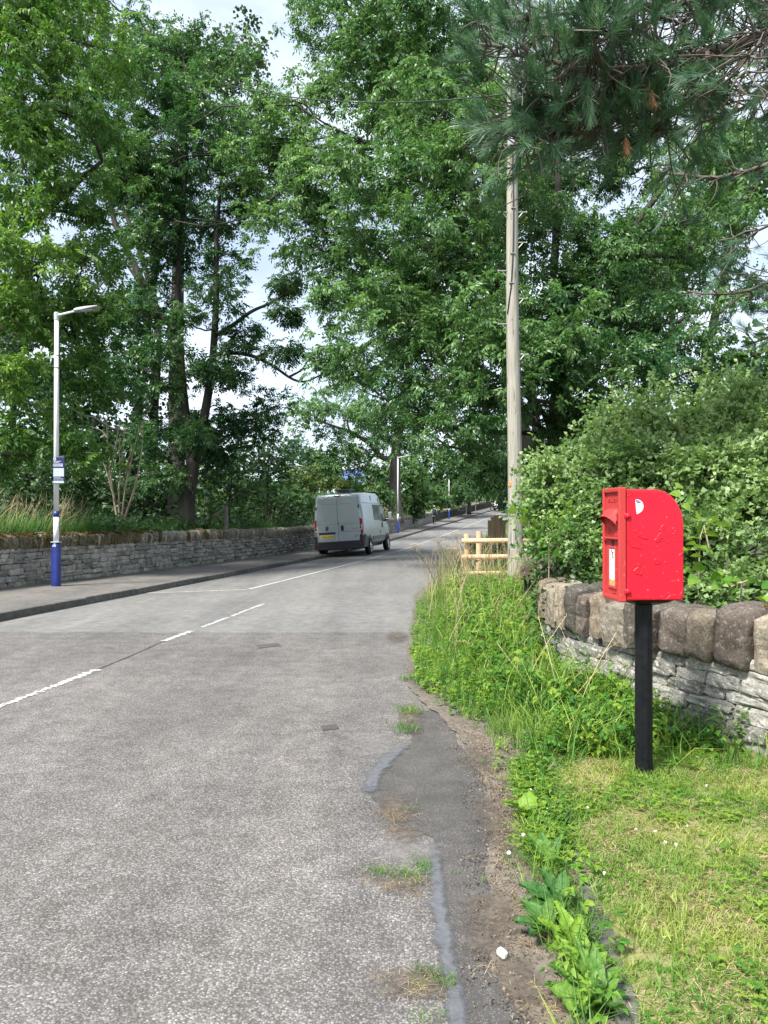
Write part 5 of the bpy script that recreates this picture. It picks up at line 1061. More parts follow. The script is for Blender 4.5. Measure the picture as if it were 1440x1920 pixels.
lb = [(300, 170, 24, 85, .45), (395, 200, 24, 80, .45), (235, 260, 24, 85), (345, 300, 23.5, 80, .4), (450, 260, 24, 62, .5), (260, 390, 23.5, 78, .3), (420, 395, 24, 42, .3), (330, 480, 24.5, 34, .25), (480, 380, 24.2, 40, .4), (300, 560, 24, 65, .25), (425, 500, 24, 32, .3),
      (410, 560, 23, 45, .35), (460, 620, 23, 28, .3), (450, 705, 23, 42, .25), (520, 660, 22.8, 24, .3), (400, 790, 24.5, 55, .2), (480, 800, 24.5, 45, .2), (270, 690, 24, 70, .2), (240, 600, 24.5, 60, .25), (300, 800, 23.5, 60, .2), (420, 860, 24.5, 45, .25), (345, 700, 22.8, 40, .3), (520, 760, 24.0, 30, .25), (530, 530, 22.8, 22, .3), (300, 90, 25, 70, .4), (210, 130, 25, 60, .4), (540, 590, 22.9, 12, .3), (410, 110, 25, 50, .5), (350, 590, 22.9, 22, .35), (400, 690, 22.8, 22, .3), (318, 660, 22.9, 26, .3), (300, 900, 23, 26, .3), (375, 820, 22.9, 18, .3)]
tree('forked_ash_tree', 'dark ash tree with a forked trunk rising behind the left wall', B, st, lb, ASH, M['ash_leaf'], M['bark_dark'], 1.05, limb=0.04)
# ---- ash whose crown fills the left edge
B = at(-190, 985, 18.5)
st = [([B, at(-170, 800, 18.5), at(-120, 560, 18.3), at(-60, 330, 18), at(-10, 120, 18), at(20, -60, 18)], 0.34, 0.08), ([at(-110, 540, 18.3), at(-20, 480, 18), at(80, 400, 18), at(190, 300, 18)], 0.14, 0.04), ([at(-150, 720, 18.5), at(-60, 640, 18), at(60, 600, 17.8), at(130, 610, 17.6)], 0.12, 0.04)]
lb = [(55, 70, 17, 95, .6), (-40, 190, 17, 110, .55), (90, 200, 17.5, 95, .55), (40, 330, 17, 95, .5), (140, 330, 18, 65, .4), (-20, 460, 16.6, 105, .7), (70, 505, 17, 85, .75), (165, 480, 18, 60, .7), (30, 620, 16.8, 75, .5), (-30, 740, 16.6, 95, .75), (50, 800, 17.2, 55, .4), (130, 630, 18, 65, .35), (170, 565, 18, 55, .4), (195, 90, 19.5, 55, .5), (0, -40, 17, 110), (110, -10, 18, 85, .45), (200, 210, 19, 50, .45), (20, 860, 17.4, 40, .4), (120, 720, 18, 50, .3), (180, 720, 19, 45, .25), (210, 420, 19, 45, .4), (150, 860, 17.5, 45, .25)]
tree('leafy_ash_tree', 'bright leafed ash tree filling the left edge above the nearest lamp post', B, st, lb, ASH, M['ash_bright'], M['bark_dark'], 1.0, limb=0.05)
# ---- ivy-grown tree deep in the left wood
B = at(285, 985, 26.5)
st = [([B, at(285, 880, 26.5), at(290, 740, 26.5), at(300, 600, 26.7), at(250, 430, 27), at(200, 330, 27.4)], 0.20, 0.05), ([at(300, 600, 26.7), at(210, 410, 27), at(190, 260, 27)], 0.16, 0.05)]
lb = [(280, 760, 26, 40, .15), (250, 850, 25.5, 45, .1), (300, 880, 26, 40, .15), (215, 720, 26.5, 60, .2), (200, 820, 25.5, 45, .15), (240, 910, 25, 30, .3), (180, 620, 27, 70, .2), (120, 560, 27, 70, .25), (80, 760, 26, 70, .15), (120, 860, 25.5, 60, .15), (40, 880, 24.5, 60, .2), (180, 920, 24, 40, .2), (150, 250, 27.5, 70, .3), (20, 300, 27, 80, .3), (-20, 620, 26, 80, .2), (380, 880, 27, 50, .35)]
tree('ivy_clad_tree', 'dark ivy clad tree deep in the wood behind the bare dead shrub', B, st, lb, SYC, M['dark_leaf'], M['bark_dark'], 0.9, per=16, limb=0.05)
# ---- tall rounded tree behind, showing above the rest
B = at(330, 985, 36.0)
st = [([B, at(330, 700, 36), at(335, 400, 36), at(340, 150, 36)], 0.45, 0.15)]
lb = [(240, 70, 36, 50, .5), (310, 75, 36, 50, .6), (380, 85, 36, 50, .7), (450, 80, 36, 45, .6), (210, 140, 36.5, 60, .4), (300, 140, 35, 60, .45), (380, 150, 35, 60, .55), (460, 140, 36, 50, .45), (130, -10, 35, 70, .35), (90, 60, 36, 70, .35), (170, 30, 36.5, 45, .3), (480, 200, 36.5, 40, .4), (120, 170, 37, 60, .35)]
tree('sycamore_tree', 'tall rounded sycamore whose top shows against the sky at upper left', B, st, lb, SYC, M['syc_leaf'], M['bark_dark'], 1.0, size=1.35, per=12, limb=0.05)
# ---- ash with a stout brown trunk beyond the van
B = at(741, 985, 60.0); B[2] = float(pave_z(1.0, 60)) + 0.5
st = [([B, at(740, 900, 60), at(742, 840, 60), at(748, 800, 60.5), at(760, 740, 61), at(770, 650, 62)], 0.52, 0.15), ([at(737, 862, 60), at(718, 860, 59.5), at(706, 850, 59), at(700, 836, 58.8), at(660, 810, 58), at(600, 790, 57)], 0.24, 0.06), ([at(746, 812, 60.3), at(765, 790, 60), at(790, 770, 60)], 0.2, 0.08), ([at(704, 848, 59), at(690, 870, 58.5), at(664, 892, 58)], 0.1, 0.04)]
lb = [(650, 770, 58, 32, .55), (600, 770, 57, 28, .5), (560, 790, 57, 22, .45), (690, 790, 58, 32, .5), (620, 815, 57, 26, .4), (680, 835, 58, 28, .35), (720, 770, 60, 34, .4), (770, 750, 61, 40, .5), (640, 855, 57.5, 26, .4), (690, 880, 58.5, 24, .3), (665, 730, 60, 26, .5), (730, 820, 60.5, 26, .25), (760, 815, 61, 28, .45), (715, 915, 60, 16, .3), (600, 740, 60, 20, .7), (560, 760, 58, 16, .6)]
tree('stout_ash_tree', 'ash tree with a stout brown trunk beyond the silver van', B, st, lb, ASHF, M['ash_blue'], M['bark'], 1.2, sub=7, per=10, size=1.6, limb=0.06, spread=0.5)

def grove(name, label, px, py, Y, w, h, leaf, tint, dens=1.0, tpl=FARB, group=None, size=1.6, nl=9, sub=6, bark='bark_dark', per=10, base=None, spread=0.5, sq=None, tpx=None):
    """A tree or bush with its own trunk; px, py = middle of the crown, w and h its half sizes in photo px."""
    B = at(tpx or px, 985, Y); B[2] = float(rise(Y)) + 0.4 if base is None else base
    r0 = max(0.05, 0.016 * (at(px, py - h, Y)[2] - B[2])); lb = []
    for i in range(nl):
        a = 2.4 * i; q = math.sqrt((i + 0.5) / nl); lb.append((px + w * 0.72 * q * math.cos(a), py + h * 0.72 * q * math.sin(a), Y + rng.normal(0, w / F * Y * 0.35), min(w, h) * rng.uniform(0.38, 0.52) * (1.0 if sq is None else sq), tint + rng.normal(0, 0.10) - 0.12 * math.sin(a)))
    return tree(name, label, B, [([B, (B + at(px, py, Y)) / 2 + rng.normal(0, 0.1, 3), at(px + 0.1 * w, py - 0.3 * h, Y)], r0, r0 * 0.35)], lb, tpl, M[leaf], M[bark], dens, sub=sub, per=per, size=size, limb=0.05, group=group, spread=spread)
FG = 'far trees along the road'
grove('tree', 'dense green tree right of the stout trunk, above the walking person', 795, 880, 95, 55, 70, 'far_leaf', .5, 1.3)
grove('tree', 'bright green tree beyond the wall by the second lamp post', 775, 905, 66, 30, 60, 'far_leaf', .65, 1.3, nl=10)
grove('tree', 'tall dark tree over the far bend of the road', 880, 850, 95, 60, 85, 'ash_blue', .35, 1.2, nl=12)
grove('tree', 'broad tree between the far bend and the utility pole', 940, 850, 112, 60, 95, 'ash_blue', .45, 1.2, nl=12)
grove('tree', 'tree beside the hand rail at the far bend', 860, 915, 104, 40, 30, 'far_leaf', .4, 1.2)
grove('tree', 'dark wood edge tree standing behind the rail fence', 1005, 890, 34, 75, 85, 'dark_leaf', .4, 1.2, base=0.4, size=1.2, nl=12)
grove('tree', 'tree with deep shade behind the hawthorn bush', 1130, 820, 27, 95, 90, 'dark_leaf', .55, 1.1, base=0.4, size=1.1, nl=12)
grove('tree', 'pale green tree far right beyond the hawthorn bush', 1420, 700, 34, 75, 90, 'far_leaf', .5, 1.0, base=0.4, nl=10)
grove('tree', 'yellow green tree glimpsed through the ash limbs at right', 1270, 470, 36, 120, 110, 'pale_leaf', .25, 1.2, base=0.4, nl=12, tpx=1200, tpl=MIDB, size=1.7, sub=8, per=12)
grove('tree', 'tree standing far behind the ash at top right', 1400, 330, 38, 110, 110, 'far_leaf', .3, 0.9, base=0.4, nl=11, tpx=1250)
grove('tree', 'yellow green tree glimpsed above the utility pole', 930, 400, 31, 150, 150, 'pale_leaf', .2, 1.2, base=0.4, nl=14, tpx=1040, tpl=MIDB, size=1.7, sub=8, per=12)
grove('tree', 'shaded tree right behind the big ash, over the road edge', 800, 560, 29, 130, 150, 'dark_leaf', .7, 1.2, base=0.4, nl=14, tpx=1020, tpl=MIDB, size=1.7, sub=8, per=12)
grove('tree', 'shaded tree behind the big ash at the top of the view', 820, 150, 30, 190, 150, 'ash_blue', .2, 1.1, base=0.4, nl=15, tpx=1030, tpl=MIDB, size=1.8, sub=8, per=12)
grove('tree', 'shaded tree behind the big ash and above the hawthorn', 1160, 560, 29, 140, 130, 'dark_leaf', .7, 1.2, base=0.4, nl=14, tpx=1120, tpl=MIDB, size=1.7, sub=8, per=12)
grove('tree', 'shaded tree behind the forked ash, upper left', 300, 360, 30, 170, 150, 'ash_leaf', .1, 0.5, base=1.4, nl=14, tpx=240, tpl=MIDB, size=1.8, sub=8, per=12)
grove('shrub', 'green shrub behind the far wall just above the walking person', 815, 935, 80, 26, 22, 'far_leaf', .45, 1.4, size=1.2)
grove('shrub', 'darker shrub behind the far wall beside the farthest lamp post', 858, 925, 92, 28, 22, 'far_leaf', .25, 1.4, size=1.2)
grove('shrub', 'shrub behind the far wall right of the second lamp post', 770, 950, 66, 22, 20, 'far_leaf', .5, 1.4, size=1.1)
grove('conifer', 'blue green conifer on the skyline beyond the dark shrubs', 548, 845, 110, 24, 34, 'needle', .5, 1.4, size=1.5)
grove('conifer', 'smaller dark conifer beside the skyline conifer', 580, 860, 116, 20, 30, 'dark_leaf', .8, 1.4, size=1.5)
grove('tree', 'bushy green tree between the skyline conifers and the van', 610, 870, 76, 32, 34, 'far_leaf', .35, 1.3)
grove('tree', 'olive tree in front of the brick house', 612, 892, 84, 22, 24, 'pale_leaf', .15, 1.3)
grove('tree', 'green tree hiding most of the brick house roof', 712, 886, 82, 26, 26, 'far_leaf', .4, 1.6, nl=10, size=1.3)
grove('shrub', 'yellow green shrub behind the wall left of the van', 565, 905, 52, 30, 24, 'pale_leaf', .6, 1.4, size=1.2)
grove('shrub', 'yellow shrub above the roof of the van', 655, 912, 62, 22, 16, 'pale_leaf', .7, 1.4, size=1.2)
grove('shrub', 'round shrub between the van roof and the brown trunk', 712, 930, 56, 18, 22, 'far_leaf', .4, 1.3, size=1.0)
grove('shrub', 'soft feathery shrub right behind the wall beside the van', 560, 945, 40, 50, 34, 'far_leaf', .42, 1.3, tpl=ASH, size=1.0, base=1.0)
grove('shrub', 'leafy green shrub behind the wall, half way to the van', 490, 935, 33, 50, 45, 'far_leaf', .35, 1.2, size=0.9, base=1.1)
grove('shrub', 'dark elder shrub beside the forked trunk', 430, 910, 28, 50, 60, 'dark_leaf', .75, 1.2, tpl=SYC, size=0.8, base=1.2)
grove('tree', 'slim dark tree between the forked trunk and the sky', 500, 870, 31, 45, 55, 'dark_leaf', .7, 1.1, tpl=SYC, size=0.9, base=1.2)
grove('tree', 'bright backlit tree glimpsed under the forked ash', 410, 915, 46, 60, 55, 'pale_leaf', .4, 1.2, size=1.2, base=1.2)
grove('shrub', 'dark shrub under the leafy ash at the left edge', 40, 900, 22, 70, 50, 'dark_leaf', .5, 1.2, tpl=SYC, size=0.75, base=1.4)
grove('shrub', 'dark shrub between the nearest lamp post and the dead stems', 150, 905, 23, 45, 60, 'dark_leaf', .6, 1.2, tpl=SYC, size=0.75, base=1.4)
grove('shrub', 'low dark shrub beside the ivy clad trunk', 270, 930, 24.5, 40, 45, 'dark_leaf', .25, 1.2, tpl=SYC, size=0.75, base=1.4)
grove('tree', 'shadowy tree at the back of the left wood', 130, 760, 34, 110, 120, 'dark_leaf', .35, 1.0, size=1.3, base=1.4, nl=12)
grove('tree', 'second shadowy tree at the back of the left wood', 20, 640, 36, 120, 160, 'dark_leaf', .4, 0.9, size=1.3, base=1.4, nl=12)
# far wood: reads as one mass
p_, a_ = [], []
for i in range(1500):
    Yf = rng.uniform(125, 190); pxf = rng.uniform(430, 1300); hmax = np.interp(pxf, [430, 560, 700, 900, 1300], [890, 905, 900, 850, 800]); p_.append(at(pxf, rng.uniform(hmax, 965), Yf))
n = len(p_); tag(leaves('distant_wood', FARB, p_, rng.uniform(0, 6.28, n), rng.normal(0, 0.4, n), rng.normal(0, 0.5, n), rng.uniform(3.0, 5.5, n), rng.normal(0.4, 0.2, n), M['far_leaf']), 'far off wood closing the view at the end of the road', 'wood', kind='stuff')

p_ = []
for i in range(1000): Yf = rng.uniform(34, 60); xf_ = float(wall_x(Yf)) - rng.uniform(5, 30); p_.append((xf_, Yf, float(pave_z(kerb_x(Yf) - 1.8, Yf)) + 0.9 + 5.0 * rng.random() ** 1.5))
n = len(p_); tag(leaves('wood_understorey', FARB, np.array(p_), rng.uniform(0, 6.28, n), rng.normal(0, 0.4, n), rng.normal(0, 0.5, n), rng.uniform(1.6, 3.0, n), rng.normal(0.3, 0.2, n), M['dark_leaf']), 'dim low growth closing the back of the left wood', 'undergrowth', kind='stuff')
# ---- pine reaching in from the right, close overhead
def pine_tuft(n=66, L=0.14, dead=False):
    t = Tpl(); V, Fc = [], []
    for i in range(n):
        u = rt.uniform(0, 1); x0 = 0.20 * u; a = rt.uniform(0, 6.28); sp = rt.uniform(0.22, 0.95) * (1.15 - 0.5 * u); l = L * rt.uniform(0.75, 1.1); wd = 0.0030
        d = np.array([math.cos(sp), math.sin(sp) * math.cos(a), math.sin(sp) * math.sin(a)]); s = np.cross(d, [0.3, 0.5, 0.8]); s /= np.linalg.norm(s)
        p0 = np.array([x0, 0, 0]); pm = p0 + d * l * 0.55; p1 = p0 + d * l + np.array([0.02, 0, -0.02])
        t.add([p0 - s * wd * 0.8, p0 + s * wd * 0.8, p1 + s * wd * 0.5, p1 - s * wd * 0.5], [[0, 1, 2, 3]])
    return t.done()
PT = [pine_tuft() for _ in range(5)]; PD = [pine_tuft(70, 0.12) for _ in range(2)]
pr = empty('pine_tree', (5.6, 6.8, 0.5), 'pine tree whose needled boughs hang in from the top right corner', 'tree')
put('trunk', *tube(smooth_path([(5.6, 6.8, 0.4), (5.55, 6.75, 3), (5.65, 6.8, 6), (5.6, 6.8, 9)]), np.linspace(0.26, 0.14, 24), 14), M['bark_pine'], pr, True)
T0 = np.array([5.6, 6.8, 4.6])
boughs = [([T0 + [0, 0, 0.4], at(1640, 20, 6.6), at(1440, 62, 6.2), at(1330, 95, 6.0), at(1240, 115, 5.9), at(1130, 150, 5.8)], 0.085, 0.018),
          ([at(1440, 62, 6.2), at(1300, 130, 6.3), at(1180, 190, 6.2), at(1080, 215, 6.1), at(960, 190, 6.0)], 0.04, 0.010),
          ([T0 + [0, 0, 1.2], at(1560, -60, 6.4), at(1400, -30, 6.2), at(1250, 10, 6.0), at(1170, 20, 5.9), at(1100, 15, 5.8), at(1000, 30, 5.8), at(930, 40, 5.8)], 0.06, 0.010),
          ([at(1240, 115, 5.9), at(1150, 130, 5.8), at(1090, 130, 5.7), at(1020, 110, 5.7), at(970, 95, 5.7), at(900, 80, 5.7)], 0.03, 0.008),
          ([at(1180, 190, 6.2), at(1120, 250, 6.2), at(1040, 250, 6.1), at(970, 270, 6.0)], 0.025, 0.008),
          ([at(1330, 95, 6.0), at(1290, 200, 6.2), at(1240, 240, 6.3), at(1180, 270, 6.3)], 0.025, 0.008),
          ([at(1100, 15, 5.8), at(1120, 60, 5.7), at(1115, 95, 5.6)], 0.022, 0.01),
          ([at(1560, -60, 6.4), at(1460, 30, 5.6), at(1400, 120, 5.4), at(1370, 170, 5.4)], 0.03, 0.008),
          ([at(1560, 60, 6.6), at(1470, 130, 6.4), at(1400, 200, 6.5), at(1300, 240, 6.6)], 0.03, 0.008),
          ([at(1250, 10, 6.0), at(1200, 60, 5.9), at(1080, 70, 5.9), at(1000, 60, 5.9)], 0.02, 0.008),
          ([at(1400, -30, 6.2), at(1340, 0, 6.3), at(1270, 40, 6.3)], 0.02, 0.008),
          ([at(1120, 250, 6.2), at(1060, 180, 6.0), at(1000, 170, 6.0), at(950, 240, 6.0)], 0.02, 0.008),
          ([at(1240, 240, 6.3), at(1200, 230, 6.2), at(1130, 200, 6.1)], 0.02, 0.008),
          ([T0, at(1620, 260, 7.6), at(1460, 300, 8.2), at(1330, 340, 8.4), at(1230, 320, 8.5)], 0.06, 0.012),
          ([T0 - [0, 0, 0.6], at(1640, 430, 8.5), at(1470, 520, 9.2), at(1360, 560, 9.6), at(1290, 545, 9.8)], 0.055, 0.010),
          ([T0 - [0, 0, 0.3], at(1600, 380, 8.0), at(1450, 420, 9.0), at(1350, 450, 9.3)], 0.05, 0.010),
          ([T0 - [0, 0, 1.0], at(1600, 560, 9.0), at(1480, 620, 9.6), at(1390, 650, 10)], 0.045, 0.010)]
tp, ta, tpi, tt = [], [], [], []; dp = []; gtw = G(); ends = []
for bi, (pts, r0, r1) in enumerate(boughs):
    Q = smooth_path(pts, 22); Q[1:-1] += rng.normal(0, 0.012, (20, 3)); put('branch', *tube(Q, np.linspace(r0, r1, 22), 8), M['bark_pine'], pr, True)
    L = np.sum(np.linalg.norm(np.diff(Q, axis=0), axis=1)); lower = bi >= 13
    nt_ = int((47 if not lower else 19) * max(L, 1.2))
    for k in range(nt_):
        u = rng.uniform(0.12 if bi in (0, 2) or lower else 0.02, 1.0); q = Q[int(u * 21)]; tdir = Q[min(int(u * 21) + 1, 21)] - Q[max(int(u * 21) - 1, 0)]; tdir /= np.linalg.norm(tdir)
        side_ = rng.normal(0, 1, 3); side_[2] = side_[2] * 0.7 + (0.15 if not lower else -0.1); side_ -= tdir * np.dot(side_, tdir); side_ /= np.linalg.norm(side_)
        d = tdir * rng.uniform(0.2, 0.9) + side_ * rng.uniform(0.5, 1.2); d /= np.linalg.norm(d); ln = rng.uniform(0.12, 0.62); e = q + d * ln
        gtw.add(tube(wiggle(q, e, 5, 0.3), np.linspace(0.008, 0.004, 5), 4, False))
        d2 = d + np.array([0, 0, 0.25]); d2 /= np.linalg.norm(d2); tp.append(e); ta.append(math.atan2(d2[1], d2[0])); tpi.append(math.asin(d2[2])); tt.append(rng.uniform(0.15, 0.9) if not lower else rng.uniform(0, 0.35))  # lower boughs tinted darker: their shade is put into the needle colour
    if not lower: 
        tp.append(Q[-1]); d = Q[-1] - Q[-3]; ta.append(math.atan2(d[1], d[0])); tpi.append(0.2); tt.append(0.6)
tp = np.array(tp)
keep = np.ones(len(tp), bool)
ppx = 720 + F * tp[:, 0] / tp[:, 1]; ppy = HZ - F * (tp[:, 2] - CAMH) / tp[:, 1]
keep &= ~((ppx > 1150) & (ppx < 1440) & (ppy > 20) & (ppy < 130) & (rng.random(len(tp)) < 0.5))
keep &= ~((ppx > 925) & (ppx < 990) & (ppy > 120) & (ppy < 225)) & ~((ppx < 905) & (ppy > 140)) & ~((ppx > 985) & (ppx < 1150) & (ppy > 290) & (rng.random(len(tp)) < 0.6))
n = keep.sum(); leaves('needles', PT, tp[keep], np.array(ta)[keep], np.array(tpi)[keep], rng.uniform(0, 6.28, n), rng.uniform(0.6, 0.95, n), np.array(tt)[keep], M['needle'], pr)
tag(put('twigs', np.vstack(gtw.V), gtw.F, M['bark_pine'], pr), kind='stuff')
DP = [at(1222, 165, 5.7), at(1175, 255, 5.8), at(1395, 155, 5.6), at(1215, 160, 5.75)]
n = len(DP); leaves('dead_needles', PD, DP, rng.uniform(0, 6.28, n), np.full(n, -1.3), rng.uniform(0, 6, n), rng.uniform(0.4, 0.62, n), rng.uniform(0, 1, n), M['needle_dead'], pr)
g = G()
for i in rng.choice(np.where(keep)[0], 46, replace=False): g.add(lathe([(0.001, -0.016), (0.010, -0.006), (0.011, 0.006), (0.001, 0.018)], 8), tp[i])
tag(put('buds', np.vstack(g.V), g.F, M['needle_dead'], pr, tint=np.full(len(g.F), 0.1)), kind='stuff')

# ---- hawthorn bush spilling over the right wall
B = np.array([3.4, 8.2, 0.5]); bl = []
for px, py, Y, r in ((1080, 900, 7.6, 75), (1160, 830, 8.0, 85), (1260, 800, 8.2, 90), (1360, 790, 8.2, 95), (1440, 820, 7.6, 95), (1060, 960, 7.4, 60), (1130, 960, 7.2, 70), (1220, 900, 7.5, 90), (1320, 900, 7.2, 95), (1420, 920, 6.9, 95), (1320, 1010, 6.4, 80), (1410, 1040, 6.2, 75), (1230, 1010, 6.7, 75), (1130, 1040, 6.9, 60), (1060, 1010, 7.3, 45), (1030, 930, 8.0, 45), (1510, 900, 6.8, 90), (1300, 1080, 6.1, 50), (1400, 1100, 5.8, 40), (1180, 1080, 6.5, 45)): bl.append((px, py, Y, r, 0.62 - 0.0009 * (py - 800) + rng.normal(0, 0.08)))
st = [([B + [0.3 * k, 0.2 * k, 0], B + [0.35 * k, 0.1, 0.8], B + [0.9 * k, -0.1, 1.25], B + [1.0 * k, -0.2, 1.55]], 0.05, 0.015) for k in (-1.2, -0.4, 0.5, 1.3)]
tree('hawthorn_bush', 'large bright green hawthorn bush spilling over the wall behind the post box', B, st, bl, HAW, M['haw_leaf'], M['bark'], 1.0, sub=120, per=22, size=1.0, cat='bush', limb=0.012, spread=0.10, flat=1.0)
p_, a_, pi_ = [], [], []                               # upright young shoots along its top
for px, py, Y in ((1155, 790, 8.0), (1205, 755, 8.1), (1085, 840, 7.8), (1280, 750, 8.2), (1330, 735, 8.3), (1035, 885, 8.0), (1390, 745, 8.2), (1240, 770, 8.0), (1120, 810, 7.8), (1050, 860, 7.9), (1425, 755, 8.0), (1015, 905, 8.0), (1345, 765, 8.0), (1170, 775, 8.0), (1110, 830, 7.6), (1190, 790, 7.8), (1260, 790, 7.9), (1310, 770, 7.9), (1225, 800, 7.6), (1370, 765, 7.8), (1300, 810, 7.6), (1410, 790, 7.5), (1070, 880, 7.5), (1140, 850, 7.5), (1340, 810, 7.5), (1025, 930, 7.6), (1250, 735, 8.3), (1100, 800, 8.1), (1435, 735, 8.3), (1400, 715, 8.5)):
    q = at(px, py, Y)
    for k in range(8): p_.append(q + [rng.normal(0, 0.07), rng.normal(0, 0.05), -0.09 * k]); a_.append(rng.uniform(0, 6.28)); pi_.append(rng.uniform(0.7, 1.4))
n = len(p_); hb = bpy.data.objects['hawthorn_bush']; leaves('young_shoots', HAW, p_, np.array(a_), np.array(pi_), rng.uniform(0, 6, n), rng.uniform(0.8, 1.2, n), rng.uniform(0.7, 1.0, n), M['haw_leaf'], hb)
BIG = []
for _ in range(4):
    t = Tpl()
    for i in range(5): V, Fc = ovate_leaf(rt.uniform(0.08, 0.12), rt.uniform(0.065, 0.09), 0.12, 0.3); t.add(xf(V, (0.07 * i, 0, 0), (1.2 if i % 2 else -1.2), rt.uniform(-0.5, 0.3), rt.normal(0, 0.3)), Fc)
    BIG.append(t.done())
def big_leaf_plant(label, spots, name='bindweed', cat='climbing plant'):
    p = at(*spots[0]); r = empty(name, (p[0], p[1], 0.6), label, cat); P = [at(*s) for s in spots]; n = len(P)
    leaves('leaves', BIG, P, rng.uniform(0, 6.28, n), rng.uniform(-0.2, 0.9, n), rng.normal(0, 0.5, n), rng.uniform(0.8, 1.2, n), rng.uniform(0.3, 0.9, n), M['weed_leaf'], r)
    put('stem', *tube([(p[0], p[1] + 0.05, 0.5)] + [tuple(q) for q in P[:3]], 0.006, 5), M['twig'], r)
big_leaf_plant('broad leafed climber at the bush corner beside the utility pole', [(1030, 1010, 7.0), (1050, 1030, 6.9), (1065, 1000, 7.0), (1010, 990, 7.2), (1040, 980, 7.1), (1075, 1040, 6.8), (1020, 1040, 7.1)])
big_leaf_plant('shiny leafed shoot just right of the post box', [(1312, 1010, 5.9), (1320, 985, 5.95), (1330, 1030, 5.85), (1305, 970, 6.0), (1318, 1045, 5.8)], 'privet_shoot', 'shrub')
big_leaf_plant('broad leafed plant on the wall top at the right edge', [(1390, 1090, 5.3), (1370, 1100, 5.25), (1410, 1085, 5.3), (1430, 1120, 5.2), (1355, 1130, 5.2), (1400, 1120, 5.2), (1425, 1145, 5.1)], 'broad_leaf_plant', 'plant')

# ---- ivy over the far end of the right wall
IV = []
for _ in range(5):
    t = Tpl()
    for i in range(9): V, Fc = ovate_leaf(rt.uniform(0.03, 0.05), rt.uniform(0.03, 0.05), 0.1, 0.25); t.add(xf(V, rt.normal(0, 0.05, 3), rt.uniform(0, 6.28), rt.uniform(-1.2, 0.2), rt.normal(0, 0.4)), Fc)
    IV.append(t.done())
p_ = []
for s in np.linspace(5.2, WRL - 0.4, 360):
    p, t, nrm = wall_frame(s); z = rng.uniform(0.05, 1.0) ** 0.7; top = rng.random() < 0.45
    if s < 6.0 and rng.random() < 0.6: continue
    o_ = -0.03 if not top else rng.uniform(-0.03, 0.35); p_.append((p[0] + nrm[0] * o_, p[1] + nrm[1] * o_, wbase(s) + (z * 0.9 if not top else 0.93 + rng.uniform(-0.02, 0.06))))
n = len(p_); iv = empty('ivy', p_[0], 'ivy creeping over the far end of the right wall beside the utility pole', 'ivy')
leaves('leaves', IV, p_, rng.uniform(0, 6.28, n), rng.normal(0, 0.4, n), rng.normal(0, 0.4, n), rng.uniform(0.8, 1.4, n), rng.uniform(0.1, 0.9, n), M['ivy_leaf'], iv)
# moss and dead bits on the wall tops
t = Tpl()
for i in range(10): V, Fc = blade_leaf(0.03, 0.008, 0.1, 0.4); t.add(xf(V, (rt.normal(0, 0.02), rt.normal(0, 0.02), 0), rt.uniform(0, 6.28), rt.uniform(0, 1.2), 0), Fc)
MOSS = [t.done()]
p_ = []
for i in range(500):
    s = rng.uniform(1.2, 3.6) if i < 420 else rng.uniform(6, 9); p, tt_, nrm = wall_frame(s); o_ = rng.uniform(0.12, 0.38); p_.append((p[0] + nrm[0] * o_, p[1] + nrm[1] * o_, wbase(s) + 0.925 + rng.normal(0, 0.012)))
n = len(p_); tag(leaves('wall_top_moss', MOSS, p_, rng.uniform(0, 6.28, n), rng.normal(0, 0.2, n), np.zeros(n), rng.uniform(0.8, 1.8, n), rng.uniform(0, 1, n), M['moss']), 'yellow brown moss and dead stalks on top of the right wall', 'moss', kind='stuff')
p_ = []
for i in range(1500):
    s = LT[np.searchsorted(_lp[:, 1], rng.uniform(12, 20.5))] ; p = wl(s); tt_ = wl_t(s); nrm = np.array([-tt_[1], tt_[0]]); o_ = rng.uniform(-0.06, 0.40); p_.append((p[0] + nrm[0] * o_, p[1] + nrm[1] * o_, float(pave_z(p[0], p[1])) + (0.99 if o_ > 0.0 else rng.uniform(0.72, 0.98)) + rng.normal(0, 0.012)))
n = len(p_); tag(leaves('cope_moss', MOSS, p_, rng.uniform(0, 6.28, n), rng.normal(0, 0.4, n), np.zeros(n), rng.uniform(1.2, 2.6, n), rng.uniform(0, 0.6, n), M['moss']), 'brown moss hanging over the left wall copes near the nearest lamp post', 'moss', kind='stuff')
# ------------------------------------------------------------------ grass, weeds, litter
def grass_tuft(n, L, W, lean, r=0.03, segs=3):
    t = Tpl()
    for i in range(n):
        a = rt.uniform(0, 6.28); l = L * rt.uniform(0.5, 1.15); ln = lean * rt.uniform(0.3, 1.3); b = np.array([rt.normal(0, r), rt.normal(0, r), 0]); d = np.array([math.cos(a), math.sin(a), 0]); s = np.array([-d[1], d[0], 0]) * W / 2
        P = [b + d * l * ln * u * u + np.array([0, 0, l * (u - 0.42 * min(ln, 1.4) * u * u)]) for u in np.linspace(0, 1, segs + 1)]; wv = [1.0, 0.9, 0.6, 0.06] if segs == 3 else [1.0, 0.75, 0.06]
        V = [];
        for p, w_ in zip(P, wv): V += [p - s * w_, p + s * w_]
        t.add(V, [[2 * i_, 2 * i_ + 1, 2 * i_ + 3, 2 * i_ + 2] for i_ in range(segs)])
    return t.done()
LG = [grass_tuft(9, 0.048, 0.0036, 1.1, 0.022, 2) for _ in range(6)]
MG = [grass_tuft(11, 0.22, 0.0065, 0.8, 0.03, 2) for _ in range(5)]
TG = [grass_tuft(10, 0.55, 0.008, 0.7, 0.05) for _ in range(5)]
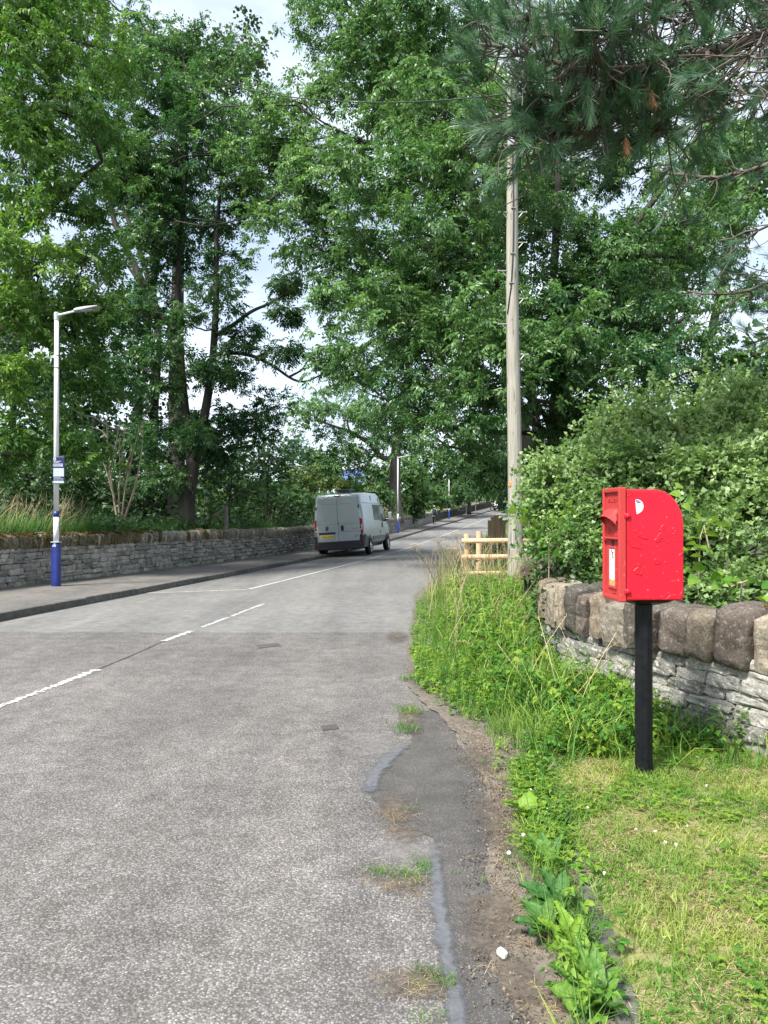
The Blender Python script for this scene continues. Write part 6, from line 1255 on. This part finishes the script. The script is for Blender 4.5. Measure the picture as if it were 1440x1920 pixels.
def ground_stuff(name, label, cat, tpls, P, sc, tint, mat, pitch=0.12, jit=0.12):
    n = len(P); o = leaves(name, tpls, P, rng.uniform(0, 6.28, n), rng.normal(0, pitch, n), rng.normal(0, pitch, n), rng.uniform(*sc, n), tint, M[mat], jit=jit); return tag(o, label, cat, kind='stuff')
def vnoise(x, y, f=1.0, s=0): return 0.5 + 0.25 * (np.sin(f * 2.1 * x + 1.3 * np.sin(f * 1.7 * y + s)) + np.sin(f * 2.7 * y + 1.1 * np.sin(f * 1.3 * x + 2 * s)))
lawn_l = lambda y: np.interp(y, [-2, 2.3, 3.2, 4.1, 4.9, 5.6], [0.68, 0.735, 0.845, 0.92, 1.12, 1.5])
def lawn_pts(n, y0=1.6, y1=5.3):
    out = []
    while len(out) < n:
        y = rng.uniform(y0, y1); x = rng.uniform(0.7, 3.4)
        if x < lawn_l(y) or x > wallr_x(y) + 0.03 or 720 + F * x / y > 1560: continue
        out.append((x, y, float(verge_z(x, y)) + 0.012))
    return np.array(out)
P = lawn_pts(5600); nv_ = vnoise(P[:, 0], P[:, 1], 3.0); ground_stuff('lawn_grass', 'short yellow green mown grass around the post box', 'grass', LG, P, (0.6, 1.3), np.clip(-0.16 + 0.9 * nv_ + rng.normal(0, 0.16, len(P)), 0, 1), 'lawn_grass', 0.3)
P = lawn_pts(2600); nv_ = vnoise(P[:, 0], P[:, 1], 3.4, 2.0); P = P[(nv_ > 0.45)]; P[:, 2] += 0.008
STR = []
for _ in range(4):
    t = Tpl()
    for i in range(10): V, Fc = blade_leaf(rt.uniform(0.03, 0.08), 0.0026, 0.1, 0.1); t.add(xf(V, (rt.normal(0, 0.03), rt.normal(0, 0.03), rt.uniform(0, 0.012)), rt.uniform(0, 6.28), rt.normal(0, 0.15), 0), Fc)
    STR.append(t.done())
ground_stuff('lawn_straw', 'dry clippings lying in the mown lawn', 'straw', STR, P, (0.7, 1.3), rng.uniform(0, 1, len(P)), 'straw', 0.1)
CL = []
for _ in range(4):
    t = Tpl()
    for i in range(5):
        c = (rt.normal(0, 0.03), rt.normal(0, 0.03), rt.uniform(0.015, 0.045)); a0 = rt.uniform(0, 6.28)
        for k in range(3): V, Fc = blade_leaf(0.017, 0.015, 0.1, 0.1); t.add(xf(V, c, a0 + 2.09 * k, 0.1, 0), Fc)
    CL.append(t.done())
P = lawn_pts(900); nv_ = vnoise(P[:, 0], P[:, 1], 2.6, 4.0); P = P[nv_ + rng.normal(0, 0.12, len(P)) > 0.58]
Pc = np.array([(0.69 + 0.115 * (y - 3.1) + rng.normal(0, 0.06), y, 0.05) for y in rng.uniform(3.2, 4.5, 400)]); P = np.vstack([P, Pc]); ground_stuff('clover_leaves', 'clover leaves in the lawn and along its edge', 'clover', CL, P, (0.7, 1.2), rng.uniform(0.3, 1.0, len(P)), 'weed_leaf')

# verge growth between road and wall
def verge_pts(n, f, y0=4.35, y1=14.8, pxlim=None):
    out = []
    while len(out) < n:
        y = y0 + (y1 - y0) * rng.random() ** 1.15; e = float(edge_x(y)); wx = float(wallr_x(y)) if y < 13 else 4.5; x = rng.uniform(e - 0.02, wx)
        fr = max(0.0, np.interp(y, [4.2, 4.4, 4.6, 4.9, 5.3, 5.8, 6.5, 14], [0.9, 0.55, 0.30, 0.12, 0.12, 0.10, 0.02, -0.04])) + e
        if x < fr and rng.random() < 0.93: continue
        if abs(x - PBX) < 0.07 and abs(y - PBY) < 0.07: continue
        if y < 5.6 and x > lawn_l(y) + 0.1 and y < 4.62 + 0.15 * math.sin(4 * x) and rng.random() < 0.8: continue
        out.append((x, y, float(verge_z(x, y)) + 0.01))
    return np.array(out)
P = verge_pts(2500, 0); hgt = np.clip((P[:, 0] - edge_x(P[:, 1])) / 0.5, 0.35, 1.0); n = len(P)
tag(leaves('verge_grass', MG, P, rng.uniform(0, 6.28, n), rng.normal(0, 0.15, n), rng.normal(0, 0.15, n), hgt * rng.uniform(0.8, 1.7, n), rng.uniform(0.1, 0.9, n), M['grass']), 'lush green grass on the verge between road and right wall', 'grass', kind='stuff')
P = verge_pts(820, 0, 5.2, 14.8); n = len(P); hgt = np.clip((P[:, 0] - edge_x(P[:, 1])) / 0.6, 0.4, 1.0)
tag(leaves('long_grass', TG, P, rng.uniform(0, 6.28, n), rng.normal(0, 0.15, n), rng.normal(0, 0.15, n), hgt * rng.uniform(0.6, 1.15, n), rng.uniform(0.2, 1.0, n), M['grass']), 'long arching grass on the verge below the utility pole', 'grass', kind='stuff')
def herb(h, k, L, W, tri=True):
    t = Tpl(); a0 = rt.uniform(0, 6.28)
    for i in range(k):
        u = (i + 1.0) / k; z = h * u ** 0.9; a = a0 + i * 2.4; x0 = np.array([0.03 * u, 0, z])
        V, Fc = ovate_leaf(L * (1.1 - 0.4 * u), W * (1.1 - 0.4 * u), 0.15, 0.35)
        for da in ((-0.8, 0, 0.8) if tri else (0, math.pi)): st_ = np.array([0.05 * math.cos(a), 0.05 * math.sin(a), 0.0]); t.add(xf(V, x0 + (st_ if tri else 0), a + da, rt.uniform(-0.2, 0.35), rt.normal(0, 0.2)), Fc)
    return t.done()
HB = [herb(0.26, 5, 0.085, 0.055) for _ in range(4)] + [herb(0.34, 7, 0.075, 0.040, False) for _ in range(4)]
P = verge_pts(2000, 0, 4.5, 13.5); n = len(P); hgt = np.clip((P[:, 0] - edge_x(P[:, 1])) / 0.6, 0.4, 1.0) * np.interp(P[:, 1], [4.5, 5.2, 6.2], [0.62, 0.78, 1.0]); cl_ = vnoise(P[:, 0], P[:, 1], 2.2, 1.0)
k_ = cl_ > 0.32; P = P[k_]; hgt = hgt[k_]; n = len(P)
tag(leaves('ground_elder', HB, P, rng.uniform(0, 6.28, n), rng.normal(0, 0.15, n), rng.normal(0, 0.15, n), hgt * rng.uniform(0.7, 1.35, n), rng.uniform(0.1, 0.95, n), M['weed_leaf']), 'broad leafed weeds crowding the verge in front of the wall', 'weeds', kind='stuff')
# weeds at the wall foot beside the post
P = np.array([(x, y, float(verge_z(x, y))) for x, y in zip(rng.uniform(1.5, 2.1, 26), rng.uniform(4.62, 5.0, 26)) if x < wallr_x(y) - 0.02])
ground_stuff('wall_foot_weeds', 'low leafy weeds at the foot of the wall right of the black post', 'weeds', HB, P, (0.4, 0.85), rng.uniform(0.2, 0.9, len(P)), 'weed_leaf')
P = np.array([(0.69 + 0.118 * (y - 3) + rng.normal(0, 0.055), y, float(verge_z(0.7, y))) for y in np.concatenate([rng.uniform(2.0, 4.4, 210), rng.uniform(3.2, 4.4, 110)])]); ground_stuff('edging_grass', 'tufts of grass along the sunken stone edging', 'grass', MG, P, (0.3, 0.75), rng.uniform(0.1, 0.9, len(P)), 'grass', 0.3)
P = np.array([(0.70 + 0.115 * (y - 3) + rng.normal(0, 0.06), y, float(verge_z(0.8, y))) for y in np.concatenate([rng.uniform(3.3, 4.6, 60), rng.uniform(2.0, 3.3, 24)])]); ground_stuff('edging_weeds', 'leafy weeds at the far end of the stone edging', 'weeds', HB, P, (0.2, 0.55), rng.uniform(0.1, 0.9, len(P)), 'weed_leaf')
# dry stalks by the fence, with seed heads
def stalk(L, seed=True):
    t = Tpl(); a = rt.uniform(0, 6.28); ln = rt.uniform(0.05, 0.45); P = [np.array([math.cos(a) * L * ln * u * u, math.sin(a) * L * ln * u * u, L * (u - 0.2 * ln * u * u)]) for u in np.linspace(0, 1, 5)]; s = np.array([-math.sin(a), math.cos(a), 0]) * 0.0022
    for i in range(4): t.add([P[i] - s, P[i] + s, P[i + 1] + s, P[i + 1] - s], [[0, 1, 2, 3]])
    if seed:
        for i in range(14): u = 0.72 + 0.28 * i / 13; q = P[0] + np.array([math.cos(a) * L * ln * u * u, math.sin(a) * L * ln * u * u, L * (u - 0.2 * ln * u * u)]); V, Fc = blade_leaf(0.022, 0.007, 0.1, 0.2); t.add(xf(V, q, rt.uniform(0, 6.28), rt.uniform(0.3, 1.2), 0), Fc)
    return t.done()
DS = [stalk(rt.uniform(0.7, 1.05)) for _ in range(8)]
P = []
while len(P) < 420:
    y = rng.uniform(8.0, 16.0); e = float(edge_x(y)); x = rng.uniform(e + 0.15, e + 1.9)
    if y < 11.5 and rng.random() < 0.72 or x > wallr_x(min(y, 13)) - 0.1 and y < 13: continue
    P.append((x, y, float(verge_z(x, y))))
ground_stuff('dry_grass_stalks', 'straw coloured seeding grass in front of the rail fence', 'grass', DS, np.array(P), (0.6, 1.1), rng.uniform(0, 1, len(P)), 'straw', 0.16)
P = np.array([(x, y, float(verge_z(x, y))) for x, y in zip(rng.uniform(0.4, 1.7, 75), rng.uniform(5.0, 9.8, 75)) if x > edge_x(y) + 0.2 and x < wallr_x(y) - 0.05]); ground_stuff('seeding_grass', 'a few straw seed stalks standing in the green verge', 'grass', DS, P, (0.6, 0.9), rng.uniform(0, 1, len(P)), 'straw', 0.3)
# growth beyond the fence and along the far right roadside
P = []
while len(P) < 620:
    y = rng.uniform(15, 60); x = float(edge_x(y)) + rng.uniform(0.1, 1.0) ** 1.3 * (3.2 + 0.05 * y); P.append((x, y, float(road_z(x, y)) + 0.1))
ground_stuff('roadside_growth', 'rough grass along the right roadside beyond the rail fence', 'grass', TG, np.array(P), (0.8, 1.6), rng.uniform(0.0, 0.8, len(P)), 'grass')
P = []
while len(P) < 420:
    y = rng.uniform(16.6, 34); x = float(edge_x(y)) + rng.uniform(0.4, 4.0); P.append((x, y, float(verge_z(min(x, 3), y)) + rng.uniform(0.0, 0.5)))
ground_stuff('hedge_bank_growth', 'brambly growth filling the corner behind the rail fence', 'undergrowth', MIDB, np.array(P), (1.0, 1.8), rng.uniform(0.1, 0.8, len(P)), 'ivy_leaf', 0.4)
# left bank
P = []
while len(P) < 1300:
    y = rng.uniform(12.5, 34); x = float(wall_x(y)) - 0.42 - rng.exponential(0.55)
    if y > 18.5 and rng.random() < 0.6: continue
    P.append((x, y, float(pave_z(kerb_x(y) - 1.8, y)) + 0.86))
P = np.array(P); n = len(P); dens = np.where(P[:, 1] < 20, 1.0, 0.75)
tag(leaves('bank_grass', TG, P, rng.uniform(-0.6, 0.6, n), rng.normal(0.0, 0.2, n), rng.normal(0, 0.2, n), dens * rng.uniform(0.8, 1.7, n), np.clip(rng.normal(0.15, 0.2, n), 0, 1), M['grass']), 'long grass on the bank behind the left wall', 'grass', kind='stuff')
P = np.array([(float(wall_x(y)) - 0.42 - rng.exponential(0.35), y, float(pave_z(kerb_x(y) - 1.8, y)) + 0.86) for y in np.concatenate([rng.uniform(12.8, 18.0, 260), rng.uniform(24, 33, 60)])])
n = len(P); tag(leaves('bank_seed_stalks', DS, P, rng.uniform(-0.4, 0.4, n), rng.normal(-0.25, 0.2, n), rng.normal(0, 0.2, n), rng.uniform(0.7, 1.2, n), rng.uniform(0, 1, n), M['straw']), 'bleached seeding grass leaning over the left wall', 'grass', kind='stuff')
P = []
while len(P) < 1050:
    y = rng.uniform(13, 60) if rng.random() < 0.5 else rng.uniform(18, 36); x = float(wall_x(y)) - 0.5 - rng.uniform(0, 1) ** 1.8 * 4.5; P.append((x, y, float(pave_z(kerb_x(y) - 1.8, y)) + 0.9 + rng.uniform(0, 0.5)))
P = np.array(P); ground_stuff('bank_undergrowth', 'dark leafy undergrowth on the bank behind the left wall', 'undergrowth', MIDB, P, (1.0, 2.0), rng.uniform(0.0, 0.8, len(P)), 'dark_leaf', 0.4)
P = []
while len(P) < 340:
    y = rng.uniform(58, 110); x = float(wall_x(y)) + rng.normal(-0.5, 0.25); P.append((x, y, float(pave_z(x, y)) + 0.95))
ground_stuff('far_bank_grass', 'pale grass along the top of the far wall above the walking person', 'grass', TG, np.array(P), (0.7, 1.3), rng.uniform(0.2, 1, len(P)), 'grass')
P = np.array([(float(wall_x(y)) + rng.uniform(0.02, 0.14), y, float(pave_z(wall_x(y), y))) for y in np.concatenate([rng.uniform(13.5, 40, 130), rng.uniform(60, 92, 160)])]); ground_stuff('wall_foot_grass', 'small weeds at the foot of the left wall', 'weeds', MG, P, (0.25, 0.8), rng.uniform(0.1, 0.8, len(P)), 'grass')
# dry litter beside the tarmac
P = []
while len(P) < 420:
    y = rng.uniform(2.0, 5.4); x = rng.uniform(float(edge_x(y)) - 0.06, float(lawn_l(y)) - 0.10); P.append((x, y, float(verge_z(x, y)) + 0.004))
ground_stuff('dry_litter', 'dry stalks and crumbs littering the soil beside the tarmac', 'litter', STR, np.array(P), (0.35, 0.9), rng.uniform(-0.4, 0.7, len(P)), 'straw', 0.08)
P = []
for px, py, rx, ry in ((742, 1530, .12, .22), (760, 1655, .13, .12), (775, 1845, .15, .10), (770, 1350, .08, .5)):
    c = gp(px, py)
    for _ in range(26): x, y = c[0] + rng.normal(0, rx * 0.5), c[1] + rng.normal(0, ry * 0.5); P.append((x, y, float(road_z(x, y)) + 0.012))
ground_stuff('crack_litter', 'dry crumbs in the broken patches of asphalt', 'litter', STR, np.array(P), (0.3, 0.8), rng.uniform(0, 0.7, len(P)), 'straw', 0.05)

FL = []
for _ in range(4):
    t = Tpl()
    for i in range(9): V, Fc = blade_leaf(rt.uniform(0.005, 0.013), rt.uniform(0.004, 0.009), 0.3, 0.3); t.add(xf(V, (rt.normal(0, 0.035), rt.normal(0, 0.035), rt.uniform(0, 0.004)), rt.uniform(0, 6.28), rt.normal(0, 0.5), rt.normal(0, 0.5)), Fc)
    FL.append(t.done())
P = []
while len(P) < 1300:
    y = rng.uniform(2.0, 5.6); x = rng.uniform(float(edge_x(y)) - 0.14, float(lawn_l(y)) - 0.02); 
    if x < edge_x(y) - 0.03 and rng.random() < 0.6: continue
    P.append((x, y, float(verge_z(x, y)) + 0.004))
ground_stuff('soil_crumbs', 'brown crumbs, bits of leaf and grit strewn on the bare soil', 'litter', FL, np.array(P), (0.6, 1.4), rng.uniform(0, 0.9, len(P)), 'litter', 0.1)
P = np.array([(PBX + 0.07 * math.cos(a) + rng.normal(0, 0.015), PBY + 0.07 * math.sin(a) + rng.normal(0, 0.015), float(verge_z(PBX, PBY))) for a in rng.uniform(0, 6.28, 26)])
ground_stuff('post_foot_grass', 'uncut grass tufts round the foot of the black post', 'grass', MG, P, (0.25, 0.5), rng.uniform(0.2, 1, len(P)), 'grass', 0.3)
# grass tufts rooted in the broken asphalt
SG = [grass_tuft(16, 0.055, 0.0035, 1.2, 0.03, 2) for _ in range(4)]
for px, py, k, s, lab in ((766, 1338, 9, 1.5, 'longest grass tuft growing in the asphalt, left of the tarmac patch top'), (758, 1368, 8, 1.4, 'grass tuft in the asphalt just below the longest one'), (790, 1640, 9, 0.9, 'bright grass tuft beside the blue grey sealing band'), (718, 1641, 7, 0.8, 'small grass tuft in the dirt left of the sealing band'), (770, 1518, 2, 0.6, 'tiny grass sprig in the bare soil patch'), (810, 1840, 8, 0.8, 'flattened grass tuft in the nearest dirt patch'), (770, 1275, 6, 1.6, 'grass tuft at the broken asphalt edge below the verge'), (882, 1645, 2, 0.6, 'tiny grass sprig in the tarmac patch'), (800, 1908, 4, 0.7, 'grass tuft at the bottom edge of the view')):
    c = gp(px, py); P = np.array([(c[0] + rng.normal(0, 0.030), c[1] + rng.normal(0, 0.05), float(road_z(c[0], c[1])) + 0.008) for _ in range(k)]); n = len(P)
    r_ = empty('grass_tuft', P[0], lab, 'grass tuft', 'grass tufts in the broken asphalt'); leaves('blades', SG, P, rng.uniform(0, 6.28, n), rng.normal(0, 0.2, n), rng.normal(0, 0.2, n), s * rng.uniform(0.7, 1.1, n), rng.uniform(0.0, 0.7, n), M['grass'], r_, kind='stuff')

# dock plants along the edging: big crinkled leaves, each a part
def dock_leaf(L, W, lobed=0.0, seed=0):
    r = np.random.default_rng(seed); nx, ny = 18, 4; V = []; ph = r.uniform(0, 6, 4)
    for i in range(nx + 1):
        u = i / nx; w_ = W * (math.sin(math.pi * min(1, u * 0.96 + 0.02)) ** 0.75) * (1 - 0.25 * u) * (1 + lobed * math.sin(u * 22) + 0.09 * ((u * 9.3 + ph[0]) % 1.0) - 0.05 * r.random())
        for j in range(-ny, ny + 1):
            v = j / ny; V.append((L * u, w_ * 0.5 * v, 0.12 * W * v * v + L * (0.028 * math.sin(17 * u + 2 * v + ph[1]) + 0.022 * math.sin(31 * u - 3 * abs(v) + ph[2])) * abs(v) + 0.0022 * r.normal() + 0.03 * W * math.sin(3 * u + ph[3]) * v - 0.30 * L * u * u))
    k = 2 * ny + 1; Fc = [[i * k + j, (i + 1) * k + j, (i + 1) * k + j + 1, i * k + j + 1] for i in range(nx) for j in range(k - 1)]
    return np.array(V), Fc
def dock(label, px, py, leaves_, group=None):
    Yd = (CAMH - 0.05) * F / (py - HZ); p = ((px - 720) / F * Yd, Yd, 0.045); r_ = empty('dock_plant', p, label, 'plant', 'broad leafed plants along the stone edging')
    for i, (az, pit, L, W, tn, lob) in enumerate(leaves_):
        V, Fc = dock_leaf(L * 0.95, W * 1.3, lob, i + int(px)); V = xf(V, (0, 0, 0.01), R(az), R(pit), rng.normal(0, 0.35)); put('leaf', V, Fc, M['dock_leaf'], r_, True, tint=np.full(len(Fc), tn), world=False)
        mid = [xf([(L * u, 0, 0.001 - 0.30 * L * u * u)], (0, 0, 0.0105), R(az), R(pit), 0)[0] for u in np.linspace(0, 0.9, 6)]; put('midrib', *tube(mid, np.linspace(0.0022, 0.0006, 6), 5), M['dock_leaf'], r_, True, world=False, tint=None)
dock('dark crinkled dock plant half way along the stone edging', 1052, 1700, [(165, 35, .17, .075, .1, 0), (200, 25, .15, .07, .1, 0), (120, 55, .16, .06, .15, 0), (75, 60, .14, .05, .2, 0), (230, 30, .12, .06, .2, 0), (30, 50, .10, .045, .4, 0)])
dock('yellow green sow thistle in the middle of the edging weeds', 1078, 1790, [(150, 50, .16, .06, .9, .12), (110, 65, .17, .055, 1, .12), (200, 35, .12, .05, .8, .1), (250, 30, .11, .05, .7, .1), (60, 60, .13, .05, .9, .12)])
dock('large leafed thistle nearest the bottom of the view', 1118, 1885, [(150, 45, .17, .07, .4, .1), (100, 60, .18, .055, .5, .08), (190, 30, .15, .08, .6, .15), (230, 35, .13, .07, .5, .1), (40, 45, .14, .05, .5, 0), (290, 40, .12, .05, .3, 0), (75, 65, .17, .05, .4, .05)])
dock('broad pale leafed weed at the far end of the edging', 992, 1530, [(160, 40, .14, .09, .8, .1), (90, 55, .13, .085, .9, .1), (20, 40, .12, .08, .9, .1), (250, 35, .13, .085, .9, .12), (210, 40, .11, .07, .7, .1)])
dock('narrow leafed dock leaning over the edging grass', 1030, 1620, [(150, 60, .15, .05, .5, 0), (100, 55, .14, .045, .3, 0), (45, 60, .13, .04, .3, 0), (210, 40, .10, .045, .9, .05)])
dock('crinkled dark dock leaves low between the edging stones and the dry soil', 1028, 1745, [(170, 25, .13, .06, .15, 0), (130, 40, .14, .06, .25, 0), (215, 25, .11, .055, .1, 0), (80, 50, .12, .05, .3, 0)])
dock('upright yellow green sow thistle beyond the large thistle', 1098, 1838, [(140, 60, .15, .05, .95, .14), (80, 65, .14, .05, .85, .12), (190, 40, .12, .045, 1, .12), (20, 55, .11, .05, .8, .1)])
# white clover heads
CLAB = ['first of the clover flowers in a row on the lawn, below the post', 'clover flower second along the lawn row', 'clover flower third along the lawn row, lowest of its cluster', 'clover flower fourth along the lawn row, beside the third', 'clover flower at the far end of the lawn row, nearest the wall', 'lone clover flower on the lawn between post and wall', 'clover flower topmost on the broad pale weed', 'clover flower among the leaves of the broad pale weed', 'clover flower fallen towards the dry soil beside the edging', 'lone clover flower on the lawn nearest the camera', 'small clover flower in the clover patch below the pale weed', 'clover flower at the lawn side of the pale weed', 'clover flower alone on the lawn just beyond the edging', 'clover flower in the middle of the edging clover patch']
for ci, (px, py) in enumerate(((1192, 1556), (1228, 1560), (1246, 1580), (1267, 1584), (1288, 1550), (1323, 1474), (994, 1482), (991, 1518), (954, 1599), (1133, 1638), (981, 1565), (1027, 1518), (1102, 1514), (1003, 1573))):
    Yd = (CAMH - 0.085) * F / (py - HZ); x = (px - 720) / F * Yd; r_ = empty('clover_flower', (x, Yd, 0.06), CLAB[ci], 'flower', 'white clover flowers')
    bm = bmesh.new(); bmesh.ops.create_icosphere(bm, subdivisions=2, radius=0.0085)
    for v in bm.verts: v.co *= 1 + rng.normal(0, 0.12)
    G().add(bmarr(bm), (0, 0, 0.028)).put('flower_head', M['petal'], r_); put('stalk', *tube([(0, 0, -0.02), (0.002, 0, 0.024)], 0.0013, 5), M['grass'], r_, world=False)
# umbels over the road edge
for px, py, Yd, h, lab in ((855, 1002, 12.2, 0.95, 'tallest umbel leaning over the road edge by the verge'), (822, 1012, 11.8, 0.85, 'flat pale umbel leftmost over the asphalt'), (778, 1022, 11.6, 0.8, 'small umbel low over the road, left of the others'), (848, 1030, 11.4, 0.75, 'umbel below the tallest one at the verge'), (1002, 985, 9.5, 0.9, 'umbel standing against the bush corner right of the pole')):
    tip = at(px, py, Yd); bx = tip + np.array([rng.uniform(0.25, 0.45), rng.uniform(-0.1, 0.1), 0]); bx[2] = float(verge_z(max(bx[0], 0.5), Yd)); r_ = empty('cow_parsley', bx, lab, 'wild flower', 'dry umbels over the verge')
    put('stem', *tube(smooth_path([bx, (bx + tip) / 2 + np.array([0.05, 0, 0.06]), tip - [0, 0, 0.06]], 10), 0.004, 5), M['grass'], r_, True); g = G(); hd_ = []
    for k in range(14):
        a = 2.4 * k; rr_ = 0.09 * math.sqrt((k + 0.5) / 14); e = tip + np.array([rr_ * math.cos(a), rr_ * math.sin(a), 0.02 - 0.15 * rr_]); g.add(tube([tip - [0, 0, 0.06], e], 0.0013, 4)); hd_.append(e)
    put('rays', np.vstack(g.V), g.F, M['straw'], r_); n = len(hd_)
    leaves('florets', MOSS, hd_, rng.uniform(0, 6, n), rng.normal(0, 0.2, n), np.zeros(n), rng.uniform(0.5, 0.8, n), rng.uniform(0.6, 1, n), M['straw'], r_)
# bare dead shrub on the left bank
B = at(222, 992, 20.5); ds = empty('dead_shrub', B, 'bare dead shrub of pale upright stems behind the left wall', 'shrub')
for pts in ([(222, 992), (214, 940), (205, 880), (202, 820), (195, 770), (206, 755)], [(224, 992), (222, 930), (226, 870), (236, 820), (232, 800)], [(226, 992), (236, 900), (250, 850), (262, 790), (285, 760)], [(228, 990), (248, 930), (262, 880), (270, 810), (268, 790)], [(205, 880), (215, 850), (224, 790)], [(222, 920), (226, 880), (222, 830), (226, 810)], [(252, 900), (270, 886), (292, 888)], [(216, 940), (196, 870), (180, 850)], [(236, 900), (240, 860), (255, 830)], [(202, 822), (190, 806), (170, 800)], [(230, 985), (240, 950), (258, 905)]):
    put('stem', *tube(smooth_path([at(x, y, 20.5 + rng.normal(0, 0.15)) for x, y in pts], 12), np.linspace(0.030, 0.008, 12), 6), M['twig'], ds, True)
# fallen sticks of dead grass by the trunk foot
print('leaf triangles', TRIS[0])
